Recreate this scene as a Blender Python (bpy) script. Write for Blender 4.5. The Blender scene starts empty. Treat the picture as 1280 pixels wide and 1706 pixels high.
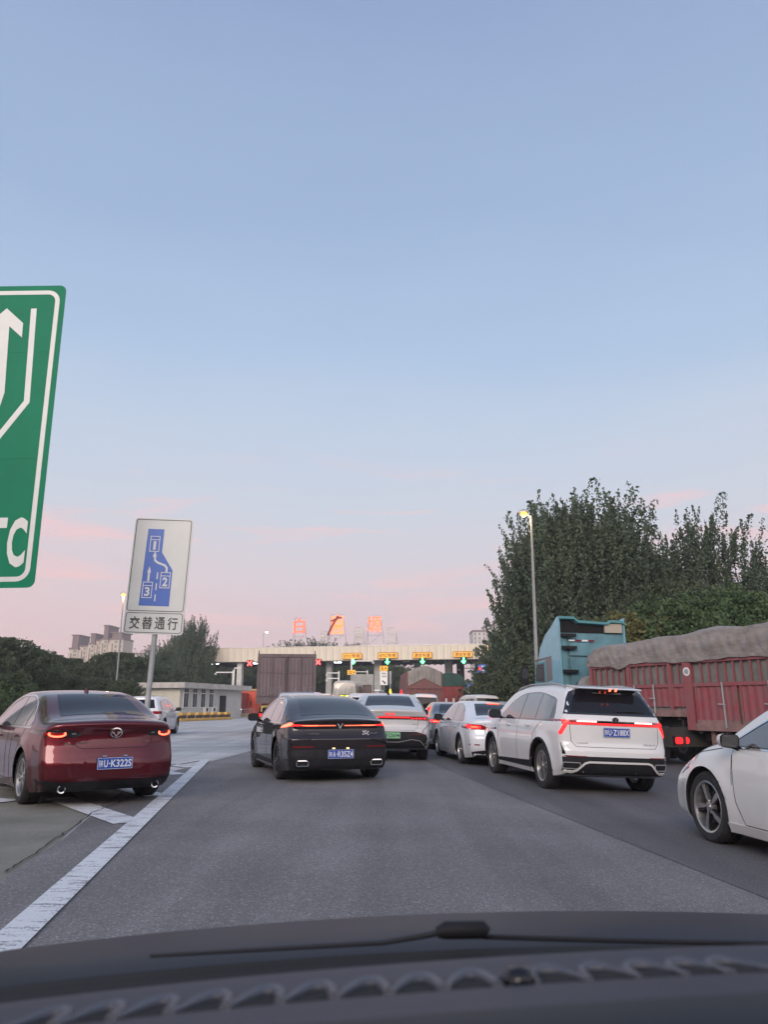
import bpy, bmesh, math, random
import numpy as np
from mathutils import Vector, Matrix, Euler
from mathutils.bvhtree import BVHTree
from mathutils.geometry import delaunay_2d_cdt
R = math.radians
scene = bpy.context.scene
col = scene.collection
# ------------------------------------------------------------------ camera
FPX, HOR, EYE = 1220.0, 1178.0, 1.2
TILT = math.atan((HOR - 853) / FPX)
cam_data = bpy.data.cameras.new('camera')
cam = bpy.data.objects.new('camera', cam_data); col.objects.link(cam)
cam.location = (0, 0, EYE)
cam.rotation_euler = (math.pi / 2 + TILT, 0, 0)
cam_data.sensor_fit = 'HORIZONTAL'; cam_data.sensor_width = 36
cam_data.lens = 36 * FPX / 1280
cam_data.clip_start = 0.05; cam_data.clip_end = 5000
cam_data.dof.use_dof = True; cam_data.dof.focus_distance = 16; cam_data.dof.aperture_fstop = 7.5
scene.camera = cam
# ------------------------------------------------------------------ world: clear dusk sky, pink belt ahead, after-glow behind
SUN_EL, SUN_AZ = R(9), R(-160)          # sun low behind the camera
world = bpy.data.worlds.new('World'); scene.world = world; world.use_nodes = True
nt = world.node_tree; nt.nodes.clear()
def N(t, **k):
    n = nt.nodes.new(t)
    for a, b in k.items(): setattr(n, a, b)
    return n
L = lambda a, b: nt.links.new(a, b)
def lin(c):
    c = c / 255
    return c / 12.92 if c <= .04045 else ((c + .055) / 1.055) ** 2.4
def srgb(r, g, b): return (lin(r), lin(g), lin(b), 1)
tc = N('ShaderNodeTexCoord'); nrm = N('ShaderNodeVectorMath', operation='NORMALIZE'); L(tc.outputs['Generated'], nrm.inputs[0])
sp = N('ShaderNodeSeparateXYZ'); L(nrm.outputs[0], sp.inputs[0])
el = N('ShaderNodeMath', operation='ARCSINE'); L(sp.outputs['Z'], el.inputs[0])
# slow unevenness of the colour bands
nz = N('ShaderNodeTexNoise'); nz.inputs['Scale'].default_value = 2.2; nz.inputs['Detail'].default_value = 3
mpn = N('ShaderNodeMapping'); mpn.inputs['Scale'].default_value = (1, 1, 4); L(nrm.outputs[0], mpn.inputs[0]); L(mpn.outputs[0], nz.inputs['Vector'])
nzs = N('ShaderNodeMath', operation='MULTIPLY_ADD'); L(nz.outputs[0], nzs.inputs[0]); nzs.inputs[1].default_value = .14; nzs.inputs[2].default_value = -.07
ela = N('ShaderNodeMath', operation='ADD'); L(el.outputs[0], ela.inputs[0]); L(nzs.outputs[0], ela.inputs[1])
mr = N('ShaderNodeMapRange'); mr.inputs[1].default_value = 0; mr.inputs[2].default_value = R(60); L(ela.outputs[0], mr.inputs[0])
rp = N('ShaderNodeValToRGB'); cr = rp.color_ramp
stops = [(0, (206, 182, 192)), (5.8, (210, 190, 200)), (10.3, (208, 200, 208)), (14.9, (199, 204, 216)), (20, (188, 201, 220)),
         (26.6, (170, 192, 220)), (37, (154, 177, 209)), (50, (139, 161, 198)), (60, (128, 150, 190))]
cr.elements[0].position = 0; cr.elements[0].color = srgb(*stops[0][1])
cr.elements[1].position = 1; cr.elements[1].color = srgb(*stops[-1][1])
for e, c in stops[1:-1]:
    x = cr.elements.new(e / 60); x.color = srgb(*c)
L(mr.outputs[0], rp.inputs[0])
# pinker and a little brighter towards the left of the view, greyer to the right
azl = N('ShaderNodeMapRange'); azl.inputs[1].default_value = .45; azl.inputs[2].default_value = -.55; L(sp.outputs['X'], azl.inputs[0])
lowm = N('ShaderNodeMapRange'); lowm.inputs[1].default_value = R(14); lowm.inputs[2].default_value = R(3); L(el.outputs[0], lowm.inputs[0])
pk = N('ShaderNodeMath', operation='MULTIPLY'); L(azl.outputs[0], pk.inputs[0]); L(lowm.outputs[0], pk.inputs[1])
mixp = N('ShaderNodeMix', data_type='RGBA', blend_type='MIX'); L(rp.outputs[0], mixp.inputs['A']); mixp.inputs['B'].default_value = srgb(240, 198, 196)
pks = N('ShaderNodeMath', operation='MULTIPLY'); L(pk.outputs[0], pks.inputs[0]); pks.inputs[1].default_value = .75; L(pks.outputs[0], mixp.inputs['Factor'])
# wispy pink clouds low in the sky
cl = N('ShaderNodeTexNoise'); cl.inputs['Scale'].default_value = 3.3; cl.inputs['Detail'].default_value = 7; cl.inputs['Distortion'].default_value = .6
mpc = N('ShaderNodeMapping'); mpc.inputs['Scale'].default_value = (1.3, 1.3, 8); mpc.inputs['Rotation'].default_value = (0, R(-9), 0); mpc.inputs['Location'].default_value = (.35, 0, .9)
L(nrm.outputs[0], mpc.inputs[0]); L(mpc.outputs[0], cl.inputs['Vector'])
clr = N('ShaderNodeMapRange'); clr.inputs[1].default_value = .53; clr.inputs[2].default_value = .70; L(cl.outputs[0], clr.inputs[0])
band = N('ShaderNodeMapRange'); band.inputs[1].default_value = R(20); band.inputs[2].default_value = R(14); L(el.outputs[0], band.inputs[0])
clm = N('ShaderNodeMath', operation='MULTIPLY'); L(clr.outputs[0], clm.inputs[0]); L(band.outputs[0], clm.inputs[1])
cls = N('ShaderNodeMath', operation='MULTIPLY'); L(clm.outputs[0], cls.inputs[0]); cls.inputs[1].default_value = .80
mixc = N('ShaderNodeMix', data_type='RGBA'); L(mixp.outputs['Result'], mixc.inputs['A']); mixc.inputs['B'].default_value = srgb(242, 196, 196); L(cls.outputs[0], mixc.inputs['Factor'])
# the after-glow in the west, behind the camera
bk = N('ShaderNodeMapRange'); bk.inputs[1].default_value = -.05; bk.inputs[2].default_value = -.95; L(sp.outputs['Y'], bk.inputs[0]); bk.interpolation_type = 'SMOOTHSTEP'
bel = N('ShaderNodeMapRange'); bel.inputs[1].default_value = R(70); bel.inputs[2].default_value = R(0); L(el.outputs[0], bel.inputs[0])
bm = N('ShaderNodeMath', operation='MULTIPLY'); L(bk.outputs[0], bm.inputs[0]); L(bel.outputs[0], bm.inputs[1])
glow = N('ShaderNodeMix', data_type='RGBA', blend_type='ADD'); L(bm.outputs[0], glow.inputs['Factor']); L(mixc.outputs['Result'], glow.inputs['A']); glow.inputs['B'].default_value = (2.3, 1.85, 1.6, 1)
sky = N('ShaderNodeTexSky'); sky.sky_type = 'NISHITA'; sky.sun_disc = False; sky.sun_elevation = SUN_EL; sky.sun_rotation = math.pi
nis = N('ShaderNodeMix', data_type='RGBA', blend_type='ADD'); nis.inputs['Factor'].default_value = .012
L(glow.outputs['Result'], nis.inputs['A']); L(sky.outputs[0], nis.inputs['B'])
bg = N('ShaderNodeBackground'); bg.inputs['Strength'].default_value = .96; L(nis.outputs['Result'], bg.inputs[0])
wo = N('ShaderNodeOutputWorld'); L(bg.outputs[0], wo.inputs[0])
sun_d = bpy.data.lights.new('sun', 'SUN'); sun_d.energy = 1.4; sun_d.angle = R(25); sun_d.color = (1, .86, .76)
sun = bpy.data.objects.new('sun', sun_d); col.objects.link(sun)
sdir = Vector((math.sin(SUN_AZ) * math.cos(SUN_EL + R(12)), math.cos(SUN_AZ) * math.cos(SUN_EL + R(12)), math.sin(SUN_EL + R(12))))
sun.rotation_euler = sdir.to_track_quat('Z', 'Y').to_euler()
scene.view_settings.view_transform = 'Standard'; scene.view_settings.look = 'None'
scene.view_settings.exposure = .15; scene.view_settings.gamma = 1; scene.view_settings.use_curve_mapping = False
scene.cycles.max_bounces = 6; scene.cycles.diffuse_bounces = 3; scene.cycles.glossy_bounces = 3; scene.cycles.transparent_max_bounces = 6
scene.cycles.use_denoising = True
# ------------------------------------------------------------------ pixels of the photograph -> points of the place
CT, ST = math.cos(TILT), math.sin(TILT)
def ray(px, py):
    a, b = (px - 640) / FPX, (853 - py) / FPX
    return Vector((a, CT - b * ST, ST + b * CT))
def at(px, py, Y):
    d = ray(px, py); s = Y / d.y
    return Vector((d.x * s, Y, EYE + d.z * s))
def gz(X, Y):
    f = min(1, max(0, (75 - Y) / 30))
    return -.04 * min(9, max(0, X - .3)) * f
def onground(px, py):
    d = ray(px, py); lo, hi = .1, 400
    for _ in range(60):
        m = (lo + hi) / 2; p = Vector((0, 0, EYE)) + d * m
        if p.z > gz(p.x, p.y): lo = m
        else: hi = m
    return Vector((0, 0, EYE)) + d * lo
# ------------------------------------------------------------------ materials
def mat(name, color, rough=.5, metal=0.0, coat=0.0, emit=None, es=0.0, var=0.0, vscale=6.0, bump=0.0, bscale=40.0, spec=.5, stretch=None, color2=None, coatr=.03):
    m = bpy.data.materials.new(name); m.use_nodes = True
    t = m.node_tree; p = t.nodes['Principled BSDF']
    p.inputs['Base Color'].default_value = (*color[:3], 1)
    p.inputs['Roughness'].default_value = rough; p.inputs['Metallic'].default_value = metal
    p.inputs['Coat Weight'].default_value = coat; p.inputs['Coat Roughness'].default_value = coatr
    p.inputs['Specular IOR Level'].default_value = spec
    if emit: p.inputs['Emission Color'].default_value = (*emit[:3], 1); p.inputs['Emission Strength'].default_value = es
    if var or bump:
        c = t.nodes.new('ShaderNodeTexCoord'); src = c.outputs['Object']
        if stretch:
            mp = t.nodes.new('ShaderNodeMapping'); mp.inputs['Scale'].default_value = stretch; t.links.new(src, mp.inputs[0]); src = mp.outputs[0]
    if var:
        n = t.nodes.new('ShaderNodeTexNoise'); n.inputs['Scale'].default_value = vscale; n.inputs['Detail'].default_value = 6; n.inputs['Roughness'].default_value = .6
        t.links.new(src, n.inputs['Vector'])
        r = t.nodes.new('ShaderNodeValToRGB'); a, b = r.color_ramp.elements; a.position = .3; b.position = .7
        c2 = color2 if color2 else [x * (1 - var) for x in color[:3]]
        c1 = color[:3] if color2 else [min(1, x * (1 + var)) for x in color[:3]]
        a.color = (*c2[:3], 1); b.color = (*c1, 1)
        t.links.new(n.outputs[0], r.inputs[0]); t.links.new(r.outputs[0], p.inputs['Base Color'])
    if bump:
        n = t.nodes.new('ShaderNodeTexNoise'); n.inputs['Scale'].default_value = bscale; n.inputs['Detail'].default_value = 4
        t.links.new(src, n.inputs['Vector'])
        b = t.nodes.new('ShaderNodeBump'); b.inputs['Strength'].default_value = bump; b.inputs['Distance'].default_value = .02
        t.links.new(n.outputs[0], b.inputs['Height']); t.links.new(b.outputs[0], p.inputs['Normal'])
    return m
def paint(name, color, metal=.25, rough=.42, dirt=(.30, .27, .24), dirt_amt=.35):
    """Clear-coated car paint with road dust low on the flanks."""
    m = mat(name, color, rough, metal, 1.0); t = m.node_tree; p = t.nodes['Principled BSDF']
    c = t.nodes.new('ShaderNodeTexCoord'); s = t.nodes.new('ShaderNodeSeparateXYZ'); t.links.new(c.outputs['Object'], s.inputs[0])
    r = t.nodes.new('ShaderNodeMapRange'); r.inputs[1].default_value = .75; r.inputs[2].default_value = .15; t.links.new(s.outputs['Z'], r.inputs[0])
    n = t.nodes.new('ShaderNodeTexNoise'); n.inputs['Scale'].default_value = 5; n.inputs['Detail'].default_value = 8; t.links.new(c.outputs['Object'], n.inputs['Vector'])
    mm = t.nodes.new('ShaderNodeMath'); mm.operation = 'MULTIPLY'; t.links.new(r.outputs[0], mm.inputs[0]); t.links.new(n.outputs[0], mm.inputs[1])
    m2 = t.nodes.new('ShaderNodeMath'); m2.operation = 'MULTIPLY'; t.links.new(mm.outputs[0], m2.inputs[0]); m2.inputs[1].default_value = dirt_amt * 2
    x = t.nodes.new('ShaderNodeMix'); x.data_type = 'RGBA'; x.inputs['A'].default_value = (*color, 1); x.inputs['B'].default_value = (*dirt, 1)
    t.links.new(m2.outputs[0], x.inputs['Factor']); t.links.new(x.outputs['Result'], p.inputs['Base Color'])
    a = t.nodes.new('ShaderNodeMath'); a.operation = 'MULTIPLY_ADD'; t.links.new(m2.outputs[0], a.inputs[0]); a.inputs[1].default_value = -.8; a.inputs[2].default_value = 1.0
    t.links.new(a.outputs[0], p.inputs['Coat Weight'])
    return m
M = {}
M['black_plastic'] = mat('black_plastic', (.020, .020, .023), .6, spec=.22, var=.3, vscale=9)
M['gloss_black'] = mat('gloss_black', (.008, .008, .010), .08, coat=1)
M['seam'] = mat('seam', (.012, .012, .012), .8)
M['dark_void'] = mat('dark_void', (.006, .006, .007), .9)
M['glass'] = mat('dark_glass', (.012, .012, .015), .06, spec=.42)
M['glass_clear'] = mat('side_glass', (.10, .10, .11), .05, spec=1.0, coat=1)
M['tyre'] = mat('tyre_rubber', (.028, .027, .028), .82, var=.4, vscale=14, bump=.3, bscale=60)
M['rim'] = mat('rim_alloy', (.48, .47, .46), .32, .85, var=.2, vscale=12)
M['rim_dark'] = mat('rim_dark', (.035, .035, .04), .35, .6)
M['chrome'] = mat('chrome', (.72, .72, .74), .14, 1)
M['mirror_dark'] = mat('mirror_dark', (.03, .035, .04), .25, spec=.4)
M['steel'] = mat('steel', (.42, .42, .41), .4, .7, var=.2, vscale=3)
M['galv'] = mat('galvanised', (.42, .43, .43), .5, .35, var=.18, vscale=2.5)
M['red_lens'] = mat('red_lens', (.30, .006, .010), .12, coat=1)
M['red_dim'] = mat('red_reflector', (.22, .008, .012), .2, coat=1)
M['red_glow'] = mat('red_glow', (.5, .01, .01), .3, emit=(1, .02, .025), es=1.6)
M['red_hot'] = mat('red_hot', (.6, .1, .05), .3, emit=(1, .10, .05), es=4.5)
M['led_orange'] = mat('led_orange', (.6, .1, .05), .3, emit=(1, .13, .06), es=2.4)
M['pink_hot'] = mat('pink_hot', (.9, .5, .5), .3, emit=(1, .45, .40), es=3.6)
M['plate_blue'] = mat('plate_blue', (.012, .075, .42), .35)
M['plate_green'] = mat('plate_green', (.28, .62, .36), .35)
M['white_ink'] = mat('white_ink', (.82, .82, .82), .45)
M['black_ink'] = mat('black_ink', (.02, .02, .02), .5)
M['white_paint'] = mat('white_paint', (.78, .77, .74), .5)
P_RED = paint('red_metallic_paint', (.115, .002, .011), .70, .38, dirt_amt=.02)
P_BLACK = paint('black_aubergine_paint', (.010, .005, .009), 0, .9, dirt=(.12, .11, .10), dirt_amt=.10)
P_WHITE = paint('pearl_white_paint', (.80, .79, .775), 0, .45, dirt_amt=.16)
P_WHITE2 = paint('warm_white_paint', (.78, .77, .74), 0, .45, dirt_amt=.22)
P_WHITE3 = paint('cool_white_paint', (.74, .755, .79), 0, .45, dirt_amt=.2)
P_SILVER = paint('pale_silver_paint', (.56, .56, .56), .15, .4, dirt_amt=.2)
P_GREY = paint('dark_grey_paint', (.10, .11, .13), .5, .35, dirt_amt=.2)
P_VAN = paint('van_white_paint', (.66, .65, .62), 0, .5, dirt_amt=.4)
# ------------------------------------------------------------------ object helpers
def tag(o, label=None, cat=None, group=None, kind=None):
    if label: o['label'] = label
    if cat: o['category'] = cat
    if group: o['group'] = group
    if kind: o['kind'] = kind
    return o
def empty(name, loc=(0, 0, 0), rot=(0, 0, 0), parent=None):
    o = bpy.data.objects.new(name, None); col.objects.link(o); o.location = loc; o.rotation_euler = rot; o.empty_display_size = .2
    if parent: o.parent = parent
    return o
def link(name, me, parent=None, loc=None, rot=None):
    o = bpy.data.objects.new(name, me); col.objects.link(o)
    if parent: o.parent = parent
    if loc is not None: o.location = loc
    if rot is not None: o.rotation_euler = rot
    return o
def kids(o, idx=None): return [c for c in bpy.data.objects if c.parent == o]
def copy_tree(root):
    allo = list(bpy.data.objects); ch = {}
    for o in allo: ch.setdefault(o.parent, []).append(o)
    def rec(o, par):
        c = o.copy(); col.objects.link(c); c.parent = par
        for k in ch.get(o, []): rec(k, c)
        return c
    return rec(root, None)
class MB:
    """Collects shapes and links them as one mesh object."""
    def __init__(s): s.v = []; s.f = []; s.m = []; s.mats = []
    def mi(s, m):
        if m not in s.mats: s.mats.append(m)
        return s.mats.index(m)
    def add(s, v, f, m):
        n = len(s.v); s.v += [tuple(p) for p in v]; s.f += [tuple(i + n for i in q) for q in f]; s.m += [s.mi(m)] * len(f); return s
    def box(s, c, d, m, rz=0, mtx=None):
        x, y, z = d[0] / 2, d[1] / 2, d[2] / 2
        v = [Vector((a * x, b * y, e * z)) for a in (-1, 1) for b in (-1, 1) for e in (-1, 1)]
        if rz: q = Matrix.Rotation(rz, 3, 'Z'); v = [q @ p for p in v]
        v = [p + Vector(c) for p in v]
        if mtx: v = [mtx @ p for p in v]
        return s.add(v, [(0, 1, 3, 2), (4, 6, 7, 5), (0, 4, 5, 1), (2, 3, 7, 6), (0, 2, 6, 4), (1, 5, 7, 3)], m)
    def box2(s, a, b, m): return s.box([(a[i] + b[i]) / 2 for i in range(3)], [abs(b[i] - a[i]) for i in range(3)], m)
    def tube(s, pts, r, m, n=10, cap=True):
        pts = [Vector(p) for p in pts]; rs = r if isinstance(r, (list, tuple)) else [r] * len(pts); v = []; f = []
        for i, p in enumerate(pts):
            t = (pts[min(i + 1, len(pts) - 1)] - pts[max(i - 1, 0)]).normalized()
            a = t.cross(Vector((0, 0, 1)));
            if a.length < 1e-3: a = t.cross(Vector((0, 1, 0)))
            a.normalize(); b = t.cross(a)
            for k in range(n):
                th = 2 * math.pi * k / n; v.append(p + (a * math.cos(th) + b * math.sin(th)) * rs[i])
        for i in range(len(pts) - 1):
            for k in range(n): f.append((i * n + k, i * n + (k + 1) % n, (i + 1) * n + (k + 1) % n, (i + 1) * n + k))
        if cap: f.append(tuple(range(n))[::-1]); f.append(tuple((len(pts) - 1) * n + k for k in range(n)))
        return s.add(v, f, m)
    def lathe(s, prof, m, c=(0, 0, 0), axis='X', n=32, close=False):
        v = []; f = []
        for (r, h) in prof:
            for k in range(n):
                th = 2 * math.pi * k / n; a, b = r * math.cos(th), r * math.sin(th)
                p = (h, a, b) if axis == 'X' else ((a, h, b) if axis == 'Y' else (a, b, h))
                v.append((p[0] + c[0], p[1] + c[1], p[2] + c[2]))
        for i in range(len(prof) - 1):
            for k in range(n): f.append((i * n + k, (i + 1) * n + k, (i + 1) * n + (k + 1) % n, i * n + (k + 1) % n))
        return s.add(v, f, m)
    def prism(s, poly, m, d0, d1, plane='XZ'):
        """polygon extruded between depths d0 and d1 along the axis normal to its plane"""
        n = len(poly)
        def P(p, d): return (p[0], d, p[1]) if plane == 'XZ' else ((d, p[0], p[1]) if plane == 'YZ' else (p[0], p[1], d))
        v = [P(p, d0) for p in poly] + [P(p, d1) for p in poly]
        f = [tuple(range(n)), tuple(range(2 * n - 1, n - 1, -1))] + [(i, i + n, (i + 1) % n + n, (i + 1) % n) for i in range(n)]
        return s.add(v, f, m)
    def build(s, name, parent=None, loc=None, rot=None, smooth=None, bevel=0):
        me = bpy.data.meshes.new(name); me.from_pydata(s.v, [], s.f)
        for m in s.mats: me.materials.append(m)
        me.polygons.foreach_set('material_index', s.m)
        bm = bmesh.new(); bm.from_mesh(me)
        if bevel: bmesh.ops.bevel(bm, geom=[e for e in bm.edges if len(e.link_faces) == 2 and e.calc_face_angle(0) > .5], offset=bevel, segments=2, affect='EDGES', clamp_overlap=True)
        bmesh.ops.recalc_face_normals(bm, faces=bm.faces); bm.to_mesh(me); bm.free()
        if smooth is not None: me.shade_smooth(); me.set_sharp_from_angle(angle=R(smooth))
        me.update()
        return link(name, me, parent, loc, rot)
def text_mesh(body, w, h, extrude=.004, bold=0.0, mirror=False):
    """Text as a mesh in the XZ plane, facing -Y, fitted to a box w x h centred on the origin."""
    c = bpy.data.curves.new('t', 'FONT'); c.body = body; c.extrude = extrude; c.offset = bold; c.resolution_u = 3
    o = bpy.data.objects.new('t', c); col.objects.link(o)
    dg = bpy.context.evaluated_depsgraph_get(); dg.update()
    me = bpy.data.meshes.new_from_object(o.evaluated_get(dg)); bpy.data.objects.remove(o); bpy.data.curves.remove(c)
    n = len(me.vertices); a = np.empty(n * 3); me.vertices.foreach_get('co', a); a = a.reshape(-1, 3)
    mn, mx = a.min(0), a.max(0); ctr = (mn + mx) / 2; d = mx - mn
    b = np.empty_like(a); b[:, 0] = (a[:, 0] - ctr[0]) * (w / d[0]) * (-1 if mirror else 1); b[:, 2] = (a[:, 1] - ctr[1]) * (h / d[1]); b[:, 1] = -a[:, 2]
    me.vertices.foreach_set('co', b.ravel()); me.materials.clear(); me.update()
    return me
def lettering(body, w, h, m, parent, loc, rot=(0, 0, 0), extrude=.004, bold=0.0, mirror=False, name='lettering'):
    me = text_mesh(body, w, h, extrude, bold, mirror); me.materials.append(m)
    return link(name, me, parent, loc, rot)
def pchip(xs, ys):
    xs = np.array(xs, float); ys = np.array(ys, float); h = np.diff(xs); dl = np.diff(ys) / h; m = np.zeros(len(xs))
    for i in range(1, len(xs) - 1):
        if dl[i - 1] * dl[i] > 0:
            w1, w2 = 2 * h[i] + h[i - 1], h[i] + 2 * h[i - 1]; m[i] = (w1 + w2) / (w1 / dl[i - 1] + w2 / dl[i])
    m[0], m[-1] = dl[0], dl[-1]
    def f(x):
        x = np.clip(np.asarray(x, float), xs[0], xs[-1]); i = np.clip(np.searchsorted(xs, x, side='right') - 1, 0, len(xs) - 2)
        t = (x - xs[i]) / h[i]; t2, t3 = t * t, t ** 3
        return (2 * t3 - 3 * t2 + 1) * ys[i] + (t3 - 2 * t2 + t) * h[i] * m[i] + (-2 * t3 + 3 * t2) * ys[i + 1] + (t3 - t2) * h[i] * m[i + 1]
    return f
# ------------------------------------------------------------------ cars
class Shell:
    """A lofted car body. y runs forward from the rear bumper, x to the right, z up; the ground is z = 0."""
    def __init__(s, S):
        s.S = S; Lc, W = S['L'], S['W']; hw = W / 2
        top = pchip(*zip(*S['top'])); bot = pchip(*zip(*S['bot'])); belt = pchip(*zip(*S['belt'])); plan = pchip(*zip(*S['plan']))
        rearp = pchip(*zip(*S['rear'])); frontp = pchip(*zip(*S['front']))
        sr, sf = S.get('sweepR', .22), S.get('sweepF', .34); DR, DF = S.get('DR', 1.1), S.get('DF', 1.0)
        tum = S.get('tumble', .42); rr = S.get('fillet', .07); rnd = .06
        side = pchip([-.5, 0, .12, .30, .55, .74, .86, .93, 1.0], [-.10, -.065, -.03, -.012, 0, -.004, -.016, -.024, -.05])
        Rr, Ra = S['R'], S['R'] + S.get('gap', .045)
        wy = (S['roh'], S['roh'] + S['wb'])
        s.wy = wy; s.Ra = Ra
        ds = np.concatenate([rnd * (1 - np.cos(np.linspace(0, math.pi / 2, 6)))[:-1], np.linspace(rnd, Lc - rnd, int(Lc / .04)), Lc - rnd * (1 - np.cos(np.linspace(math.pi / 2, 0, 6)))[1:]])
        NA, NF, NT = 40, 8, 14
        rings = []
        def prof(xx, zz): return None
        for d in ds:
            e = 0.0
            k = min(d, Lc - d)
            if k < rnd: e = rnd - math.sqrt(max(0, rnd * rnd - (rnd - k) ** 2))
            zt = float(top(d)) - e; zb = float(bot(d)) + e; zl = min(float(belt(d)), zt - .03); wm = hw * float(plan(d)) - e
            cr = S.get('crown', .05)
            def xs(z):
                q = (z - zb) / (zl - zb)
                if q <= 1: return wm + float(side(q))
                dz = z - zl; return wm - .05 - dz * tum - S.get('tq', .10) * dz * dz
            zc = zt - cr
            for _ in range(6): xc = xs(zc); zc = zt - cr * min(1, (xc / wm)) ** 2
            r = min(rr, (zt - zb) * .2)
            ring = [(0, zb), (.3, zb), (min(.56, wm - .1), zb)]
            z1 = zc - r
            for z in np.linspace(zb, z1, NA): ring.append((xs(z), z))
            p0 = (xs(z1), z1); x2 = xc - r * 1.25; p2 = (x2, zt - cr * (x2 / wm) ** 2)
            for t in np.linspace(0, 1, NF + 1)[1:]:
                ring.append(((1 - t) ** 2 * p0[0] + 2 * t * (1 - t) * xc + t * t * p2[0], (1 - t) ** 2 * p0[1] + 2 * t * (1 - t) * zc + t * t * p2[1]))
            for t in np.linspace(0, 1, NT + 1)[1:]:
                x = x2 * (1 - t); ring.append((x, zt - cr * (x / wm) ** 2))
            rings.append(ring)
        A = np.array(rings)                                  # stations x ring x 2
        X, Z = A[..., 0], A[..., 1]; D = np.repeat(ds[:, None], A.shape[1], 1)
        def warp(X, Z, D):
            ax = np.clip(np.abs(X) / hw, 0, 1)
            fr = 1 - np.clip(D / DR, 0, 1); fr = fr * fr * (3 - 2 * fr)
            ff = 1 - np.clip((Lc - D) / DF, 0, 1); ff = ff * ff * (3 - 2 * ff)
            return D + (rearp(Z) + sr * ax ** 3.2) * fr - (frontp(Z) + sf * ax ** 3) * ff
        Y = warp(X, Z, D)
        # flared wheel arches
        fl = S.get('flare', .022)
        for w in wy:
            dist = np.sqrt((Y - w) ** 2 + (Z - Rr) ** 2)
            X = X + np.where(X > .6, fl * np.exp(-((dist - Ra) / .09) ** 2) * (Z < Rr + Ra * 1.3), 0)
        ns, nr = X.shape; V = []; F = []
        for i in range(ns):
            for j in range(nr): V.append([X[i, j], Y[i, j], Z[i, j]])
        off = len(V)
        for i in range(ns):
            for j in range(nr): V.append([-X[i, j], Y[i, j], Z[i, j]])
        def inside(p):
            return abs(p[0]) > .545 and any((p[1] - w) ** 2 + (p[2] - Rr) ** 2 < Ra * Ra for w in wy)
        ins = [inside(p) for p in V]
        for i in range(ns - 1):
            for j in range(nr - 1):
                for o, fl_ in ((0, 0), (off, 1)):
                    q = (o + i * nr + j, o + i * nr + j + 1, o + (i + 1) * nr + j + 1, o + (i + 1) * nr + j)
                    if all(ins[k] for k in q): continue
                    F.append(q if fl_ else q[::-1])
        for k, p in enumerate(V):
            if ins[k]:
                for w in wy:
                    dy, dz = p[1] - w, p[2] - Rr; dd = math.hypot(dy, dz)
                    if dd < Ra and dd > 1e-5:
                        if dz < 0: p[1] = w + math.copysign(math.sqrt(Ra * Ra - dz * dz), dy)
                        else: p[1] = w + dy * Ra / dd; p[2] = Rr + dz * Ra / dd
        # end caps
        for (i, sgn) in ((0, 1), (ns - 1, -1)):
            base = len(V); NC = 28
            for j in range(2, nr):
                for c in range(NC + 1):
                    x = X[i, j] * (2 * c / NC - 1)
                    V.append([x, float(warp(np.array(x), np.array(Z[i, j]), np.array(D[i, j]))), Z[i, j]])
            for j in range(nr - 3):
                for c in range(NC):
                    q = (base + j * (NC + 1) + c, base + j * (NC + 1) + c + 1, base + (j + 1) * (NC + 1) + c + 1, base + (j + 1) * (NC + 1) + c)
                    F.append(q if sgn == 1 else q[::-1])
        me = bpy.data.meshes.new('body'); me.from_pydata(V, [], F)
        bm = bmesh.new(); bm.from_mesh(me); bmesh.ops.remove_doubles(bm, verts=bm.verts, dist=.0015)
        bmesh.ops.dissolve_degenerate(bm, edges=bm.edges, dist=.0005)
        bmesh.ops.recalc_face_normals(bm, faces=bm.faces); bm.to_mesh(me)
        me.shade_smooth(); me.set_sharp_from_angle(angle=R(50))
        s.me = me; s.bvh = BVHTree.FromBMesh(bm); bm.free()
        s.off = .0
    def cast(s, u, v, plane, side=1):
        if plane == 'side': o, d = Vector((side * 3, u, v)), Vector((-side, 0, 0))
        elif plane == 'rear': o, d = Vector((u, -3, v)), Vector((0, 1, 0))
        elif plane == 'front': o, d = Vector((u, 9, v)), Vector((0, -1, 0))
        else: o, d = Vector((u, v, 4)), Vector((0, 0, -1))
        h, n, _, _ = s.bvh.ray_cast(o, d)
        if h is None: return None, None, d
        if n.dot(d) > 0: n = -n
        return h, n, d
    def patch(s, name, poly, m, plane, parent, side=1, off=.004, cell=.07, depth=.012, flat_n=False):
        """A panel lying on the body: an outline in side (y,z), rear (x,z), front (x,z) or top (x,y) view, projected on it."""
        out = []
        for i in range(len(poly)):
            a, b = Vector(poly[i]), Vector(poly[(i + 1) % len(poly)]); k = max(1, int((b - a).length / cell))
            for j in range(k): out.append(a.lerp(b, j / k))
        us = [p[0] for p in out]; vs = [p[1] for p in out]; pts = list(out)
        def inside(x, y):
            c = False; j = len(out) - 1
            for i in range(len(out)):
                if (out[i][1] > y) != (out[j][1] > y) and x < (out[j][0] - out[i][0]) * (y - out[i][1]) / (out[j][1] - out[i][1]) + out[i][0]: c = not c
                j = i
            return c
        for x in np.arange(min(us) + cell / 2, max(us), cell):
            for y in np.arange(min(vs) + cell / 2, max(vs), cell):
                if inside(x, y): pts.append(Vector((x, y)))
        r = delaunay_2d_cdt([Vector((p[0], p[1])) for p in pts], [(i, (i + 1) % len(out)) for i in range(len(out))], [], 1, 1e-5)
        V = []; ok = []
        for p in r[0]:
            h, n, d = s.cast(p[0], p[1], plane, side)
            if h is None: V.append(Vector((0, 0, 0))); ok.append(False); continue
            V.append(h + (n * off if not flat_n else -d * off)); ok.append(True)
        d = s.cast(0, 0, plane, side)[2]
        F = [f for f in r[2] if all(ok[i] for i in f)]
        if not F: return None
        bm = bmesh.new(); bv = [bm.verts.new(v) for v in V]
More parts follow.
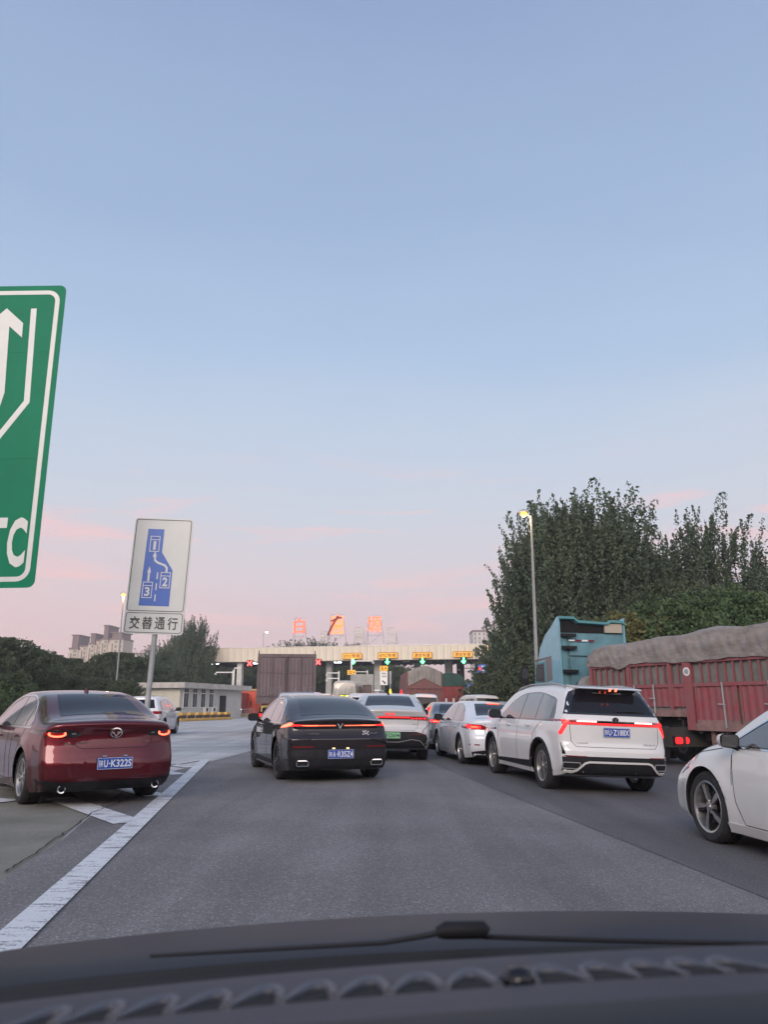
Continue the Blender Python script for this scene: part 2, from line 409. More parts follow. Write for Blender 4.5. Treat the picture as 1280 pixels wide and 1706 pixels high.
        for f in F:
            try: bm.faces.new([bv[i] for i in f])
            except ValueError: pass
        bmesh.ops.recalc_face_normals(bm, faces=bm.faces)
        sm = sum((f.normal.dot(d) for f in bm.faces))
        if sm > 0: bmesh.ops.reverse_faces(bm, faces=bm.faces)
        be = [e for e in bm.edges if len(e.link_faces) == 1]
        ex = bmesh.ops.extrude_edge_only(bm, edges=be)
        nv = [g for g in ex['geom'] if isinstance(g, bmesh.types.BMVert)]
        for v in nv: v.co += d * (depth + off)
        for v in [v for v in bm.verts if not v.link_faces]: bm.verts.remove(v)
        me = bpy.data.meshes.new(name); bm.to_mesh(me); bm.free(); me.materials.append(m)
        me.shade_smooth(); me.set_sharp_from_angle(angle=R(40))
        return link(name, me, parent)
    def stroke(s, name, pts, w, m, plane, parent, side=1, off=.002, step=.05, closed=False, both=False):
        """A thin strip following a line on the body (seams, trims, light strips)."""
        allv = []; allf = []
        if both:
            s.stroke(name, pts, w, m, plane, parent, side, off, step, closed)
            return s.stroke(name, pts if plane == 'side' else [(-p[0], p[1]) for p in pts], w, m, plane, parent, -side, off, step, closed)
        for sd in (side,):
            P = [Vector(p) for p in pts]
            if closed: P = P + [P[0]]
            Q = []
            for i in range(len(P) - 1):
                k = max(1, int((P[i + 1] - P[i]).length / step))
                for j in range(k): Q.append(P[i].lerp(P[i + 1], j / k))
            Q.append(P[-1]); V = []; okk = []
            for i, q in enumerate(Q):
                t = (Q[min(i + 1, len(Q) - 1)] - Q[max(i - 1, 0)])
                if closed and i in (0, len(Q) - 1): t = Q[1] - Q[-2]
                t.normalize(); n2 = Vector((-t[1], t[0]))
                row = []
                for sg, o in ((-.5, -.006), (-.5, off), (.5, off), (.5, -.006)):
                    p = q + n2 * w * sg
                    if both and plane != 'side' : p = Vector((p[0] * sd, p[1]))
                    h, n, d = s.cast(p[0], p[1], plane, sd)
                    row.append(None if h is None else h + n * o)
                V += [v if v is not None else Vector((0, 0, 0)) for v in row]; okk.append(all(v is not None for v in row))
            b = len(allv); allv += V
            for i in range(len(Q) - 1):
                if okk[i] and okk[i + 1]:
                    for j in range(3): allf.append((b + i * 4 + j, b + i * 4 + j + 1, b + i * 4 + 5 + j, b + i * 4 + 4 + j))
        if not allf: return None
        mb = MB(); mb.add(allv, allf, m); return mb.build(name, parent, smooth=40)
def wheel_meshes(Rr, rimR, width, n, style, dark):
    key = (Rr, rimR, width, n, style, dark)
    if key in wheel_meshes.c: return wheel_meshes.c[key]
    h = width / 2
    t = MB(); t.lathe([(rimR - .012, -h + .01), (rimR, -h), (rimR + .02, -h - .004), (Rr - .035, -h - .006), (Rr - .012, -h + .012), (Rr, -h + .035), (Rr, -.03), (Rr - .008, -.028), (Rr - .008, -.02), (Rr, -.018),
                       (Rr, .018), (Rr - .008, .02), (Rr - .008, .028), (Rr, .03), (Rr, h - .035), (Rr - .012, h - .012), (Rr - .035, h + .006), (rimR + .02, h + .004), (rimR, h), (rimR - .012, h - .01)], M['tyre'], n=48)
    to = t.build('tyre', smooth=35); tm = to.data; bpy.data.objects.remove(to)
    r = MB(); a = M['rim_dark'] if dark else M['rim']
    r.lathe([(rimR, h - .002), (rimR - .006, h + .002), (rimR - .022, h - .004), (rimR - .03, h - .03), (rimR - .045, 0), (rimR - .05, -h + .01), (rimR, -h + .01)], a, n=40)
    r.lathe([(0, .02), (rimR * .62, .02), (rimR * .62, .035), (0, .035)], M['rim_dark'], n=24)           # disc
    hx = h - .012
    r.lathe([(0, hx + .004), (.03, hx + .004), (.034, hx - .006), (.066, hx - .012), (.072, hx - .05), (0, hx - .05)], a, n=20)
    def spoke(th, w0, w1, tw, m):
        c, s_ = math.cos(th), math.sin(th); c2, s2 = math.cos(th + tw), math.sin(th + tw)
        r0, r1 = .05, rimR - .012; v = []
        for (rad, w, cc, ss, x0, x1) in ((r0, w0, c, s_, hx - .005, hx - .045), (r1 * .6, (w0 + w1) / 2, (c + c2) / 2, (s_ + s2) / 2, hx - .001, hx - .03), (r1, w1, c2, s2, hx - .006, hx - .05)):
            for x in (x0, x1):
                for sg in (-1, 1): v.append((x, rad * cc - sg * w / 2 * ss, rad * ss + sg * w / 2 * cc))
        f = []
        for k in range(2):
            b = k * 4; f += [(b, b + 1, b + 5, b + 4), (b + 2, b + 6, b + 7, b + 3), (b, b + 4, b + 6, b + 2), (b + 1, b + 3, b + 7, b + 5)]
        r.add(v, f, m)
    for k in range(n):
        th = 2 * math.pi * k / n + .3
        if style == 'twin':
            spoke(th - .13, .022, .034, -.05, a); spoke(th + .13, .022, .034, .05, a)
        elif style == 'blade':
            spoke(th, .03, .062, .10, a); spoke(th + .30, .014, .018, .04, M['rim_dark'] if not dark else a)
        else: spoke(th, .028, .040, .0, a)
    ro = r.build('rim', smooth=30); rm = ro.data; bpy.data.objects.remove(ro)
    wheel_meshes.c[key] = (tm, rm); return tm, rm
wheel_meshes.c = {}
def add_wheels(S, sh, root):
    tm, rm = wheel_meshes(S['R'], S.get('rimR', S['R'] - .11), S.get('tw', .225), S.get('spokes', 5), S.get('wstyle', 'twin'), S.get('rdark', False))
    hw = S['W'] / 2
    for i, w in enumerate(sh.wy):
        for sd in (-1, 1):
            x = sd * (hw - S.get('tw', .225) / 2 - .022 - S.get('tuck', .0))
            st = S.get('steer', 0) if i == 1 else 0
            e = empty('wheel', (x, w, S['R']), (0, 0, (0 if sd > 0 else math.pi) + st), root)
            t = link('tyre', tm, e); t2 = link('rim', rm, e)
            t.rotation_euler = (random.random() * 6, 0, 0); t2.rotation_euler = (random.random() * 6, 0, 0)
            # arch liner
            mb = MB(); v = []; f = []; n = 28; xo = sd * (hw - .045); xi = sd * .54
            for k in range(n + 1):
                th = -.28 + (math.pi + .56) * k / n; c, s_ = math.cos(th) * (sh.Ra + .002), math.sin(th) * (sh.Ra + .002)
                v += [(xo, w + c, S['R'] + s_), (xi, w + c, S['R'] + s_)]
            for k in range(n): f.append((2 * k, 2 * k + 1, 2 * k + 3, 2 * k + 2))
            mb.add(v, f, M['dark_void'])
            vv = [v[2 * k + 1] for k in range(n + 1)]; mb.add(vv, [tuple(range(n + 1))], M['dark_void'])
            mb.build('wheel_arch', root)
            if S.get('archtrim'):
                mb = MB(); pts = []
                for k in range(25):
                    th = -.12 + (math.pi + .24) * k / 24; y, z = w + math.cos(th) * (sh.Ra + .018), S['R'] + math.sin(th) * (sh.Ra + .018)
                    h, nn, d = sh.cast(y, z, 'side', sd)
                    if h is not None and abs(h.x) > .7: pts.append(h + nn * .004)
                if len(pts) > 4: mb.tube(pts, .020, M['black_plastic'], n=6); mb.build('arch_trim', root, smooth=60)
def shift(poly, du, dv): return [(a + du, b + dv) for a, b in poly]
def mirrorx(poly): return [(-a, b) for a, b in poly][::-1]
def rrect(cx, cy, w, h, r, n=4):
    P = []
    for (sx, sy, a0) in ((1, 1, 0), (-1, 1, 90), (-1, -1, 180), (1, -1, 270)):
        for k in range(n + 1):
            a = R(a0 + 90 * k / n); P.append((cx + sx * (w / 2 - r) + r * math.cos(a), cy + sy * (h / 2 - r) + r * math.sin(a)))
    return P
def plate(sh, root, z, txt, kind='blue', x0=0.0, tilt=0.0):
    h, n, d = sh.cast(x0, z, 'rear')
    mb = MB(); mb.box((0, 0, 0), (.44 if kind == 'blue' else .48, .012, .14), M['plate_blue'] if kind == 'blue' else M['plate_green'])
    p = mb.build('licence_plate', root, loc=(x0, h.y - .014, z), rot=(tilt, 0, 0), bevel=.003)
    w = .41 if kind == 'blue' else .44
    if kind != 'blue': lettering(txt, w * .70, .085, M['black_ink'], p, (.065, -.0075, 0), extrude=.001, bold=.012)
    else:
        lettering(txt[0], .052, .085, M['white_ink'], p, (-.175, -.0075, 0), extrude=.001, bold=.01)
        lettering(txt[1], .048, .090, M['white_ink'], p, (-.115, -.0075, 0), extrude=.001, bold=.02)
        lettering(txt[2:], .285, .090, M['white_ink'], p, (.062, -.0075, 0), extrude=.001, bold=.02)
    # frame of thin white line
    fr = MB(); ww, hh = (.43, .13) if kind == 'blue' else (.47, .13)
    ink = M['white_ink'] if kind == 'blue' else M['black_ink']
    for (c, dd) in (((0, -.007, hh / 2), (ww, .002, .004)), ((0, -.007, -hh / 2), (ww, .002, .004)), ((ww / 2, -.007, 0), (.004, .002, hh - .004)), ((-ww / 2, -.007, 0), (.004, .002, hh - .004))): fr.box(c, dd, ink)
    fr.build('border', p)
    return p
def mirror_part(sh, root, y, z, m, sides=(-1, 1), s=1.0):
    for sd in sides:
        h, n, d = sh.cast(y, z, 'side', sd)
        if h is None: continue
        mb = MB(); prof = []
        for k in range(9):
            a = k / 8; yy = -.06 + .17 * a; rr = math.sqrt(max(0.02, 1 - (a * 1.02) ** 2.2)); prof.append((yy, rr))
        v = []; f = []; n_ = 16
        for yy, rr in prof:
            for q in range(n_):
                th = 2 * math.pi * q / n_; cx = math.copysign(abs(math.cos(th)) ** .6, math.cos(th)); cz = math.copysign(abs(math.sin(th)) ** .6, math.sin(th))
                v.append((sd * .16 * s + cx * rr * .115 * s, yy * s, .055 + cz * rr * .075 * s))
        for i in range(8):
            for q in range(n_): f.append((i * n_ + q, i * n_ + (q + 1) % n_, (i + 1) * n_ + (q + 1) % n_, (i + 1) * n_ + q))
        f.append(tuple(8 * n_ + q for q in range(n_)))
        mb.add(v, f, m)
        mb.add(v[:n_], [tuple(range(n_))], M['black_plastic'])
        mb.tube([(sd * -.02, .03, -.02), (sd * .05, .03, .0), (sd * .11, .03, .02)], [.028, .024, .02], M['black_plastic'], n=8)
        o = mb.build('mirror', root, loc=(h.x, y, z), smooth=50)
        g = MB(); g.prism(rrect(sd * .16 * s, .055, .19 * s, .12 * s, .03), M['mirror_dark'], -.058 * s - .006, -.058 * s); g.build('mirror_glass', o)
def handle(sh, root, y, z, m, sides=(-1, 1)):
    for sd in sides:
        h, n, d = sh.cast(y, z, 'side', sd); h2 = sh.cast(y + .16, z, 'side', sd)[0]
        mb = MB(); mb.tube([h + Vector((0, 0, 0)), h + Vector((sd * .028, .03, 0)), h2 + Vector((sd * .028, -.03, 0)), h2], [.010, .014, .014, .010], m, n=8); mb.build('door_handle', root, smooth=60)
SEDAN = dict(L=4.66, W=1.80, H=1.44, wb=2.73, roh=.98, R=.325, rimR=.225, tum=.42,
    top=[(0, 1.00), (.10, 1.035), (.45, 1.07), (.72, 1.13), (1.45, 1.385), (1.9, 1.435), (2.35, 1.44), (2.8, 1.39), (3.55, 1.02), (3.75, .975), (4.3, .87), (4.58, .76), (4.66, .68)],
    bot=[(0, .20), (.5, .17), (3.9, .16), (4.66, .20)],
    belt=[(0, .93), (.6, .965), (1.6, .955), (3.4, .92), (4.1, .80), (4.66, .60)],
    plan=[(0, .93), (.3, .965), (.9, .995), (2.5, 1.0), (3.7, .995), (4.3, .96), (4.66, .86)],
    rear=[(.15, .13), (.28, .04), (.42, .0), (.60, .015), (.72, .05), (.85, .07), (.95, .045), (1.0, .03), (1.1, .03)],
    front=[(.1, .14), (.3, .0), (.55, .02), (.75, .12), (.9, .25)])
def side_glass_sedan(sh, root, m, chrome=None, y0=.86, y1=3.30, zb=.965, quarter=True, k=1.0, top=None, pil=(1.18, 1.95)):
    """Front, rear and quarter panes on both flanks under one arch-shaped window line."""
    T = top or [(y0, zb + .03), (y0 + .22, zb + .20), (y0 + .50, zb + .315), (y0 + .9, zb + .375), (y0 + 1.35, zb + .375), (y0 + 1.75, zb + .30), (y1, zb + .0)]
    tf = pchip(*zip(*T))
    def pane(a, b):
        n = 10; up = [(a + (b - a) * i / n, float(tf(a + (b - a) * i / n))) for i in range(n + 1)]
        return [(b, zb)] + up[::-1] + ([(a, zb)] if up[0][1] > zb + .01 else [])
    for sd in (-1, 1):
        full = [(T[0][0] - .03, zb - .022)] + [(y, float(tf(y)) + .022) for y in np.linspace(T[0][0] - .01, T[-1][0], 26)] + [(T[-1][0] + .06, zb - .022)]
        sh.patch('window_frame', full[::-1], M['gloss_black'], 'side', root, sd, off=.002)
        g = .018; a, b = pil
        sh.patch('window', pane(y0 + .03, a - g), m, 'side', root, sd, off=.005, depth=.002)
        sh.patch('window', pane(a + g, b - g * 1.5), m, 'side', root, sd, off=.005, depth=.002)
        sh.patch('window', pane(b + g * 1.5, y1 - .10), m, 'side', root, sd, off=.005, depth=.002)
        if chrome: sh.stroke('window_trim', full[::-1], .016, chrome, 'side', root, sd, off=.007, closed=True)
def side_seams(sh, S, root, doors, zt, zb=.30):
    for i, (pts) in enumerate(doors): sh.stroke('door_seam', pts, .007, M['seam'], 'side', root, 1, both=True, off=.0012)
def lamp_glow(sh, name, poly, m, root, off=.010, plane='rear', side=1): return sh.patch(name, poly, m, plane, root, side, off=off, depth=.004, cell=.04)
def finish_car(S, sh, root, p, rearpanes=True):
    sh.me.materials.clear(); sh.me.materials.append(p)
    b = link('body', sh.me, root); return b
def start_car(name, S, p):
    sh = Shell(S); root = empty(name); finish_car(S, sh, root, p); add_wheels(S, sh, root); return sh, root
def park(root, X, Y, head, pitch=0):
    """stand a car with its rear bumper's middle at X, Y on the ground, turned HEAD degrees to the left of straight ahead"""
    z = gz(X, Y); a = R(head)
    # tilt with the crossfall of the road
    sl = -(gz(X + .9, Y) - gz(X - .9, Y)) / 1.8
    f = Vector((-math.sin(a), math.cos(a), 0)); n = Vector((sl, 0, 1)).normalized(); f = (f - n * f.dot(n)).normalized(); r = f.cross(n)
    mx = Matrix((r, f, n)).transposed().to_4x4(); mx.translation = Vector((X, Y, z)); root.matrix_world = mx
    return root
# ---- red sedan
def build_red():
    S = dict(SEDAN); S.update(sweepR=.26, spokes=5, wstyle='twin', fillet=.09, rimR=.235, R=.33)
    S['top'] = [(0, .985), (.07, 1.03), (.12, 1.045), (.40, 1.075), (.62, 1.12), (1.45, 1.40), (1.9, 1.445), (2.35, 1.445), (2.8, 1.39), (3.6, 1.02), (3.8, .975), (4.3, .87), (4.58, .76), (4.66, .68)]
    S['rear'] = [(.15, .16), (.26, .06), (.36, .0), (.50, .0), (.62, .03), (.75, .07), (.86, .085), (.95, .04), (1.02, .0), (1.1, .02)]
    sh, root = start_car('red_sedan', S, P_RED)
    sh.patch('rear_window', [(-.56, .60), (.56, .60), (.50, 1.05), (.45, 1.36), (-.45, 1.36), (-.50, 1.05)], M['glass'], 'top', root, off=.004)
    sh.patch('windscreen', [(-.60, 3.42), (-.47, 2.82), (.47, 2.82), (.60, 3.42)], M['glass'], 'top', root, off=.004)
    side_glass_sedan(sh, root, M['glass_clear'], M['chrome'])
    sh.stroke('door_seam', [(1.72, .27), (1.74, .95)], .007, M['seam'], 'side', root, both=True)
    sh.stroke('door_seam', [(2.0, 1.32), (2.02, .95), (2.02, .26), (3.05, .26), (3.18, .6), (3.2, .93)], .007, M['seam'], 'side', root, both=True)
    sh.stroke('door_seam', [(.98, 1.02), (1.06, .95), (1.28, .74), (1.36, .5), (1.36, .30), (1.95, .26)], .007, M['seam'], 'side', root, both=True)
    sh.stroke('fuel_flap', rrect(.70, .86, .15, .15, .03), .005, M['seam'], 'side', root, 1, closed=True)
    handle(sh, root, 1.40, .83, P_RED); handle(sh, root, 2.42, .81, P_RED)
    for sx in (1, -1):
        A = [(.40, .872), (.46, .842), (.60, .832), (.78, .845), (.89, .885), (.85, .925), (.70, .925), (.52, .918)]
        A = A if sx > 0 else mirrorx(A)
        tl = lamp_glow(sh, 'taillight', A, M['gloss_black'], root, off=.006)
        # lit ring
        cx = sx * .675
        B = [(cx + .085 * math.cos(t), .878 + .032 * math.sin(t)) for t in np.linspace(R(150), R(395), 14)]
        o = sh.stroke('light_ring', B, .020, M['red_hot'], 'rear', root, off=.016, step=.02); o.parent = tl
        o = lamp_glow(sh, 'lens', [(cx - .085, .855), (cx + .12, .858), (cx + .12, .90), (cx - .085, .898)] if sx > 0 else [(cx - .12, .858), (cx + .085, .855), (cx + .085, .898), (cx - .12, .90)], M['red_lens'], root, off=.009); o.parent = tl
        ind = lamp_glow(sh, 'reversing_lamp', rrect(sx * .50, .882, .05, .018, .006), M['chrome'], root, off=.010); ind.parent = tl
        h = sh.cast(sx * .58, .235, 'rear')[0]
        e = MB(); e.lathe([(.030, .14), (.036, .0), (.050, -.004), (.052, .012), (.050, .14)], M['chrome'], c=(0, 0, 0), axis='Y', n=24)
        e.lathe([(0, .05), (.036, .05)], M['dark_void'], axis='Y', n=24)
        e.build('exhaust_pipe', root, loc=(sx * .58, h.y - .035, .235), smooth=40)
    # bumper lower apron in black with body-coloured lip above
    sh.patch('lower_bumper', [(-.84, .35), (-.80, .20), (.80, .20), (.84, .35), (.60, .315), (-.60, .315)][::-1], M['black_plastic'], 'rear', root, off=.006, cell=.05)
    sh.stroke('bumper_crease', [(-.80, .47), (-.74, .385), (-.60, .36), (.60, .36), (.74, .385), (.80, .47)], .016, P_RED, 'rear', root, off=.010)
    sh.stroke('boot_seam', [(-.50, .84), (-.46, .73), (-.40, .70), (.40, .70), (.46, .73), (.50, .84)], .007, M['seam'], 'rear', root, off=.0012)
    sh.stroke('bumper_seam', [(-.46, .74), (-.80, .80), (-.88, .80)], .006, M['seam'], 'rear', root, off=.0012, both=True)
    sh.patch('plate_recess', [(-.36, .58), (-.42, .40), (.42, .40), (.36, .58)][::-1], P_RED, 'rear', root, off=.003)
    for x in (-.13, .13):
        h = sh.cast(x, .605, 'rear')[0]; b = MB(); b.tube([h + Vector((-.025, -.012, 0)), h + Vector((.025, -.012, 0))], .010, M['chrome'], n=8); b.build('plate_lamp', root, smooth=60)
    plate(sh, root, .52, '陕U·K322S')
    # winged round emblem
    h = sh.cast(0, .885, 'rear')[0]; y = h.y - .012
    e = MB(); n = 36; v = []; f = []
    for k in range(n):
        a = 2 * math.pi * k / n
        for r_, q in ((.070, .0), (.070, -.012), (.056, -.014), (.056, .0)): v.append((r_ * 1.12 * math.cos(a), q, r_ * .9 * math.sin(a)))
    for k in range(n):
        for j in range(4): f.append((k * 4 + j, k * 4 + (j + 1) % 4, ((k + 1) % n) * 4 + (j + 1) % 4, ((k + 1) % n) * 4 + j))
    e.add(v, f, M['chrome'])
    W_ = [(-.066, .016), (-.030, .012), (0, -.030), (.030, .012), (.066, .016), (.050, -.006), (.026, -.020), (0, -.052), (-.026, -.020), (-.050, -.006)]
    e.prism(W_, M['chrome'], -.013, .002)
    e.build('emblem', root, loc=(0, y - .012, .885), smooth=40)
    mirror_part(sh, root, 3.12, .955, P_RED)
    # roof fin
    h = sh.cast(0, 1.60, 'top')[0]; a = MB(); a.prism([(1.50, 0), (1.53, .055), (1.60, .045), (1.72, .0)], P_RED, -.012, .012, 'YZ'); a.build('aerial_fin', root, loc=(0, 0, h.z - .012))
    bl = text_mesh('mazda', .15, .018, .001); bl.materials.append(M['chrome']); h = sh.cast(-.38, .775, 'rear')[0]; link('badge', bl, root, (-.40, h.y - .012, .775))
    bl = text_mesh('SKYACTIV', .11, .014, .001); bl.materials.append(M['chrome']); h = sh.cast(.40, .775, 'rear')[0]; link('badge', bl, root, (.40, h.y - .012, .775))
    return root
# ---- black liftback
def build_black():
    S = dict(SEDAN); S.update(L=4.68, W=1.84, wb=2.75, roh=.97, R=.34, rimR=.245, spokes=5, wstyle='twin', rdark=True, fillet=.10, sweepR=.17, tumble=.40)
    S['top'] = [(0, .985), (.06, 1.01), (.12, 1.015), (.30, 1.055), (1.45, 1.375), (1.9, 1.425), (2.4, 1.43), (2.9, 1.37), (3.65, 1.02), (3.85, .97), (4.35, .86), (4.6, .75), (4.68, .68)]
    S['belt'] = [(0, .95), (.6, .965), (1.6, .945), (3.4, .91), (4.1, .80), (4.68, .60)]
    S['rear'] = [(.15, .15), (.26, .05), (.42, .01), (.52, .03), (.60, .01), (.68, .0), (.76, .06), (.86, .10), (.93, .085), (.985, .02), (1.05, .0)]
    sh, root = start_car('black_liftback', S, P_BLACK)
    sh.patch('rear_window', [(-.60, .42), (.60, .42), (.52, 1.05), (.47, 1.38), (-.47, 1.38), (-.52, 1.05)], M['glass'], 'top', root, off=.004)
    sh.patch('windscreen', [(-.62, 3.5), (-.49, 2.92), (.49, 2.92), (.62, 3.5)], M['glass'], 'top', root, off=.004)
    side_glass_sedan(sh, root, M['glass_clear'], M['chrome'], y0=.80, y1=3.36, zb=.955, pil=(1.15, 1.98))
    sh.stroke('door_seam', [(2.0, 1.30), (2.02, .94), (2.02, .26), (3.08, .26), (3.2, .6), (3.22, .92)], .007, M['seam'], 'side', root, both=True)
    sh.stroke('door_seam', [(1.0, .95), (1.28, .76), (1.38, .5), (1.38, .30), (1.95, .26)], .007, M['seam'], 'side', root, both=True)
    sh.patch('side_skirt', [(1.40, .30), (1.38, .185), (3.30, .185), (3.28, .30)][::-1], M['black_plastic'], 'side', root, -1, off=.012)
    sh.patch('side_skirt', [(1.40, .30), (1.38, .185), (3.30, .185), (3.28, .30)][::-1], M['black_plastic'], 'side', root, 1, off=.012)
    sh.stroke('skirt_trim', [(1.42, .215), (3.26, .205)], .014, M['steel'], 'side', root, both=True, off=.018)
    # full-width light bar
    sh.patch('lamp_band', [(-.86, .862), (.86, .862), (.88, .905), (.80, .952), (-.80, .952), (-.88, .905)], M['gloss_black'], 'rear', root, off=.004, cell=.05)
    sh.patch('light_bar', [(-.64, .900), (-.075, .900), (-.075, .914), (-.64, .914)], M['led_orange'], 'rear', root, off=.010, cell=.04, depth=.002)
    sh.patch('light_bar', [(.075, .900), (.64, .900), (.64, .914), (.075, .914)], M['led_orange'], 'rear', root, off=.010, cell=.04, depth=.002)
    for sx in (1, -1):
        A = [(.885, .862), (.90, .885), (.80, .945), (.765, .940), (.79, .905)]
        B = [(.62, .900), (.80, .893), (.82, .925), (.62, .918)]
        A = A if sx > 0 else mirrorx(A); B = B if sx > 0 else mirrorx(B)
        t = lamp_glow(sh, 'taillight', B, M['red_glow'], root, off=.009)
        o = lamp_glow(sh, 'brake_lamp', A, M['red_hot'], root, off=.013); o.parent = t
        o = sh.stroke('light_pattern', [(sx * .60, .908), (sx * .50, .905), (sx * .38, .909)], .010, M['red_hot'], 'rear', root, off=.013, step=.03); o.parent = t
        sh.patch('reflector', rrect(sx * .62, .572, .34, .022, .009), M['red_dim'], 'rear', root, off=.006)
        h = sh.cast(sx * .63, .315, 'rear')[0]
        e = MB(); O, I = rrect(0, 0, .21, .10, .03), rrect(0, 0, .175, .066, .02); n = len(O)
        v = [(p[0], 0, p[1]) for p in O] + [(p[0], -.004, p[1]) for p in I] + [(p[0], .10, p[1]) for p in I] + [(p[0], .10, p[1]) for p in O]
        f = [(i, (i + 1) % n, n + (i + 1) % n, n + i) for i in range(n)] + [(n + i, n + (i + 1) % n, 2 * n + (i + 1) % n, 2 * n + i) for i in range(n)] + [(i, 3 * n + i, 3 * n + (i + 1) % n, (i + 1) % n) for i in range(n)]
        e.add(v, f, M['chrome']); e.add([(p[0], .05, p[1]) for p in I], [tuple(range(n))], M['dark_void'])
        e.build('exhaust_pipe', root, loc=(sx * .63, h.y - .03, .315), smooth=40)
    sh.patch('lower_bumper', [(-.86, .50), (-.80, .22), (.80, .22), (.86, .50), (.62, .53), (-.62, .53)][::-1], M['black_plastic'], 'rear', root, off=.005, cell=.05)
    sh.stroke('bumper_crease', [(-.84, .60), (-.60, .672), (-.45, .688), (.45, .688), (.60, .672), (.84, .60)], .010, M['gloss_black'], 'rear', root, off=.006)
    sh.stroke('boot_seam', [(-.60, .86), (-.58, .74), (-.50, .705), (.50, .705), (.58, .74), (.60, .86)], .007, M['seam'], 'rear', root, off=.0012)
    plate(sh, root, .455, '陕A·R35Z4')
    for x in (-.12, .12):
        h = sh.cast(x, .545, 'rear')[0]; b = MB(); b.tube([h + Vector((-.022, -.012, 0)), h + Vector((.022, -.012, 0))], .010, mat_lamp_warm, n=8); b.build('plate_lamp', root, smooth=60)
    # V emblem
    h = sh.cast(0, .90, 'rear')[0]; e = MB()
    e.prism([(-.05, .035), (-.032, .042), (0, -.018), (.032, .042), (.05, .035), (.012, -.045), (-.012, -.045)], M['chrome'], -.014, .0)
    e.prism([(-.052, .045), (-.02, .055), (.02, .055), (.052, .045), (.02, .042), (-.02, .042)], M['chrome'], -.012, .0)
    e.build('emblem', root, loc=(0, h.y - .006, .902))
    # checkered flag sticker
    e = MB()
    for i in range(5):
        for j in range(3):
            if (i + j) % 2 == 0:
                x = .40 + i * .022 + (.004 * j); z = .765 + j * .022 + .010 * math.sin(i * 1.3); h = sh.cast(x, z, 'rear')[0]
                e.box((x, h.y - .004, z), (.020, .004, .019), M['white_ink'])
    h = sh.cast(.56, .775, 'rear')[0]
    for i in range(4): e.box((.53 + i * .035, h.y - .008, .772 + (i % 2) * .01), (.026, .003, .010), M['steel'])
    tag(e.build('flag_sticker', root), 'small white chequered flag sticker on the boot lid')
    bl = text_mesh('CHANGAN', .18, .016, .001); bl.materials.append(M['steel']); h = sh.cast(-.45, .775, 'rear')[0]; link('badge', bl, root, (-.45, h.y - .012, .775))
    h1 = sh.cast(0, 1.405, 'top')[0]
    b = MB(); b.box((0, 1.37, h1.z - .016), (.30, .03, .012), M['red_hot']); tag(b.build('brake_lamp', root, bevel=.003), 'lit high brake lamp')
    mirror_part(sh, root, 3.15, .955, M['gloss_black'])
    h = sh.cast(0, 1.75, 'top')[0]
    for sd in (-1, 1): sh.stroke('roof_trim', [(sd * .52, 1.45), (sd * .56, 2.7)], .035, M['gloss_black'], 'top', root, off=.003)
    return root
# ---- hatchback / SUV
SUV = dict(L=4.71, W=1.87, H=1.70, wb=2.71, roh=.93, R=.365, rimR=.245, gap=.05,
    top=[(0, 1.60), (.10, 1.635), (.5, 1.665), (1.2, 1.70), (2.2, 1.70), (2.9, 1.62), (3.7, 1.19), (3.85, 1.13), (4.4, 1.03), (4.63, .92), (4.71, .84)],
    bot=[(0, .30), (.4, .24), (4.0, .22), (4.71, .26)],
    belt=[(0, 1.11), (.5, 1.10), (1.6, 1.06), (3.3, 1.02), (4.1, .93), (4.71, .75)],
    plan=[(0, .95), (.3, .975), (.9, 1.0), (2.5, 1.0), (3.7, .995), (4.3, .96), (4.71, .88)],
    rear=[(.22, .14), (.36, .04), (.50, .0), (.64, .01), (.80, .055), (.98, .06), (1.10, .07), (1.20, .12), (1.40, .25), (1.54, .35), (1.60, .32), (1.70, .30)],
    front=[(.1, .14), (.3, .0), (.7, .02), (.9, .08), (1.1, .2)], DR=1.5, sweepR=.17, fillet=.09, tumble=.34, flare=.03)
def side_glass_suv(sh, root, m, chrome=None, y0=.62, y1=3.32, zb=1.10, h=.44, pil=(1.30, 2.10)):
    T = [(y0 - .10, zb + .10), (y0, zb + .30), (y0 + .28, zb + h - .07), (y0 + 1.0, zb + h), (y0 + 1.55, zb + h - .01), (y0 + 2.1, zb + h - .13), (y1, zb)]
    side_glass_sedan(sh, root, m, chrome, y0=y0, y1=y1, zb=zb, top=T, pil=pil)
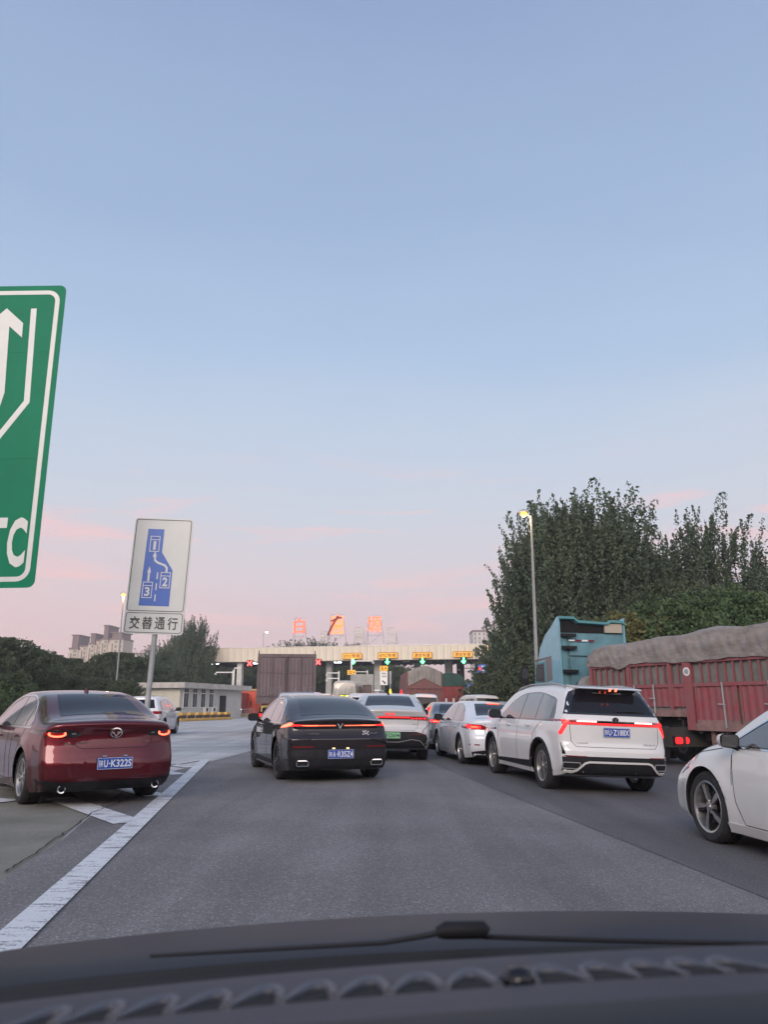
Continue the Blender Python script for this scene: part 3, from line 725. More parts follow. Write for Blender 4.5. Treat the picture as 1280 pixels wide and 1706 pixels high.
def build_suv():
    S = dict(SUV); S.update(archtrim=True, spokes=5, wstyle='twin')
    sh, root = start_car('white_suv', S, P_WHITE)
    side_glass_suv(sh, root, M['glass_clear'])
    # rear glass with its black surround
    sh.patch('tailgate_surround', [(-.80, 1.20), (.80, 1.20), (.70, 1.44), (.60, 1.60), (-.60, 1.60), (-.70, 1.44)], M['gloss_black'], 'rear', root, off=.004, cell=.05)
    sh.patch('rear_window', [(-.70, 1.235), (.70, 1.235), (.60, 1.45), (.53, 1.545), (-.53, 1.545), (-.60, 1.45)], M['glass'], 'rear', root, off=.008, cell=.05)
    sh.patch('windscreen', [(-.64, 3.62), (-.52, 2.95), (.52, 2.95), (.64, 3.62)], M['glass'], 'top', root, off=.004)
    w = MB(); h = sh.cast(.0, 1.27, 'rear')[0]; w.tube([(.05, h.y - .02, 1.262), (.30, h.y - .02, 1.27), (.52, h.y + .012, 1.262)], .009, M['black_plastic'], n=6); w.build('rear_wiper', root)
    sp_ = MB(); sp_.prism([(.0, 1.598), (.10, 1.59), (.55, 1.64), (.55, 1.668), (.05, 1.618)], P_WHITE, -.55, .55, 'YZ'); sp_.build('roof_spoiler', root, loc=(0, .18, .012), smooth=30, bevel=.012)
    for x in (-.045, .055):
        b = MB(); b.prism([(x - .016, -.022), (x + .010, -.022), (x + .024, .022), (x + .000, .022)], M['red_hot'], .13, .16); tag(b.build('brake_lamp', root, loc=(0, 0, 1.598)), 'lit high brake lamp')
    for sd in (-1, 1):
        r_ = MB(); P = [sh.cast(sd * .615, y, 'top')[0] + Vector((0, 0, z)) for y, z in ((.55, .0), (.68, .035), (1.2, .045), (2.2, .045), (2.75, .035), (2.9, .0))]
        r_.tube(P, .016, M['galv'], n=8); r_.build('roof_rail', root, smooth=60)
        sh.stroke('door_seam', [(2.12, 1.5), (2.14, 1.05), (2.14, .32), (3.1, .32), (3.24, .7), (3.26, 1.05)], .007, M['seam'], 'side', root, sd)
        sh.stroke('door_seam', [(.98, 1.08), (1.30, .86), (1.40, .6), (1.42, .34), (2.1, .32)], .007, M['seam'], 'side', root, sd)
        sh.patch('side_cladding', [(1.40, .42), (1.46, .30), (2.6, .30), (3.22, .30), (3.22, .36), (2.6, .38), (1.9, .40)][::-1], M['black_plastic'], 'side', root, sd, off=.006)
        sh.patch('side_skirt', [(1.40, .30), (1.42, .235), (3.24, .235), (3.24, .30)][::-1], P_WHITE, 'side', root, sd, off=.018)
        sh.patch('fender_vent', [(3.36, .86), (3.40, .90), (3.75, .88), (3.70, .85)], M['gloss_black'], 'side', root, sd, off=.005)
    handle(sh, root, 1.48, .99, P_WHITE); handle(sh, root, 2.52, .97, P_WHITE)
    # full-width lamp
    sh.patch('lamp_band', [(-.80, 1.045), (.80, 1.045), (.87, 1.115), (-.87, 1.115)], M['gloss_black'], 'rear', root, off=.004, cell=.05)
    bar = sh.patch('light_bar', [(-.80, 1.050), (.80, 1.050), (.80, 1.078), (-.80, 1.078)], M['red_glow'], 'rear', root, off=.009, cell=.05)
    for sx in (1, -1):
        A = [(.755, 1.05), (.815, 1.05), (.872, .92), (.865, .885), (.845, .895), (.80, .98)]
        Bq = [(.62, 1.05), (.84, 1.05), (.895, 1.118), (.60, 1.112)]
        A = A if sx > 0 else mirrorx(A); Bq = Bq if sx > 0 else mirrorx(Bq)
        A2 = [(x * 1.015 - sx * .005, z) for x, z in A]
        t = lamp_glow(sh, 'taillight', Bq, M['red_lens'], root, off=.007)
        o = lamp_glow(sh, 'light_blade', A2, M['red_glow'], root, off=.012); o.parent = t
        o = lamp_glow(sh, 'edge_lamp', [(sx * .74, 1.06), (sx * .83, 1.06), (sx * .888, 1.112), (sx * .74, 1.106)][::sx], M['red_glow'], root, off=.012); o.parent = t
        # side part of the lamp
        sp2 = sh.patch('side_lamp', [(.10, 1.06), (.34, 1.10), (.40, 1.115), (.12, 1.118)], M['red_lens'], 'side', root, sx, off=.006)
        for k in range(7):
            x = sx * (.34 + k * .045); o = lamp_glow(sh, 'led', rrect(x, 1.098, .036, .019, .006), M['pink_hot'], root, off=.014); o.parent = t
    plate(sh, root, .945, '陕U·Z188X')
    h = sh.cast(0, 1.135, 'rear')[0]; e = MB()
    O = [(.052 * math.cos(a), .042 * math.sin(a)) for a in np.linspace(0, 2 * math.pi, 20)[:-1]]
    e.prism(O, M['gloss_black'], -.008, .0); e.prism([(-.036, .026), (-.020, .030), (0, -.008), (.020, .030), (.036, .026), (.008, -.032), (-.008, -.032)], M['chrome'], -.014, -.007)
    e.build('emblem', root, loc=(0, h.y - .004, 1.135))
    sh.stroke('boot_seam', [(-.74, 1.04), (-.73, .80), (-.66, .715), (.66, .715), (.73, .80), (.74, 1.04)], .007, M['seam'], 'rear', root, off=.0012)
    h = sh.cast(.5, .775, 'rear')[0]; bl = text_mesh('GDI BLUE', .20, .018, .001); bl.materials.append(M['black_ink']); link('badge', bl, root, (.55, h.y - .014, .775))
    h = sh.cast(-.5, .775, 'rear')[0]; bl = text_mesh('CHANGAN', .20, .018, .001); bl.materials.append(M['chrome']); link('badge', bl, root, (-.58, h.y - .014, .775))
    # lower bumper
    sh.patch('lower_bumper', [(-.865, .56), (-.85, .35), (-.80, .30), (.80, .30), (.85, .35), (.865, .56), (.70, .575), (-.70, .575)][::-1], M['black_plastic'], 'rear', root, off=.005, cell=.05)
    sh.stroke('bumper_trim', [(-.84, .345), (-.72, .345), (-.66, .37), (-.55, .475), (-.48, .495), (.48, .495), (.55, .475), (.66, .37), (.72, .345), (.84, .345)], .028, P_WHITE2, 'rear', root, off=.020, step=.03)
    sh.stroke('reflector', [(-.84, .575), (-.52, .575)], .014, M['red_dim'], 'rear', root, off=.010); sh.stroke('reflector', [(.52, .575), (.84, .575)], .014, M['red_dim'], 'rear', root, off=.010)
    for sx in (1, -1):
        sh.stroke('exhaust_trim', rrect(sx * .735, .435, .24, .09, .02), .012, M['galv'], 'rear', root, off=.014, closed=True, step=.02)
        A = [(.835, .60), (.875, .60), (.885, .78), (.87, .72), (.845, .64)]
        sh.patch('bumper_vent', [(x - .012, z) for x, z in A] if sx > 0 else mirrorx([(x - .012, z) for x, z in A]), M['gloss_black'], 'rear', root, off=.006, cell=.04)
    mirror_part(sh, root, 3.18, 1.10, P_WHITE, s=1.1)
    h = sh.cast(-.25, 1.0, 'top')[0]; a = MB(); a.tube([h, h + Vector((0, -.10, .06))], .006, M['black_plastic'], n=5); a.build('aerial', root)
    return root
# ---- plain sedan, used in several coats
def build_sedan(name, p, kind='plain'):
    S = dict(SEDAN); S.update(L=4.67, W=1.80, wb=2.70, roh=1.02, R=.33, wstyle='blade', spokes=5, rimR=.235)
    if kind == 'plain': S.update(wstyle='single', spokes=9)
    if kind == 'front': S.update(sweepF=.24, R=.345, rimR=.25)
    sh, root = start_car(name, S, p)
    sh.patch('rear_window', [(-.58, .66), (.58, .66), (.52, 1.05), (.46, 1.37), (-.46, 1.37), (-.52, 1.05)], M['glass'], 'top', root, off=.004)
    sh.patch('windscreen', [(-.62, 3.42), (-.48, 2.82), (.48, 2.82), (.62, 3.42)], M['glass'], 'top', root, off=.004)
    side_glass_sedan(sh, root, M['glass_clear'], M['chrome'] if kind == 'front' else None, y0=.88, pil=(1.2, 1.97))
    for sd in (-1, 1):
        sh.stroke('door_seam', [(2.0, 1.32), (2.02, .95), (2.02, .26), (3.10, .26), (3.20, .45), (3.24, .92)], .007, M['seam'], 'side', root, sd)
        sh.stroke('door_seam', [(1.06, .95), (1.30, .74), (1.40, .5), (1.40, .30), (1.95, .26)], .007, M['seam'], 'side', root, sd)
        sh.patch('side_skirt', [(1.36, .255), (1.36, .175), (3.34, .175), (3.34, .255)][::-1], p, 'side', root, sd, off=.014)
    handle(sh, root, 1.42, .82, p); handle(sh, root, 2.44, .80, p)
    hot = M['led_orange'] if kind == 'plain' else M['red_hot']
    for sx in (1, -1):
        A = [(.46, .845), (.52, .79), (.80, .785), (.90, .81), (.88, .905), (.60, .90)]
        A = A if sx > 0 else mirrorx(A); t = lamp_glow(sh, 'taillight', A, M['red_lens'], root, off=.006)
        B = [(.60, .82), (.84, .81), (.86, .875), (.62, .875)]; B = B if sx > 0 else mirrorx(B)
        o = lamp_glow(sh, 'brake_lamp', B, M['red_glow'], root, off=.010); o.parent = t
        B = [(.66, .835), (.80, .83), (.80, .858), (.68, .858)]; B = B if sx > 0 else mirrorx(B)
        o = lamp_glow(sh, 'lamp_core', B, hot, root, off=.015); o.parent = t
        sh.patch('side_lamp', [(.18, .80), (.42, .84), (.44, .88), (.18, .90)], M['red_glow'], 'side', root, sx, off=.006)
        sh.patch('reflector', rrect(sx * .74, .47, .20, .025, .008), M['red_dim'], 'rear', root, off=.006)
        # headlight wrapping round the corner
        H = [(.38, .66), (.50, .60), (.80, .62), (.86, .70), (.70, .73)]; H = H if sx > 0 else mirrorx(H)
        sh.patch('headlight', H, M['glass_clear'], 'front', root, off=.006, cell=.05)
        sh.patch('side_headlight', [(4.08, .735), (4.30, .66), (4.36, .64), (4.34, .72), (4.20, .765)], M['glass_clear'], 'side', root, sx, off=.006, cell=.04)
        sh.stroke('bonnet_seam', [(3.42, .93), (3.9, .86), (4.22, .765)], .008, M['seam'], 'side', root, sx)
        sh.stroke('wing_seam', [(3.24, .92), (3.24, .6)], .006, M['seam'], 'side', root, sx)
    sh.patch('lower_bumper', [(-.80, .32), (-.76, .20), (.76, .20), (.80, .32), (.55, .36), (-.55, .36)][::-1], M['black_plastic'], 'rear', root, off=.006)
    sh.stroke('boot_seam', [(-.52, .92), (-.52, .72), (-.46, .68), (.46, .68), (.52, .72), (.52, .92)], .007, M['seam'], 'rear', root, off=.0012)
    b = MB(); h1 = sh.cast(0, 1.36, 'top')[0]; b.box((0, 1.355, h1.z + .012), (.30, .03, .014), M['red_hot'])
    if kind == 'plain': tag(b.build('brake_lamp', root, bevel=.003), 'lit high brake lamp')
    mirror_part(sh, root, 3.14, .955, p, s=.88 if kind == 'front' else 1.0)
    return root
def build_crossover():
    S = dict(SUV); S.update(L=4.84, W=1.91, wb=2.93, roh=.93, R=.36, rimR=.25, tumble=.40, fillet=.11, sweepR=.16, DR=1.1, spokes=5)
    S['top'] = [(0, 1.13), (.05, 1.165), (.12, 1.18), (.30, 1.22), (1.20, 1.49), (1.7, 1.545), (2.3, 1.55), (2.9, 1.50), (3.75, 1.10), (3.95, 1.04), (4.5, .95), (4.75, .84), (4.84, .76)]
    S['belt'] = [(0, 1.06), (.6, 1.05), (1.6, 1.0), (3.4, .97), (4.2, .88), (4.84, .70)]
    S['plan'] = [(0, .95), (.3, .975), (.9, 1.0), (2.5, 1.0), (3.8, .995), (4.4, .96), (4.84, .88)]
    S['rear'] = [(.20, .14), (.34, .04), (.50, .0), (.66, .01), (.80, .06), (.95, .075), (1.05, .06), (1.13, .02), (1.2, .0)]
    sh, root = start_car('pale_crossover', S, P_SILVER)
    sh.patch('rear_window', [(-.60, .40), (.60, .40), (.54, .85), (.50, 1.13), (-.50, 1.13), (-.54, .85)], M['glass'], 'top', root, off=.004)
    sh.patch('windscreen', [(-.64, 3.62), (-.52, 3.0), (.52, 3.0), (.64, 3.62)], M['glass'], 'top', root, off=.004)
    side_glass_suv(sh, root, M['glass_clear'], y0=.70, y1=3.45, zb=1.03, h=.38)
    sh.patch('lamp_band', [(-.90, .93), (.90, .93), (.90, 1.0), (-.90, 1.0)], M['gloss_black'], 'rear', root, off=.004, cell=.05)
    sh.patch('light_bar', [(-.62, .962), (.62, .962), (.62, .990), (-.62, .990)], M['red_glow'], 'rear', root, off=.009, cell=.05)
    for sx in (1, -1):
        A = [(.44, .935), (.88, .91), (.90, .985), (.48, .998)]; A = A if sx > 0 else mirrorx(A)
        t = lamp_glow(sh, 'taillight', A, M['red_lens'], root, off=.012)
        for k in range(4):
            x = sx * (.52 + k * .095); o = lamp_glow(sh, 'led', [(x - .03, .945), (x + .03, .942), (x + .036, .97), (x - .024, .972)], M['red_glow'], root, off=.016); o.parent = t
        sh.stroke('bumper_crease', [(sx * .90, .80), (sx * .78, .70), (sx * .74, .60)], .012, M['seam'], 'rear', root, off=.004)
    me = text_mesh('BYD', .22, .045, .002, .02); me.materials.append(M['red_glow']); h = sh.cast(0, 1.045, 'rear')[0]; link('badge', me, root, (0, h.y - .014, 1.045))
    me = text_mesh('SONG L', .12, .02, .002); me.materials.append(M['steel']); h = sh.cast(.55, .83, 'rear')[0]; link('badge', me, root, (.58, h.y - .014, .83))
    sh.patch('lower_bumper', [(-.84, .60), (-.92, .40), (-.82, .30), (.82, .30), (.92, .40), (.84, .60), (.60, .66), (-.60, .66)][::-1], M['black_plastic'], 'rear', root, off=.005, cell=.05)
    sh.stroke('bumper_trim', [(-.80, .36), (-.70, .46), (-.50, .49), (-.2, .43), (.2, .43), (.50, .49), (.70, .46), (.80, .36)], .018, M['steel'], 'rear', root, off=.014, step=.03)
    sh.stroke('boot_seam', [(-.66, .92), (-.64, .75), (-.56, .69), (.56, .69), (.64, .75), (.66, .92)], .007, M['seam'], 'rear', root, off=.0012)
    for sx in (-1, 1): sh.stroke('reflector', [(sx * .5, .61), (sx * .82, .60)], .012, M['red_dim'], 'rear', root, off=.009)
    plate(sh, root, .575, 'F22694', 'green')
    h = sh.cast(0, 1.35, 'top')[0]; b = MB(); b.prism([(-.035, 0), (.035, 0), (.028, .05), (.0, .065), (-.028, .05)], M['gloss_black'], 1.33, 1.45); b.build('aerial_fin', root, loc=(0, 0, h.z - .012))
    mirror_part(sh, root, 3.25, 1.03, P_SILVER, s=1.1)
    return root
def build_wagon(name, p, H=1.70, brake=False, light='dim'):
    """A simpler SUV, seen far off."""
    S = dict(SUV); k = H / 1.70
    S['top'] = [(a, z * k if z > 1.2 else z) for a, z in S['top']]
    S.update(spokes=5, wstyle='single', L=4.6, wb=2.66)
    sh, root = start_car(name, S, p)
    side_glass_suv(sh, root, M['glass_clear'], h=.44 * k)
    sh.patch('rear_window', [(-.68, 1.16), (.68, 1.16), (.60, 1.42 * k), (.56, 1.54 * k), (-.56, 1.54 * k), (-.60, 1.42 * k)], M['glass'], 'rear', root, off=.006, cell=.06)
    sh.patch('windscreen', [(-.64, 3.62), (-.52, 2.95), (.52, 2.95), (.64, 3.62)], M['glass'], 'top', root, off=.004)
    for sx in (1, -1):
        A = [(.56, .93), (.90, .90), (.90, 1.03), (.62, 1.04)]; A = A if sx > 0 else mirrorx(A)
        t = lamp_glow(sh, 'taillight', A, M['red_glow'] if brake else M['red_lens'], root, off=.006)
        sh.patch('side_lamp', [(.14, .92), (.42, .93), (.44, 1.03), (.14, 1.04)], M['red_dim'], 'side', root, sx, off=.006)
        sh.stroke('door_seam', [(2.12, 1.5), (2.14, 1.05), (2.14, .32), (3.1, .32), (3.24, .7)], .008, M['seam'], 'side', root, sx)
    handle(sh, root, 1.48, .97, p); handle(sh, root, 2.52, .95, p)
    if brake:
        b = MB(); h = sh.cast(0, 1.56 * k, 'rear')[0]; b.box((0, h.y - .01, 1.585 * k), (.34, .03, .02), M['red_hot']); b.build('brake_lamp', root)
    sh.patch('lower_bumper', [(-.84, .52), (-.80, .32), (.80, .32), (.84, .52)][::-1], M['black_plastic'], 'rear', root, off=.005)
    mirror_part(sh, root, 3.18, 1.06, p if brake else M['black_plastic'], s=1.1)
    return root
def build_van(name, p, H=2.05, W=1.72, brake=False, L_=4.5):
    S = dict(SUV); S.update(L=L_, W=W, wb=2.75, roh=.80, R=.31, rimR=.19, tw=.19, gap=.05, DR=.9, tumble=.17, tq=.03, fillet=.10, sweepR=.08, sweepF=.22, spokes=6, wstyle='single', crown=.06)
    S['top'] = [(0, H - .10), (.08, H - .04), (.5, H), (2.4, H), (3.3, H - .10), (4.0, 1.30), (L_ - .15, 1.05), (L_, .95)]
    S['bot'] = [(0, .28), (.4, .22), (4.0, .22), (L_, .26)]
    S['belt'] = [(0, 1.10), (3.6, 1.05), (L_, .80)]
    S['plan'] = [(0, .97), (.3, .99), (3.2, 1.0), (L_ - .3, .97), (L_, .90)]
    S['rear'] = [(.22, .06), (.4, .0), (.6, .0), (.7, .05), (1.1, .06), (H - .1, .16), (H, .2)]
    sh, root = start_car(name, S, p)
    hw = W / 2
    for sd in (-1, 1):
        for (a, b) in ((.22, 1.20), (1.30, 2.25), (2.38, 3.20)):
            P = [(a, 1.15), (b, 1.15), (b - (.0 if b < 3 else .05), H - .24), (a + .04, H - .24)]
            if b > 3: P = [(a, 1.15), (3.75, 1.15), (3.25, H - .26), (a, H - .24)]
            sh.patch('window', P[::1], M['glass_clear'], 'side', root, sd, off=.005)
        sh.patch('taillight', [(sd * (hw - .16), .80), (sd * (hw - .04), .80), (sd * (hw - .05), 1.12), (sd * (hw - .16), 1.12)][::sd], M['red_glow'] if brake else M['red_lens'], 'rear', root, off=.008, cell=.05)
    sh.patch('rear_window', rrect(0, (1.17 + H - .20) / 2, W - .44, H - .20 - 1.17, .06), M['glass'], 'rear', root, off=.006)
    sh.patch('windscreen', [(-hw + .22, 3.95), (-hw + .28, 3.35), (hw - .28, 3.35), (hw - .22, 3.95)], M['glass'], 'top', root, off=.004)
    sh.stroke('boot_seam', [(-hw + .14, H - .14), (-hw + .14, .62), (hw - .14, .62), (hw - .14, H - .14)], .010, M['seam'], 'rear', root, off=.0015)
    for sx in (-1, 1):
        sh.stroke('door_seam', [(1.25, H - .16), (1.25, .32), (2.3, .32), (2.3, H - .16)], .010, M['seam'], 'side', root, sx)
    if brake:
        b = MB(); h = sh.cast(0, H - .12, 'rear')[0]; b.box((0, h.y, H - .125), (.42, .04, .03), M['red_hot']); b.build('brake_lamp', root)
    mirror_part(sh, root, 3.62, 1.22, p, s=1.2)
    return root
mat_lamp_warm = mat('warm_lamp', (.8, .7, .4), .4, emit=(1, .75, .35), es=1.5)
T0 = __import__('time').time()
car = park(build_red(), -3.40, 9.75, 37); tag(car, 'glossy dark red sedan turning left, half over the white hatched marking', 'car')
car = park(build_black(), -.71, 12.7, 18); tag(car, 'black liftback with a thin glowing light strip across its tail and blue plate R35Z4', 'car')
car = park(build_suv(), 3.64, 12.0, 9); tag(car, 'white SUV with a full-width red lamp and blue plate Z188X', 'car')
car = park(build_crossover(), .13, 17.65, 2); tag(car, 'pale silver crossover with a green plate, just beyond the black liftback', 'car')
WS = build_sedan('white_sedan', P_WHITE3)
tag(park(WS, 2.74, 16.9, 7), 'white sedan with lit orange-red brake lamps between the silver crossover and the white SUV', 'car')
nose = build_sedan('white_sedan', P_WHITE2, 'front')
tag(park(nose, 4.66, 4.40, 8), 'white sedan cut off by the right edge, showing front wheel and black mirror', 'car')
gs = build_sedan('grey_sedan', P_GREY, 'dark')
tag(park(gs, 2.25, 22.6, 3), 'dark grey sedan squeezed between the silver crossover and the white sedan', 'car')
w1 = build_wagon('white_suv', P_WHITE3, 1.68)
tag(park(w1, -10.55, 32.5, 3), 'white SUV driving on the pale concrete beyond the red sedan', 'car')
w2 = copy_tree(w1); tag(park(w2, -2.45, 22.9, 10), 'white car of which only the roof shows above the black liftback', 'car')
w3 = copy_tree(w1); tag(park(w3, -.50, 25.4, 4), 'white SUV hidden but for its roof and dark rear window beyond the silver crossover', 'car')
w4 = copy_tree(w1); w4.name = 'white_wagon'; tag(park(w4, 6.25, 34.2, 12), 'low white wagon just right of the white van, behind the front white SUV', 'car')
v1 = build_van('white_van', P_VAN, 2.08, 1.75)
tag(park(v1, 5.6, 41, 10), 'white van with big side windows waiting before the toll gate under the blue sign', 'van')
v2 = build_van('brake_lit_van', P_WHITE3, 2.02, 1.66, True)
tag(park(v2, 2.3, 42, 3), 'small white van with glowing red brake lamps behind the dump truck', 'van')
print('cars', __import__('time').time() - T0)
# ------------------------------------------------------------------ ground, road, plaza, painted lines
def sheet(name, poly, m, k, grid=2.0, kind='structure'):
    """A flat-lying surface that follows the crossfall, k steps of 4 mm above the soil."""
    xs = [p[0] for p in poly]; ys = [p[1] for p in poly]; x0, x1, y0, y1 = min(xs), max(xs), min(ys), max(ys)
    out = []
    cuts = [.3, 9.3]
    def split(a, b):
        ts = {0.0}
        for c in cuts:
            if (a[0] - c) * (b[0] - c) < 0: ts.add((c - a[0]) / (b[0] - a[0]))
        n = max(1, int(math.hypot(b[0] - a[0], b[1] - a[1]) / (grid if max(abs(a[0]), abs(a[1]), abs(b[0]), abs(b[1])) < 150 else 200)))
        ts |= {i / n for i in range(n)}
        return [(a[0] + (b[0] - a[0]) * t, a[1] + (b[1] - a[1]) * t) for t in sorted(ts)]
    for i in range(len(poly)): out += split(poly[i], poly[(i + 1) % len(poly)])
    pts = list(out)
    def inside(x, y):
        c = False; j = len(poly) - 1
        for i in range(len(poly)):
            if (poly[i][1] > y) != (poly[j][1] > y) and x < (poly[j][0] - poly[i][0]) * (y - poly[i][1]) / (poly[j][1] - poly[i][1]) + poly[i][0]: c = not c
            j = i
        return c
    gx = sorted(set([.3, 9.3] + list(np.arange(math.floor(max(x0, -60) / 3) * 3, min(x1, 60), 3.0)))); gy = np.arange(math.floor(max(y0, -12) / 3) * 3, min(y1, 90), 3.0)
    for x in gx:
        for y in gy:
            if x0 < x < x1 and y0 < y < y1 and inside(x, y): pts.append((x, float(y)))
    r = delaunay_2d_cdt([Vector(p) for p in pts], [(i, (i + 1) % len(out)) for i in range(len(out))], [], 1, 1e-5)
    v = [(p[0], p[1], gz(p[0], p[1]) + .004 * k) for p in r[0]]
    mb = MB(); mb.add(v, [tuple(f) for f in r[2]], m); me = mb
    o = me.build(name)
    for p in o.data.polygons:
        pass
    bm = bmesh.new(); bm.from_mesh(o.data)
    dn = [f for f in bm.faces if f.normal.z < 0]; bmesh.ops.reverse_faces(bm, faces=dn); bm.to_mesh(o.data); bm.free()
    return tag(o, kind=kind)
def g2(px, py): p = onground(px, py); return (p.x, p.y)
def asphalt(name, base, spk=1.0, tint=(1, 1, 1)):
    m = bpy.data.materials.new(name); m.use_nodes = True; t = m.node_tree; p = t.nodes['Principled BSDF']
    c = t.nodes.new('ShaderNodeTexCoord'); o = c.outputs['Object']
    def noise(sc, det=2, mp=None):
        n = t.nodes.new('ShaderNodeTexNoise'); n.inputs['Scale'].default_value = sc; n.inputs['Detail'].default_value = det
        if mp:
            q = t.nodes.new('ShaderNodeMapping'); q.inputs['Scale'].default_value = mp; q.inputs['Rotation'].default_value = (0, 0, R(8)); t.links.new(o, q.inputs[0]); t.links.new(q.outputs[0], n.inputs['Vector'])
        else: t.links.new(o, n.inputs['Vector'])
        return n.outputs[0]
    def ramp(src, a, b, ca, cb):
        r = t.nodes.new('ShaderNodeMapRange'); r.inputs[1].default_value = a; r.inputs[2].default_value = b; r.inputs[3].default_value = ca; r.inputs[4].default_value = cb; t.links.new(src, r.inputs[0]); return r.outputs[0]
    def mul(a, b):
        x = t.nodes.new('ShaderNodeMath'); x.operation = 'MULTIPLY'; t.links.new(a, x.inputs[0]); t.links.new(b, x.inputs[1]); return x.outputs[0]
    vo = t.nodes.new('ShaderNodeTexVoronoi'); vo.inputs['Scale'].default_value = 95; t.links.new(o, vo.inputs['Vector'])
    sx = t.nodes.new('ShaderNodeSeparateColor'); t.links.new(vo.outputs['Color'], sx.inputs[0])
    st = ramp(sx.outputs[0], .86, 1.0, 1.0, 1.0 + 1.6 * spk)           # pale chips
    fine = ramp(noise(60, 4), .3, .7, .72, 1.28)
    big = ramp(noise(.55, 6), .3, .7, .80, 1.16)
    lane = ramp(noise(1.0, 3, (1.7, .07, 1)), .3, .7, .78, 1.14)          # tyre tracks along the lane
    v = mul(mul(st, fine), mul(big, lane))
    cc = t.nodes.new('ShaderNodeVectorMath'); cc.operation = 'SCALE'; cc.inputs[0].default_value = [base * q for q in tint]; t.links.new(v, cc.inputs['Scale'])
    t.links.new(cc.outputs[0], p.inputs['Base Color'])
    p.inputs['Roughness'].default_value = .78
    b = t.nodes.new('ShaderNodeBump'); b.inputs['Strength'].default_value = .7; b.inputs['Distance'].default_value = .006; t.links.new(noise(110, 3), b.inputs['Height']); t.links.new(b.outputs[0], p.inputs['Normal'])
    return m
A1 = asphalt('worn_asphalt', .168, .7, (1.05, .99, .97)); A2 = asphalt('newer_asphalt', .115, .45, (1.04, .99, 1.0))
CON = asphalt('pale_concrete', .50, .1, (1, .99, .97)); DIRT = mat('dirt', (.27, .255, .215), .95, var=.35, vscale=.9, color2=(.15, .15, .12), bump=.7, bscale=18)
SOIL = mat('soil_and_grass', (.10, .11, .06), .95, var=.4, vscale=.3, color2=(.07, .06, .04))
LINE = bpy.data.materials.new('worn_line_paint'); LINE.use_nodes = True
def _line():
    t = LINE.node_tree; p = t.nodes['Principled BSDF']; c = t.nodes.new('ShaderNodeTexCoord')
    mp = t.nodes.new('ShaderNodeMapping'); mp.inputs['Scale'].default_value = (1.6, 8, 1); t.links.new(c.outputs['Object'], mp.inputs[0])
    n = t.nodes.new('ShaderNodeTexNoise'); n.inputs['Scale'].default_value = 2.0; n.inputs['Detail'].default_value = 7; n.inputs['Roughness'].default_value = .7; t.links.new(mp.outputs[0], n.inputs['Vector'])
    w = t.nodes.new('ShaderNodeTexNoise'); w.inputs['Scale'].default_value = 55; w.inputs['Detail'].default_value = 3; t.links.new(c.outputs['Object'], w.inputs['Vector'])
    a = t.nodes.new('ShaderNodeMath'); a.operation = 'MULTIPLY_ADD'; t.links.new(w.outputs[0], a.inputs[0]); a.inputs[1].default_value = .35; t.links.new(n.outputs[0], a.inputs[2])
    r = t.nodes.new('ShaderNodeValToRGB'); e = r.color_ramp.elements; e[0].position = .57; e[0].color = (.22, .22, .23, 1); e[1].position = .65; e[1].color = (.70, .71, .72, 1)
    t.links.new(a.outputs[0], r.inputs[0]); t.links.new(r.outputs[0], p.inputs['Base Color']); p.inputs['Roughness'].default_value = .7
_line()
sheet('ground', [(-2500, -60), (2500, -60), (2500, 3500), (-2500, 3500)], SOIL, -30)
# the old asphalt apron, the newer lane at its right, and the concrete toll plaza beyond
F1, F2 = g2(232, 1300), g2(430, 1248)
dx, dy = F2[0] - F1[0], F2[1] - F1[1]
FL = (F1[0] - dx * 1.0, F1[1] - dy * 1.0)
FR = (30, F2[1] + 9)
seamA, seamB = g2(1280, 1500), g2(700, 1265)
sd_ = ((seamB[0] - seamA[0]), (seamB[1] - seamA[1]))
S0 = (seamA[0] - sd_[0] * 1.3, seamA[1] - sd_[1] * 1.3); S1 = (seamB[0] + sd_[0] * .35, seamB[1] + sd_[1] * .35)
sheet('concrete_plaza', [(-75, -8), (45, -8), (45, 150), (-75, 150)], CON, 0)
sheet('dirt_verge', [(-40, -10), (-3.2, -10)] + [g2(0, 1478), g2(100, 1400), g2(150, 1352), g2(120, 1320)] + [(F1[0] - 2, F1[1] - 1.2), (-40, F1[1] - 6)], DIRT, 1)
sheet('asphalt_road', [(-2.6, -10), (40, -10), (40, F2[1] + 10), F2, F1, g2(170, 1340), g2(160, 1353), g2(110, 1395), g2(0, 1470), (-3.4, 4.0)], A1, 2)
sheet('asphalt_lane', [S0, (38, -9.5), (38, F2[1] + 9), (S1[0] + 4, F2[1] + 8), S1], A2, 3)
def strip(name, a, b, w0, w1=None, k=4, m=LINE):
    a, b = Vector(a), Vector(b); d = (b - a).normalized(); n = Vector((-d[1], d[0])); w1 = w1 or w0
    return sheet(name, [tuple(a - n * w0 / 2), tuple(a + n * w0 / 2), tuple(b + n * w1 / 2), tuple(b - n * w1 / 2)], m, k)
LA, LB = Vector(g2(28, 1560)), Vector(g2(343, 1266)); LD = (LB - LA).normalized()
tag(strip('edge_line', tuple(LA - LD * 7), tuple(LB), .21, k=5), 'broad worn white line running up the left of the lane')
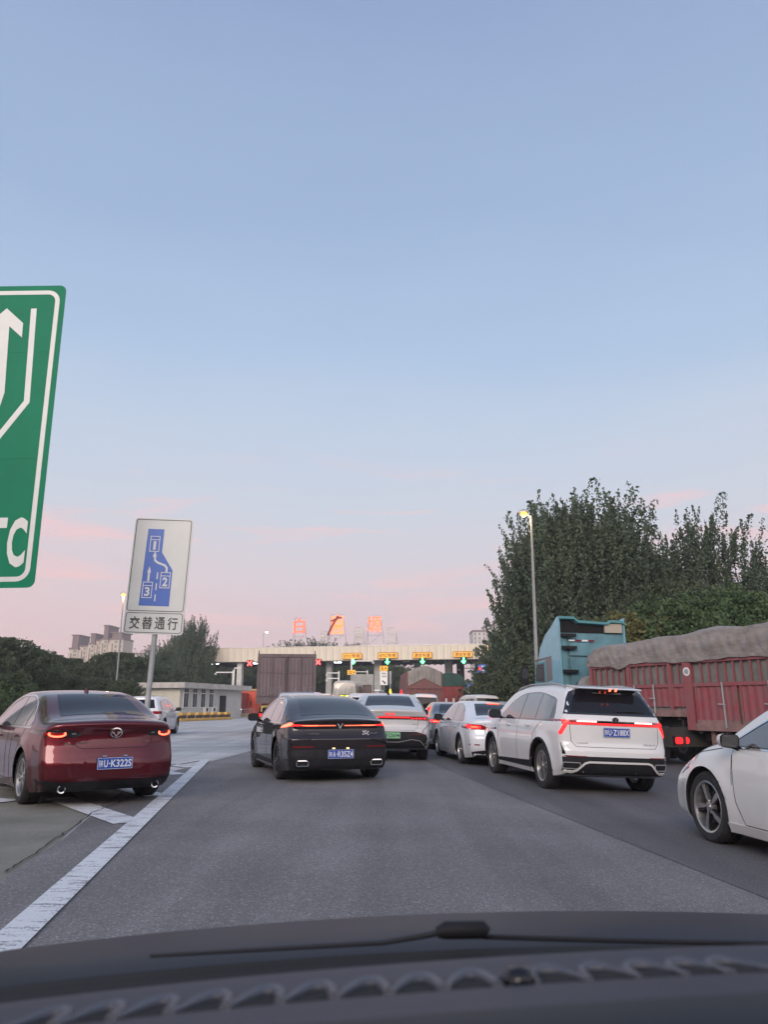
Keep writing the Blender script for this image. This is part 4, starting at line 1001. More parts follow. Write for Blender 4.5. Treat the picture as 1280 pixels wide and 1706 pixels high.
# hatching between the edge line and the verge
for i, (a, b, w) in enumerate([((215, 1372), (95, 1330), .34), ((262, 1327), (150, 1300), .34), ((300, 1291), (235, 1281), .30), ((318, 1279), (255, 1271), .28)]):
    q = Vector(g2(*a)); e = Vector(g2(*b)); strip('hatch_line', tuple(q), tuple(e), w)
strip('hatch_line', g2(20, 1336), g2(-60, 1330), .3)
strip('thin_line', g2(287, 1275), g2(345, 1265), .10)
strip('thin_line', g2(236, 1290), g2(287, 1275), .07)
for i, (a, b, w) in enumerate([((150, 1248), (430, 1242), .16), ((150, 1206), (425, 1203), .14), ((180, 1222), (428, 1220), .10)]): strip('plaza_line', g2(*a), g2(*b), w, k=2)
strip('plaza_line', g2(300, 1214), g2(428, 1190), .14, k=3)
# slab joints of the plaza
for i in range(7):
    y = 24 + i * 7; strip('slab_joint', (-38, y + 3), (-6 - i * .4, y), .04, k=1, m=M['seam'])
# crack and seam where verge and asphalt meet
ck = MB(); P = [g2(215, 1330), g2(192, 1341), g2(172, 1348), g2(160, 1353), g2(150, 1357), g2(118, 1382), g2(80, 1408), g2(40, 1436), g2(0, 1462)]
rnd_ = random.Random(3); pts = []
for i in range(len(P) - 1):
    for j in range(6):
        t = j / 6; pts.append(Vector((P[i][0] * (1 - t) + P[i + 1][0] * t + rnd_.uniform(-.018, .018), P[i][1] * (1 - t) + P[i + 1][1] * t + rnd_.uniform(-.03, .03))))
V = []; F = []
for i, p in enumerate(pts):
    w = .004 + .007 * rnd_.random(); V += [(p[0] - w, p[1], gz(*p) + .018), (p[0] + w, p[1] + w, gz(*p) + .018)]
for i in range(len(pts) - 1): F.append((2 * i, 2 * i + 1, 2 * i + 3, 2 * i + 2))
ck.add(V, F, M['seam']); tag(ck.build('asphalt_crack'), kind='structure')
# ------------------------------------------------------------------ own car: bonnet, wiper cowl and dashboard seen at the bottom
own = tag(empty('own_car', (.35, 0, 0)), 'dark dashboard and bonnet of the car the picture is taken from', 'car')
DASH = mat('dash_plastic', (.027, .029, .046), .55, var=.10, vscale=30, bump=.15, bscale=300)
DASH2 = mat('dash_plastic_dark', (.010, .010, .014), .6)
DASHR = mat('vent_rim', (.085, .09, .11), .45)
BON = mat('bonnet_paint', (.018, .018, .028), .45, spec=.22, var=.15, vscale=4)
def curved(name, prof, halfw, kx, m, parent, nx=40, th=None, yk=0.0, smooth=60):
    v = []; f = []; n = len(prof)
    for i in range(nx + 1):
        x = -halfw + 2 * halfw * i / nx
        for (y, z) in prof: v.append((x, y - yk * x * x, z + (kx(x) if callable(kx) else -kx * x * x)))
    for i in range(nx):
        for j in range(n - 1): f.append((i * n + j, i * n + j + 1, (i + 1) * n + j + 1, (i + 1) * n + j))
    mb = MB(); mb.add(v, f, m); return mb.build(name, parent, smooth=smooth)
def dk(x): u = x + .35; return .058 * u - .045 * u * u
def dz(py, Y):   # height seen at row py at distance Y
    return at(640, py, Y).z
curved('bonnet', [(1.02, dz(1578, 1.02)), (1.06, dz(1554, 1.06)), (1.15, dz(1534, 1.15)), (1.35, dz(1517, 1.35)), (1.7, dz(1522, 1.7)), (2.1, dz(1552, 2.1)), (2.2, .45)], .95, .048, BON, own, yk=.06)
curved('windscreen_cowl', [(.80, dz(1640, .80)), (.90, dz(1600, .90)), (.98, dz(1584, .98)), (1.0, dz(1574, 1.0)), (1.04, .9)], .95, .055, M['dark_void'], own, yk=.05)
curved('dashboard', [(.30, .70), (.36, dz(1820, .36)), (.42, dz(1716, .42)), (.46, dz(1694, .46)), (.52, dz(1674, .52)), (.585, dz(1652, .585)), (.592, dz(1654, .592)), (.65, dz(1632, .65)), (.70, dz(1614, .70)), (.74, dz(1606, .74)), (.77, dz(1603, .77)), (.79, dz(1607, .79)), (.80, .80)], .95, dk, DASH, own, yk=.05)
curved('dashboard_edge', [(.36, dz(1850, .36)), (.40, dz(1740, .40) + .003), (.44, dz(1702, .44) + .002), (.452, dz(1697, .452) + .003), (.456, dz(1697, .456) - .01)], .95, dk, DASH2, own, yk=.05)
# vent hoods along the base of the windscreen
def hoodpt(x):
    return x
dprof = pchip([.585, .592, .65, .70, .74], [dz(1652, .585), dz(1654, .592), dz(1632, .65), dz(1614, .70), dz(1606, .74)])
def dpt(x, y, up=0.0): return Vector((x, y - .05 * x * x, float(dprof(y)) + dk(x) + up))
for px in [72, 163, 252, 342, 430, 517, 606, 695, 785, 935, 1022, 1102, 1178, 1250]:
    X = at(px, 1640, .60).x - .35; w = .036; k = 1.35 if px < 850 else .70; H = .050
    arc = []
    for a in range(15):
        t = a / 14; hh = H * max(0, 1 - abs(2 * t ** k - 1) ** 2.4) ** .5; arc.append((X - w / 2 + w * t, .594 + hh))
    mb = MB(); mb.tube([dpt(x, y, .0015) for x, y in arc], [.0022 + .0030 * math.sin(math.pi * min(1, (a / 14) * (.8 if k > 1 else 1.3))) for a in range(15)], DASHR, n=7); vr = mb.build('vent_rim', own, smooth=60)
    n = len(arc); mb = MB(); v = [dpt(x, y, .0008) for x, y in arc] + [dpt(X - w / 2 + w * a / 14, .594, .0008) for a in range(15)]
    mb.add(v, [(a, a + 1, n + a + 1, n + a) for a in range(n - 1)], M['dark_void']); o = mb.build('vent_opening', own)
    mb = MB(); P = [dpt(x + .0035, .594 + (y - .594) * .55, .0012) for x, y in arc[2:-2]]; mb.tube(P, .0012, DASH2, n=5); mb.build('vent_fin', own, smooth=60)
s = MB(); X = at(858, 1620, .62).x - .35; z = dz(1640, .61) + dk(X)
s.lathe([(0, .010), (.008, .009), (.011, .004), (.012, -.004)], M['glass'], c=(X, .60, z), axis='Z', n=16); s.lathe([(.012, -.004), (.016, .000), (.020, -.006)], DASH, c=(X, .60, z), axis='Z', n=20); s.build('light_sensor', own, smooth=60)
wp = MB(); a = [at(px, py, Y) - Vector((.35, 0, 0)) for px, py, Y in ((250, 1592, .98), (640, 1570, 1.0), (720, 1556, 1.0), (730, 1553, 1.0))]
wp.tube(a, [.002, .0028, .0035, .004], DASH2, n=8)
a = [at(px, py, 1.0) - Vector((.35, 0, 0)) for px, py in ((728, 1553), (742, 1549), (806, 1548), (812, 1553))]
wp.tube(a, [.006, .010, .010, .007], M['black_plastic'], n=10)
wp.tube([at(px, py, 1.02) - Vector((.35, 0, 0)) for px, py in ((806, 1560), (1000, 1566), (1280, 1572))], .003, M['black_plastic'], n=8)
wp.build('wiper', own, smooth=60)
# ------------------------------------------------------------------ traffic signs
SG = mat('sign_green', (.002, .20, .105), .5, spec=.15, var=.10, vscale=.8); SW = mat('sign_white', (.66, .68, .66), .4, var=.05, vscale=2); SB = mat('sign_blue', (.05, .14, .52), .4, var=.08, vscale=3)
SK = mat('sign_line_grey', (.085, .09, .085), .5); RIMM = mat('sign_edge', (.30, .32, .32), .5, .5)
def flat(name, poly, m, parent, d=.003, t=.002, holes=None):
    mb = MB(); mb.prism(poly, m, -d - t, -d); return mb.build(name, parent)
def ring_poly(mb, w, h, r, t, m, d0, d1):
    O, I = rrect(0, 0, w, h, r, 6), rrect(0, 0, w - 2 * t, h - 2 * t, max(.01, r - t), 6); n = len(O)
    v = [(p[0], d0, p[1]) for p in O] + [(p[0], d0, p[1]) for p in I] + [(p[0], d1, p[1]) for p in O] + [(p[0], d1, p[1]) for p in I]
    f = []
    for i in range(n):
        j = (i + 1) % n; f += [(i, j, n + j, n + i), (2 * n + i, 3 * n + i, 3 * n + j, 2 * n + j), (i, 2 * n + i, 2 * n + j, j), (n + i, n + j, 3 * n + j, 3 * n + i)]
    mb.add(v, f, m)
def thick(mb, pts, w, m, d0, d1):
    P = [Vector(p) for p in pts]; Lf = []; Rt = []
    for i, p in enumerate(P):
        a = (P[i] - P[i - 1]).normalized() if i else (P[1] - P[0]).normalized(); b = (P[i + 1] - P[i]).normalized() if i < len(P) - 1 else a
        t = (a + b).normalized(); n = Vector((-t[1], t[0])); k = 1 / max(.4, n.dot(Vector((-a[1], a[0]))))
        Lf.append(p + n * w / 2 * k); Rt.append(p - n * w / 2 * k)
    for i in range(len(P) - 1): mb.prism([tuple(Lf[i]), tuple(Lf[i + 1]), tuple(Rt[i + 1]), tuple(Rt[i])], m, d0, d1)
# lane-merging sign
Ys = 17.0; pTL, pBR, pBL = at(222, 858, Ys), at(298, 1058, Ys), at(203, 1056, Ys)
sc = (pBR - pBL).length / 1.30
ms = tag(empty('merge_sign', ((pBL.x + pBR.x) / 2 - .03, Ys, gz(-5, Ys)), (0, R(1.6), R(2))), 'tall white road sign with a blue lane diagram and four Chinese characters', 'road sign')
zb_ = pBR.z + .02; W_, Hm, Hl = 1.37, 2.24, .50
mb = MB(); mb.tube([(.03, .09, -.3), (.03, .09, zb_ + .3)], .062, M['galv'], n=16); mb.tube([(.03, .09, zb_ + .3), (.03, .09, zb_ + 2.3)], .055, M['galv'], n=12); mb.build('pole', ms, smooth=40)
bd = MB(); bd.prism(rrect(0, zb_ + (Hm + Hl) / 2, W_, Hm + Hl, .07, 6), SW, -.012, .012); board = bd.build('sign_board', ms)
back = MB()
for z in (.3, 1.1, 2.0): back.box((.0, .035, zb_ + z), (W_ * .9, .04, .06), M['galv'])
back.build('bracket', ms)
mb = MB(); ring_poly(mb, W_ - .06, Hm - .05, .06, .016, SK, -.016, -.013); mb.build('border', ms, loc=(0, 0, zb_ + Hl + Hm / 2))
mb = MB(); ring_poly(mb, W_ - .06, Hl - .04, .06, .014, SK, -.016, -.013); mb.build('border', ms, loc=(0, 0, zb_ + Hl / 2 + .01))
zd = zb_ + Hl
flat('lane_diagram', [(-.39, zd + .15), (.31, zd + .15), (.31, zd + 1.0), (.02, zd + 1.42), (.02, zd + 1.98), (-.36, zd + 1.98)], SB, ms, .013)
for (nm, x, z) in (('1', -.17, 1.52), ('2', .16, .66), ('3', -.23, .42)):
    mb = MB(); ring_poly(mb, .23, .38, .005, .017, SW, -.019, -.016); mb.box((0, -.0175, .10), (.20, .003, .016), SW)
    f_ = mb.build('car_symbol', ms, loc=(x, 0, zd + z + .10)); lettering(nm, .06 if nm == '1' else .12, .21, SW, f_, (0, -.018, -.04), bold=.03, extrude=.002)
mb = MB(); thick(mb, [(-.23, zd + .72), (-.23, zd + .98)], .048, SW, -.019, -.016); mb.prism([(-.275, zd + .93), (-.185, zd + .93), (-.23, zd + 1.08)], SW, -.0195, -.016); mb.build('arrow', ms)
mb = MB(); thick(mb, [(.17, zd + .93), (.17, zd + 1.05), (.12, zd + 1.11), (-.05, zd + 1.17), (-.12, zd + 1.22), (-.14, zd + 1.34)], .048, SW, -.019, -.016); mb.prism([(-.19, zd + 1.31), (-.09, zd + 1.31), (-.14, zd + 1.45)], SW, -.0195, -.016); mb.build('arrow', ms)
for z in (.26, .52, .78):
    mb = MB(); thick(mb, [(-.03, zd + z), (-.03, zd + z + .16)], .028, SW, -.019, -.016); mb.build('lane_dash', ms)
for i, ch in enumerate('交替通行'): lettering(ch, .235, .29, SK, ms, (-.435 + i * .29, -.015, zb_ + .255), bold=.018, extrude=.002)
# big green sign
Yg = 14.0; gTR, gBR = at(113, 478, Yg), at(73, 981, Yg)
Hg = gTR.z - gBR.z; Wg = 3.3; xr = (gTR.x + gBR.x) / 2
gs_ = tag(empty('green_sign', (xr - Wg / 2, Yg, 0), (0, R(-.9), 0)), 'huge green expressway sign with a white arrow, lane lines and the letters ETC', 'road sign')
zg = gBR.z
for i in range(4):
    z0, z1 = zg + Hg * (0, .19, .40, .76)[i], zg + Hg * (.19, .40, .76, 1)[i]
    if i == 0: P = [(-Wg / 2, z1 - .0015)] + [(Wg / 2, z1 - .0015)] + [(Wg / 2 - .14 + .14 * math.cos(a), z0 + .14 + .14 * math.sin(a)) for a in np.linspace(0, -math.pi / 2, 6)] + [(-Wg / 2 + .14 + .14 * math.cos(a), z0 + .14 + .14 * math.sin(a)) for a in np.linspace(-math.pi / 2, -math.pi, 6)]
    elif i == 3: P = [(-Wg / 2, z0 + .0015), (Wg / 2, z0 + .0015)] + [(Wg / 2 - .14 + .14 * math.cos(a), z1 - .14 + .14 * math.sin(a)) for a in np.linspace(0, math.pi / 2, 6)] + [(-Wg / 2 + .14 + .14 * math.cos(a), z1 - .14 + .14 * math.sin(a)) for a in np.linspace(math.pi / 2, math.pi, 6)]
    else: P = [(-Wg / 2, z0 + .0015), (Wg / 2, z0 + .0015), (Wg / 2, z1 - .0015), (-Wg / 2, z1 - .0015)]
    mb = MB(); mb.prism(P, SG, -.012, .0); mb.build('panel', gs_)
mb = MB(); mb.box((0, .012, zg + Hg / 2), (Wg - .02, .02, Hg - .3), RIMM); mb.build('backing', gs_)
mb = MB(); ring_poly(mb, Wg - .22, Hg - .24, .26, .095, SW, -.017, -.013); mb.build('border', gs_, loc=(0, 0, zg + Hg / 2))
def gp(px, py):   # point of the sign's face, in its own frame
    p = at(px, py, Yg); return (p.x - gs_.location.x + (p.z * math.tan(R(.9))), p.z)
mb = MB(); thick(mb, [gp(57, 516), gp(45, 671), gp(0, 726), gp(-60, 800)], .12, SW, -.017, -.013); mb.build('lane_line', gs_)
mb = MB(); thick(mb, [gp(-120, 516), gp(-130, 660), gp(-130, 900)], .12, SW, -.017, -.013); mb.build('lane_line', gs_)
mb = MB(); thick(mb, [gp(9, 535), gp(0, 655), gp(-12, 690), gp(-60, 745), gp(-62, 830)], .20, SW, -.017, -.013)
mb.prism([gp(12, 515), gp(39, 540), gp(37, 564), gp(12, 541), gp(-18, 564), gp(-18, 540)], SW, -.018, -.013); mb.build('arrow', gs_)
for ch, px, w in (('E', -54, 30), ('T', -10, 38), ('C', 28, 31)):
    a, b = gp(px - w / 2, 905), gp(px + w / 2, 905); c = gp(px, 905); hh = gp(px, 864)[1] - gp(px, 947)[1]
    lettering(ch, (b[0] - a[0]), hh, SW, gs_, (c[0], -.015, c[1]), bold=.035, extrude=.002)
mb = MB(); mb.tube([(-.3, .25, -.3), (-.3, .25, zg + Hg - .2)], .17, M['galv'], n=18)
for z in (.6, 2.2, 4.0): mb.box((0, .06, zg + z), (Wg * .9, .07, .10), M['galv'])
mb.build('post', gs_, smooth=40)
# ------------------------------------------------------------------ street lamps
GLO = mat('sodium_lamp', (1, .6, .2), .4, emit=(1, .24, .03), es=3.0); GLW = mat('white_lamp', (1, 1, 1), .4, emit=(.9, .95, 1), es=14)
POLE = mat('pole_grey', (.27, .28, .28), .6, var=.15, vscale=1)
def lamp(Y, foot, headp, m, label, arm=True, r=.09, cat='street lamp', extra=None):
    p0 = at(foot[0], foot[1], Y); p1 = at(headp[0], headp[1], Y)
    x0 = at(foot[2] if len(foot) > 2 else foot[0], foot[1], Y).x
    root = tag(empty('street_lamp', (p0.x, Y, 0)), label, cat, 'street lamps of the toll plaza')
    top = at(foot[3], headp[1] + 2, Y); tx = top.x - p0.x
    mb = MB(); mb.tube([(0, 0, 0), (0, 0, 1.0), (tx, 0, top.z)], [r * 1.1, r * .9, r * .45], POLE, n=12); mb.build('pole', root, smooth=60)
    hx = p1.x - p0.x
    mb = MB(); mb.tube([(tx, 0, top.z - .05), ((tx + hx) / 2, -.1, top.z + .03), (hx, -.15, p1.z + .05)], [.045, .04, .035], M['galv'], n=8); mb.build('arm', root, smooth=60)
    d = -1 if hx < tx else 1
    mb = MB(); mb.tube([(hx - d * .25, -.15, p1.z + .10), (hx, -.15, p1.z + .13), (hx + d * .28, -.15, p1.z + .09)], [.06, .13, .05], M['steel'], n=10); h = mb.build('lamp_head', root, smooth=60)
    mb = MB(); mb.lathe([(0, -.20), (.14, -.15), (.20, -.03), (.14, .05), (0, .07)], m, c=(hx, -.15, p1.z + .03), axis='Z', n=14); mb.build('lamp_glass', h, smooth=60)
    if m is GLO:
        ld = bpy.data.lights.new('lamp_light', 'POINT'); ld.energy = 90; ld.color = (1, .6, .25); ld.shadow_soft_size = .15; lo = bpy.data.objects.new('lamp_light', ld); col.objects.link(lo); lo.parent = root; lo.location = (hx, -.15, p1.z - .3)
    return root
lamp(38, (897, 1178, 897, 885), (872, 857), GLO, 'tall lamp post with a lit orange head before the trees on the right', r=.13)
lamp(62, (191, 1178, 191, 206), (207, 991), GLO, 'lamp post with a lit orange head just left of the white merging sign', r=.10)
lamp(88, (839, 1178, 839, 833), (826, 962), M['steel'], 'unlit lamp post in front of the edge of the dark tree', r=.11)
lamp(96, (842, 1178, 842, 838), (835, 1038), GLW, 'shorter lamp post close behind the unlit one', r=.12)
lamp(128, (440, 1178, 440, 439), (445, 1053), GLW, 'far lamp post with a bright white head rising over the toll roof', r=.08)
# ------------------------------------------------------------------ toll gate
GL = at(318, 1100, 114); GR = at(812, 1096, 105); gd = Vector((GR.x - GL.x, GR.y - GL.y)); GW = gd.length; ga = math.atan2(gd.y, gd.x)
gate = tag(empty('toll_gate', (GL.x, GL.y, 0), (0, 0, ga)), 'long toll station roof with a pale metal fascia on columns over the lanes', 'toll gate')
def gx(px):   # photograph column -> metres along the gate's front
    t = math.tan(math.atan((px - 640) / FPX)) ; k = (px - 640) / 1263.0
    # (GL.x + s c) / (GL.y + s s) = k'
    c, s_ = math.cos(ga), math.sin(ga); kk = at(px, 1140, 100).x / 100
    return (kk * GL.y - GL.x) / (c - kk * s_)
def gzh(py, px):   # height at the gate's front
    s = gx(px); return at(px, py, GL.y + s * math.sin(ga)).z
zt_, zb2 = gzh(1077, 560), gzh(1100, 560)
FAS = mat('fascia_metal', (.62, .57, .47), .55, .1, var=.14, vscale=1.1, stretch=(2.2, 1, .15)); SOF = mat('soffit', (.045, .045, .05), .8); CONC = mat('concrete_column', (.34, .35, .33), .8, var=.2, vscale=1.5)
np_ = 44
pm = None
for i in range(np_):
    x0 = GW * i / np_; w = GW / np_
    if pm is None:
        mb = MB(); mb.box((w / 2 - .004, .03, (zt_ + zb2) / 2), (w - .03, .06, zt_ - zb2), FAS); mb.box((w * .5, -.004, (zt_ + zb2) / 2), (w * .34, .012, zt_ - zb2 - .02), FAS)
        o = mb.build('fascia_panel', gate, loc=(x0, 0, 0)); pm = o.data
    else: o = link('fascia_panel', pm, gate, (x0, 0, 0))
mb = MB(); mb.box2((-.1, -.06, zt_), (GW + .1, .10, zt_ + .09), M['steel']); mb.box2((-.05, -.03, zb2 - .07), (GW + .05, .10, zb2), mat('fascia_edge', (.30, .28, .24), .5)); mb.build('fascia_rail', gate)
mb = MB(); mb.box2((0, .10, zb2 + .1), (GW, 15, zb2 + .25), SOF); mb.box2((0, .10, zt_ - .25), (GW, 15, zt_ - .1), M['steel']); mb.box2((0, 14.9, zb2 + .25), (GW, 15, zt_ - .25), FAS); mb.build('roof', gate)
mb = MB(); mb.box2((-.06, .10, zb2), (-.0, 15, zt_), FAS); mb.box2((GW, .10, zb2), (GW + .06, 15, zt_), mat('gate_side', (.20, .12, .09), .7)); mb.build('side_fascia', gate)
mb = MB(); mb.tube([(GW + .12, .05, zb2 + .4), (GW + .12, .05, zt_ - .1)], .05, mat('warm_strip', (1, .7, .3), .4, emit=(1, .55, .15), es=3), n=6); mb.build('edge_lamp', gate)
CW = mat('white_column', (.52, .53, .50), .6, var=.12, vscale=2)
for px, d, r_, m in ((394, 1.2, .42, CW), (385, .6, .18, CW), (541, 2.5, .45, CONC), (623, 3.0, .55, CONC), (739, 7.0, .55, CONC), (757, 9.5, .55, SOF), (478, 9, .5, CONC), (676, 11, .5, CONC)):
    mb = MB(); x = gx(px)
    if r_ > .3: mb.prism(rrect(x, d, r_ * 2, r_ * 2, .12), m, 0, zb2 + .1, 'XY')
    else: mb.tube([(x, d, 0), (x, d, gzh(1117, px))], r_, m, n=12)
    mb.build('column', gate)
mb = MB()
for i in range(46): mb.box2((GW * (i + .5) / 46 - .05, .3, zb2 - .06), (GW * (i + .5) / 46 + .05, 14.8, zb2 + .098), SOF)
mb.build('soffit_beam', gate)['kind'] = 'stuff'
for px in (336, 372, 406, 462, 549, 611, 668): # soffit lamps
    mb = MB(); x = gx(px); mb.box((x, 4.5, zb2 - .02), (1.0, .5, .10), GLW if px in (336, 406, 549) else M['white_paint']); mb.build('soffit_lamp', gate)
YEL = mat('lane_sign_amber', (.80, .42, .03), .4, emit=(1, .5, .05), es=.22); BRN = mat('sign_brown', (.22, .05, .01), .5)
GRN = mat('green_signal', (.1, .9, .3), .4, emit=(.05, 1, .22), es=12); REDX = mat('red_signal', (.9, .1, .1), .4, emit=(1, .04, .04), es=6)
for i, (px, py, tx) in enumerate(((587, 1093, 'ETC专用'), (647, 1092, 'ETC专用'), (705, 1091.5, '混合车道'), (773, 1090, '混合车道'))):
    x = gx(px); z = gzh(py, px); w = gx(px + 16.5) - gx(px - 16.5); h = w * .30
    lbl = ('amber board reading ETC专用 at the left end of the toll lane boards', 'amber board reading ETC专用, second along the toll roof', 'amber board reading 混合车道 beside the ETC boards', 'amber board reading 混合车道 at the right end of the toll roof')[i]
    c = math.cos(ga); s_ = math.sin(ga); wx, wy_ = GL.x + x * c - .25 * -s_ * -1, GL.y + x * s_ - .30
    r_ = tag(empty('lane_sign', (GL.x + x * c + .30 * s_, GL.y + x * s_ - .30 * c, z), (0, 0, ga)), lbl, 'lane sign', 'amber lane signs on the toll roof')
    mb = MB(); mb.box((0, 0, 0), (w, .14, h), YEL); mb.build('sign_board', r_)
    mb = MB(); ring_poly(mb, w, h, .02, .07, BRN, -.085, -.072); mb.build('border', r_)
    lettering(tx, w * .80, h * .62, BRN, r_, (0, -.075, 0), bold=.02, extrude=.003)
def signal(px, py, m, lbl, kind):
    x = gx(px); z = gzh(py, px); c, s_ = math.cos(ga), math.sin(ga)
    r_ = tag(empty('lane_signal', (GL.x + x * c + .2 * s_, GL.y + x * s_ - .2 * c, z), (0, 0, ga)), lbl, 'lane signal', 'lane signals under the toll roof')
    mb = MB(); mb.box((0, .12, 0), (.95, .16, .95), M['black_plastic']); mb.build('housing', r_)
    mb = MB()
    if kind == 'x':
        for a in (45, -45):
            q = Matrix.Rotation(R(a), 4, 'Y'); mb.box((0, .03, 0), (.95, .04, .17), m, mtx=q)
    else:
        mb.prism([(-.10, .42), (.10, .42), (.10, -.05), (.34, -.05), (0, -.44), (-.34, -.05), (-.10, -.05)], m, .0, .035)
    mb.build('lit_symbol', r_)
for i, (px, py) in enumerate(((589, 1101.5), (646, 1101.5), (705, 1101), (774, 1100.5))): signal(px, py, GRN, ('lit green arrow under the left amber ETC board', 'lit green arrow under the right amber ETC board', 'lit green arrow between the other three arrows and the ETC boards', 'lit green arrow nearest the right end of the toll roof')[i] if i != 2 else 'lit green arrow above the dump truck', 'a')
signal(415, 1105, REDX, 'lit red cross by the white column of the toll gate', 'x'); signal(530, 1103, REDX, 'lit red cross beside the top corner of the brown box truck', 'x')
# big neon characters on the roof, three facing us and three facing away
NR = mat('neon_red', (.7, .08, .05), .4, emit=(1, .03, .05), es=1.5); NO = mat('neon_orange', (.8, .3, .1), .4, emit=(1, .12, .04), es=1.7); NG = mat('neon_off', (.50, .48, .45), .5); ND = mat('neon_dark', (.14, .02, .02), .5)
def big_char(ch, px, y0, y1, m, lbl, d, mirror=False, wpx=None, m2=None):
    x = gx(px); c0, s0 = math.cos(ga), math.sin(ga); Yw = GL.y + x * s0 + d * c0; q0, q1 = at(px, y1, Yw), at(px, y0, Yw); z0, z1 = q0.z, q1.z; x = ((q0.x - GL.x) * c0 + (Yw - GL.y) * s0); h = (z1 - z0); w = (gx(px + 10) - gx(px - 10)) / 20 * (wpx or (y1 - y0))
    c, s_ = math.cos(ga), math.sin(ga)
    r_ = tag(empty('roof_character', (GL.x + x * c - d * s_, GL.y + x * s_ + d * c, zt_ + .06), (0, 0, ga)), lbl, 'neon character')
    zz = z0 - zt_
    me = lettering(ch, w, h, m, r_, (0, 0, zz + h / 2), bold=.014, extrude=.06, mirror=mirror)
    if m2:
        me2 = lettering(ch, w * .96, h * .96, m2, r_, (0, -.10, zz + h / 2), bold=-.022, extrude=.02, mirror=mirror, name='neon_tube')
    mb = MB()
    for sx in (-1, 1):
        mb.tube([(sx * w * .60, .1, -.02), (sx * w * .42, .1, zz + h * 1.02)], .035, M['steel'], n=5); mb.tube([(sx * w * .60, 1.2, -.02), (sx * w * .42, .12, zz + h)], .03, M['steel'], n=5)
    for a in (0, .35, .7, 1.0): hw_ = w * (.60 - .18 * (a * h + zz * a) / (zz + h)); mb.tube([(-hw_, .12, .02 + (zz + h) * a), (hw_, .12, .02 + (zz + h) * a)], .025, M['steel'], n=5)
    mb.tube([(-w * .55, .12, 0), (w * .5, .12, zz)], .025, M['steel'], n=5); mb.tube([(w * .55, .12, 0), (-w * .5, .12, zz)], .025, M['steel'], n=5)
    mb.build('support_frame', r_)
big_char('白', 498, 1030, 1056, NR, 'lit red 白 standing on the toll roof', .8, wpx=19, m2=NO)
big_char('鹿', 561, 1024, 1057, NO, 'lit orange 鹿 with a dark upper stroke on the toll roof', .8, wpx=24)
rt = [o for o in bpy.data.objects if o.get('label') == 'lit orange 鹿 with a dark upper stroke on the toll roof'][0]
mb = MB(); zz_ = gzh(1057, 561) - zt_; thick(mb, [(-1.35, zz_ - .1), (-.75, zz_ + 1.2), (-.25, zz_ + 2.1), (.25, zz_ + 2.55), (.75, zz_ + 2.45)], .30, ND, -.18, -.08); thick(mb, [(-.85, zz_ + 2.0), (-.1, zz_ + 2.35), (.15, zz_ + 2.8)], .22, ND, -.19, -.085); mb.build('dark_stroke', rt)
big_char('塬', 624, 1027, 1055, NO, 'lit orange and red 塬 on its tall frame on the toll roof', .8, wpx=24, m2=NR)
big_char('塬', 538, 1051, 1074, NG, 'unlit grey 塬 seen from behind, between the lit 白 and 鹿', 12, True, wpx=14)
big_char('鹿', 597, 1045, 1072, NG, 'unlit pale 鹿 seen from behind, between the lit 鹿 and 塬', 12, True, wpx=18)
big_char('白', 652, 1046, 1072, NG, 'unlit grey 白 seen from behind, right of the lit 塬', 12, True, wpx=17)
# ------------------------------------------------------------------ buildings
def building(px0, px1, ytop, Y, depth, steps, colr, brown, floors, bays, label, rot=0, name='apartment_block', fins=True, group=None):
    a, b = at(px0, ytop, Y), at(px1, ytop, Y); W_ = b.x - a.x; H = a.z
    root = tag(empty(name, (a.x, Y, 0), (0, 0, rot)), label, 'apartment block', group)
    wm = mat('render_' + name, colr, .85, var=.10, vscale=.08); bmn = mat('roof_brown', (.15, .10, .10), .8); wd = mat('far_window', (.13, .14, .16), .2)
    n = len(steps); x = 0; wsum = sum(s[0] for s in steps)
    wins = {}
    for i, (w, h, tower) in enumerate(steps):
        ww = W_ * w / wsum; hh = H * h; dy = (i % 2) * 1.6
        mb = MB(); mb.box2((x, dy, 0), (x + ww - .02, depth, hh), wm)
        if fins: mb.box2((x + .1, dy - 1.1, 0), (x + ww * .28, dy - .01, hh - 2), wm)
        mb.build('wall', root)
        mb = MB(); mb.box2((x - .2, dy - .3, hh + .01), (x + ww + .2, depth, hh + 1.0), bmn)
        if tower: mb.box2((x + ww * .15, dy + 1, hh + 1.01), (x + ww * .85, depth - 1, hh + tower), bmn); mb.box2((x + ww * .05, dy + .5, hh + tower + .01), (x + ww * .95, depth - .5, hh + tower + .6), bmn)
        mb.build('roof', root)
        nb = max(1, round(bays * w / wsum)); fh = hh / floors
        for k in range(floors):
            for j in range(nb):
                cx = x + ww * (.36 + .60 * (j + .5) / nb) if fins else x + ww * (j + .5) / nb
                wq, hq = ww * (.60 if fins else .8) / nb * .55, fh * .52
                key = (round(wq, 2), round(hq, 2))
                if key not in wins:
                    q = MB(); q.box((0, 0, 0), (wq, .12, hq), wd); q.box((0, -.12, -hq / 2 - .22), (wq * 1.3, .5, .35), wm); o = q.build('window', root, loc=(cx, dy - .07, fh * (k + .55))); wins[key] = o.data
                else: link('window', wins[key], root, (cx, dy - .07, fh * (k + .55)))
        if rot or True:
            pass
        x += ww
    return root
building(117, 206, 1066, 430, 16, [(1.0, .86, 8), (1.1, .90, 0), (.7, .93, 6), (.7, .98, 0), (.7, 1.0, 8), (1.6, 1.0, 4)], (.46, .40, .33), (.2, .1, .1), 15, 8, 'cream apartment block with brown roof boxes beyond the trees on the left', rot=R(-4))
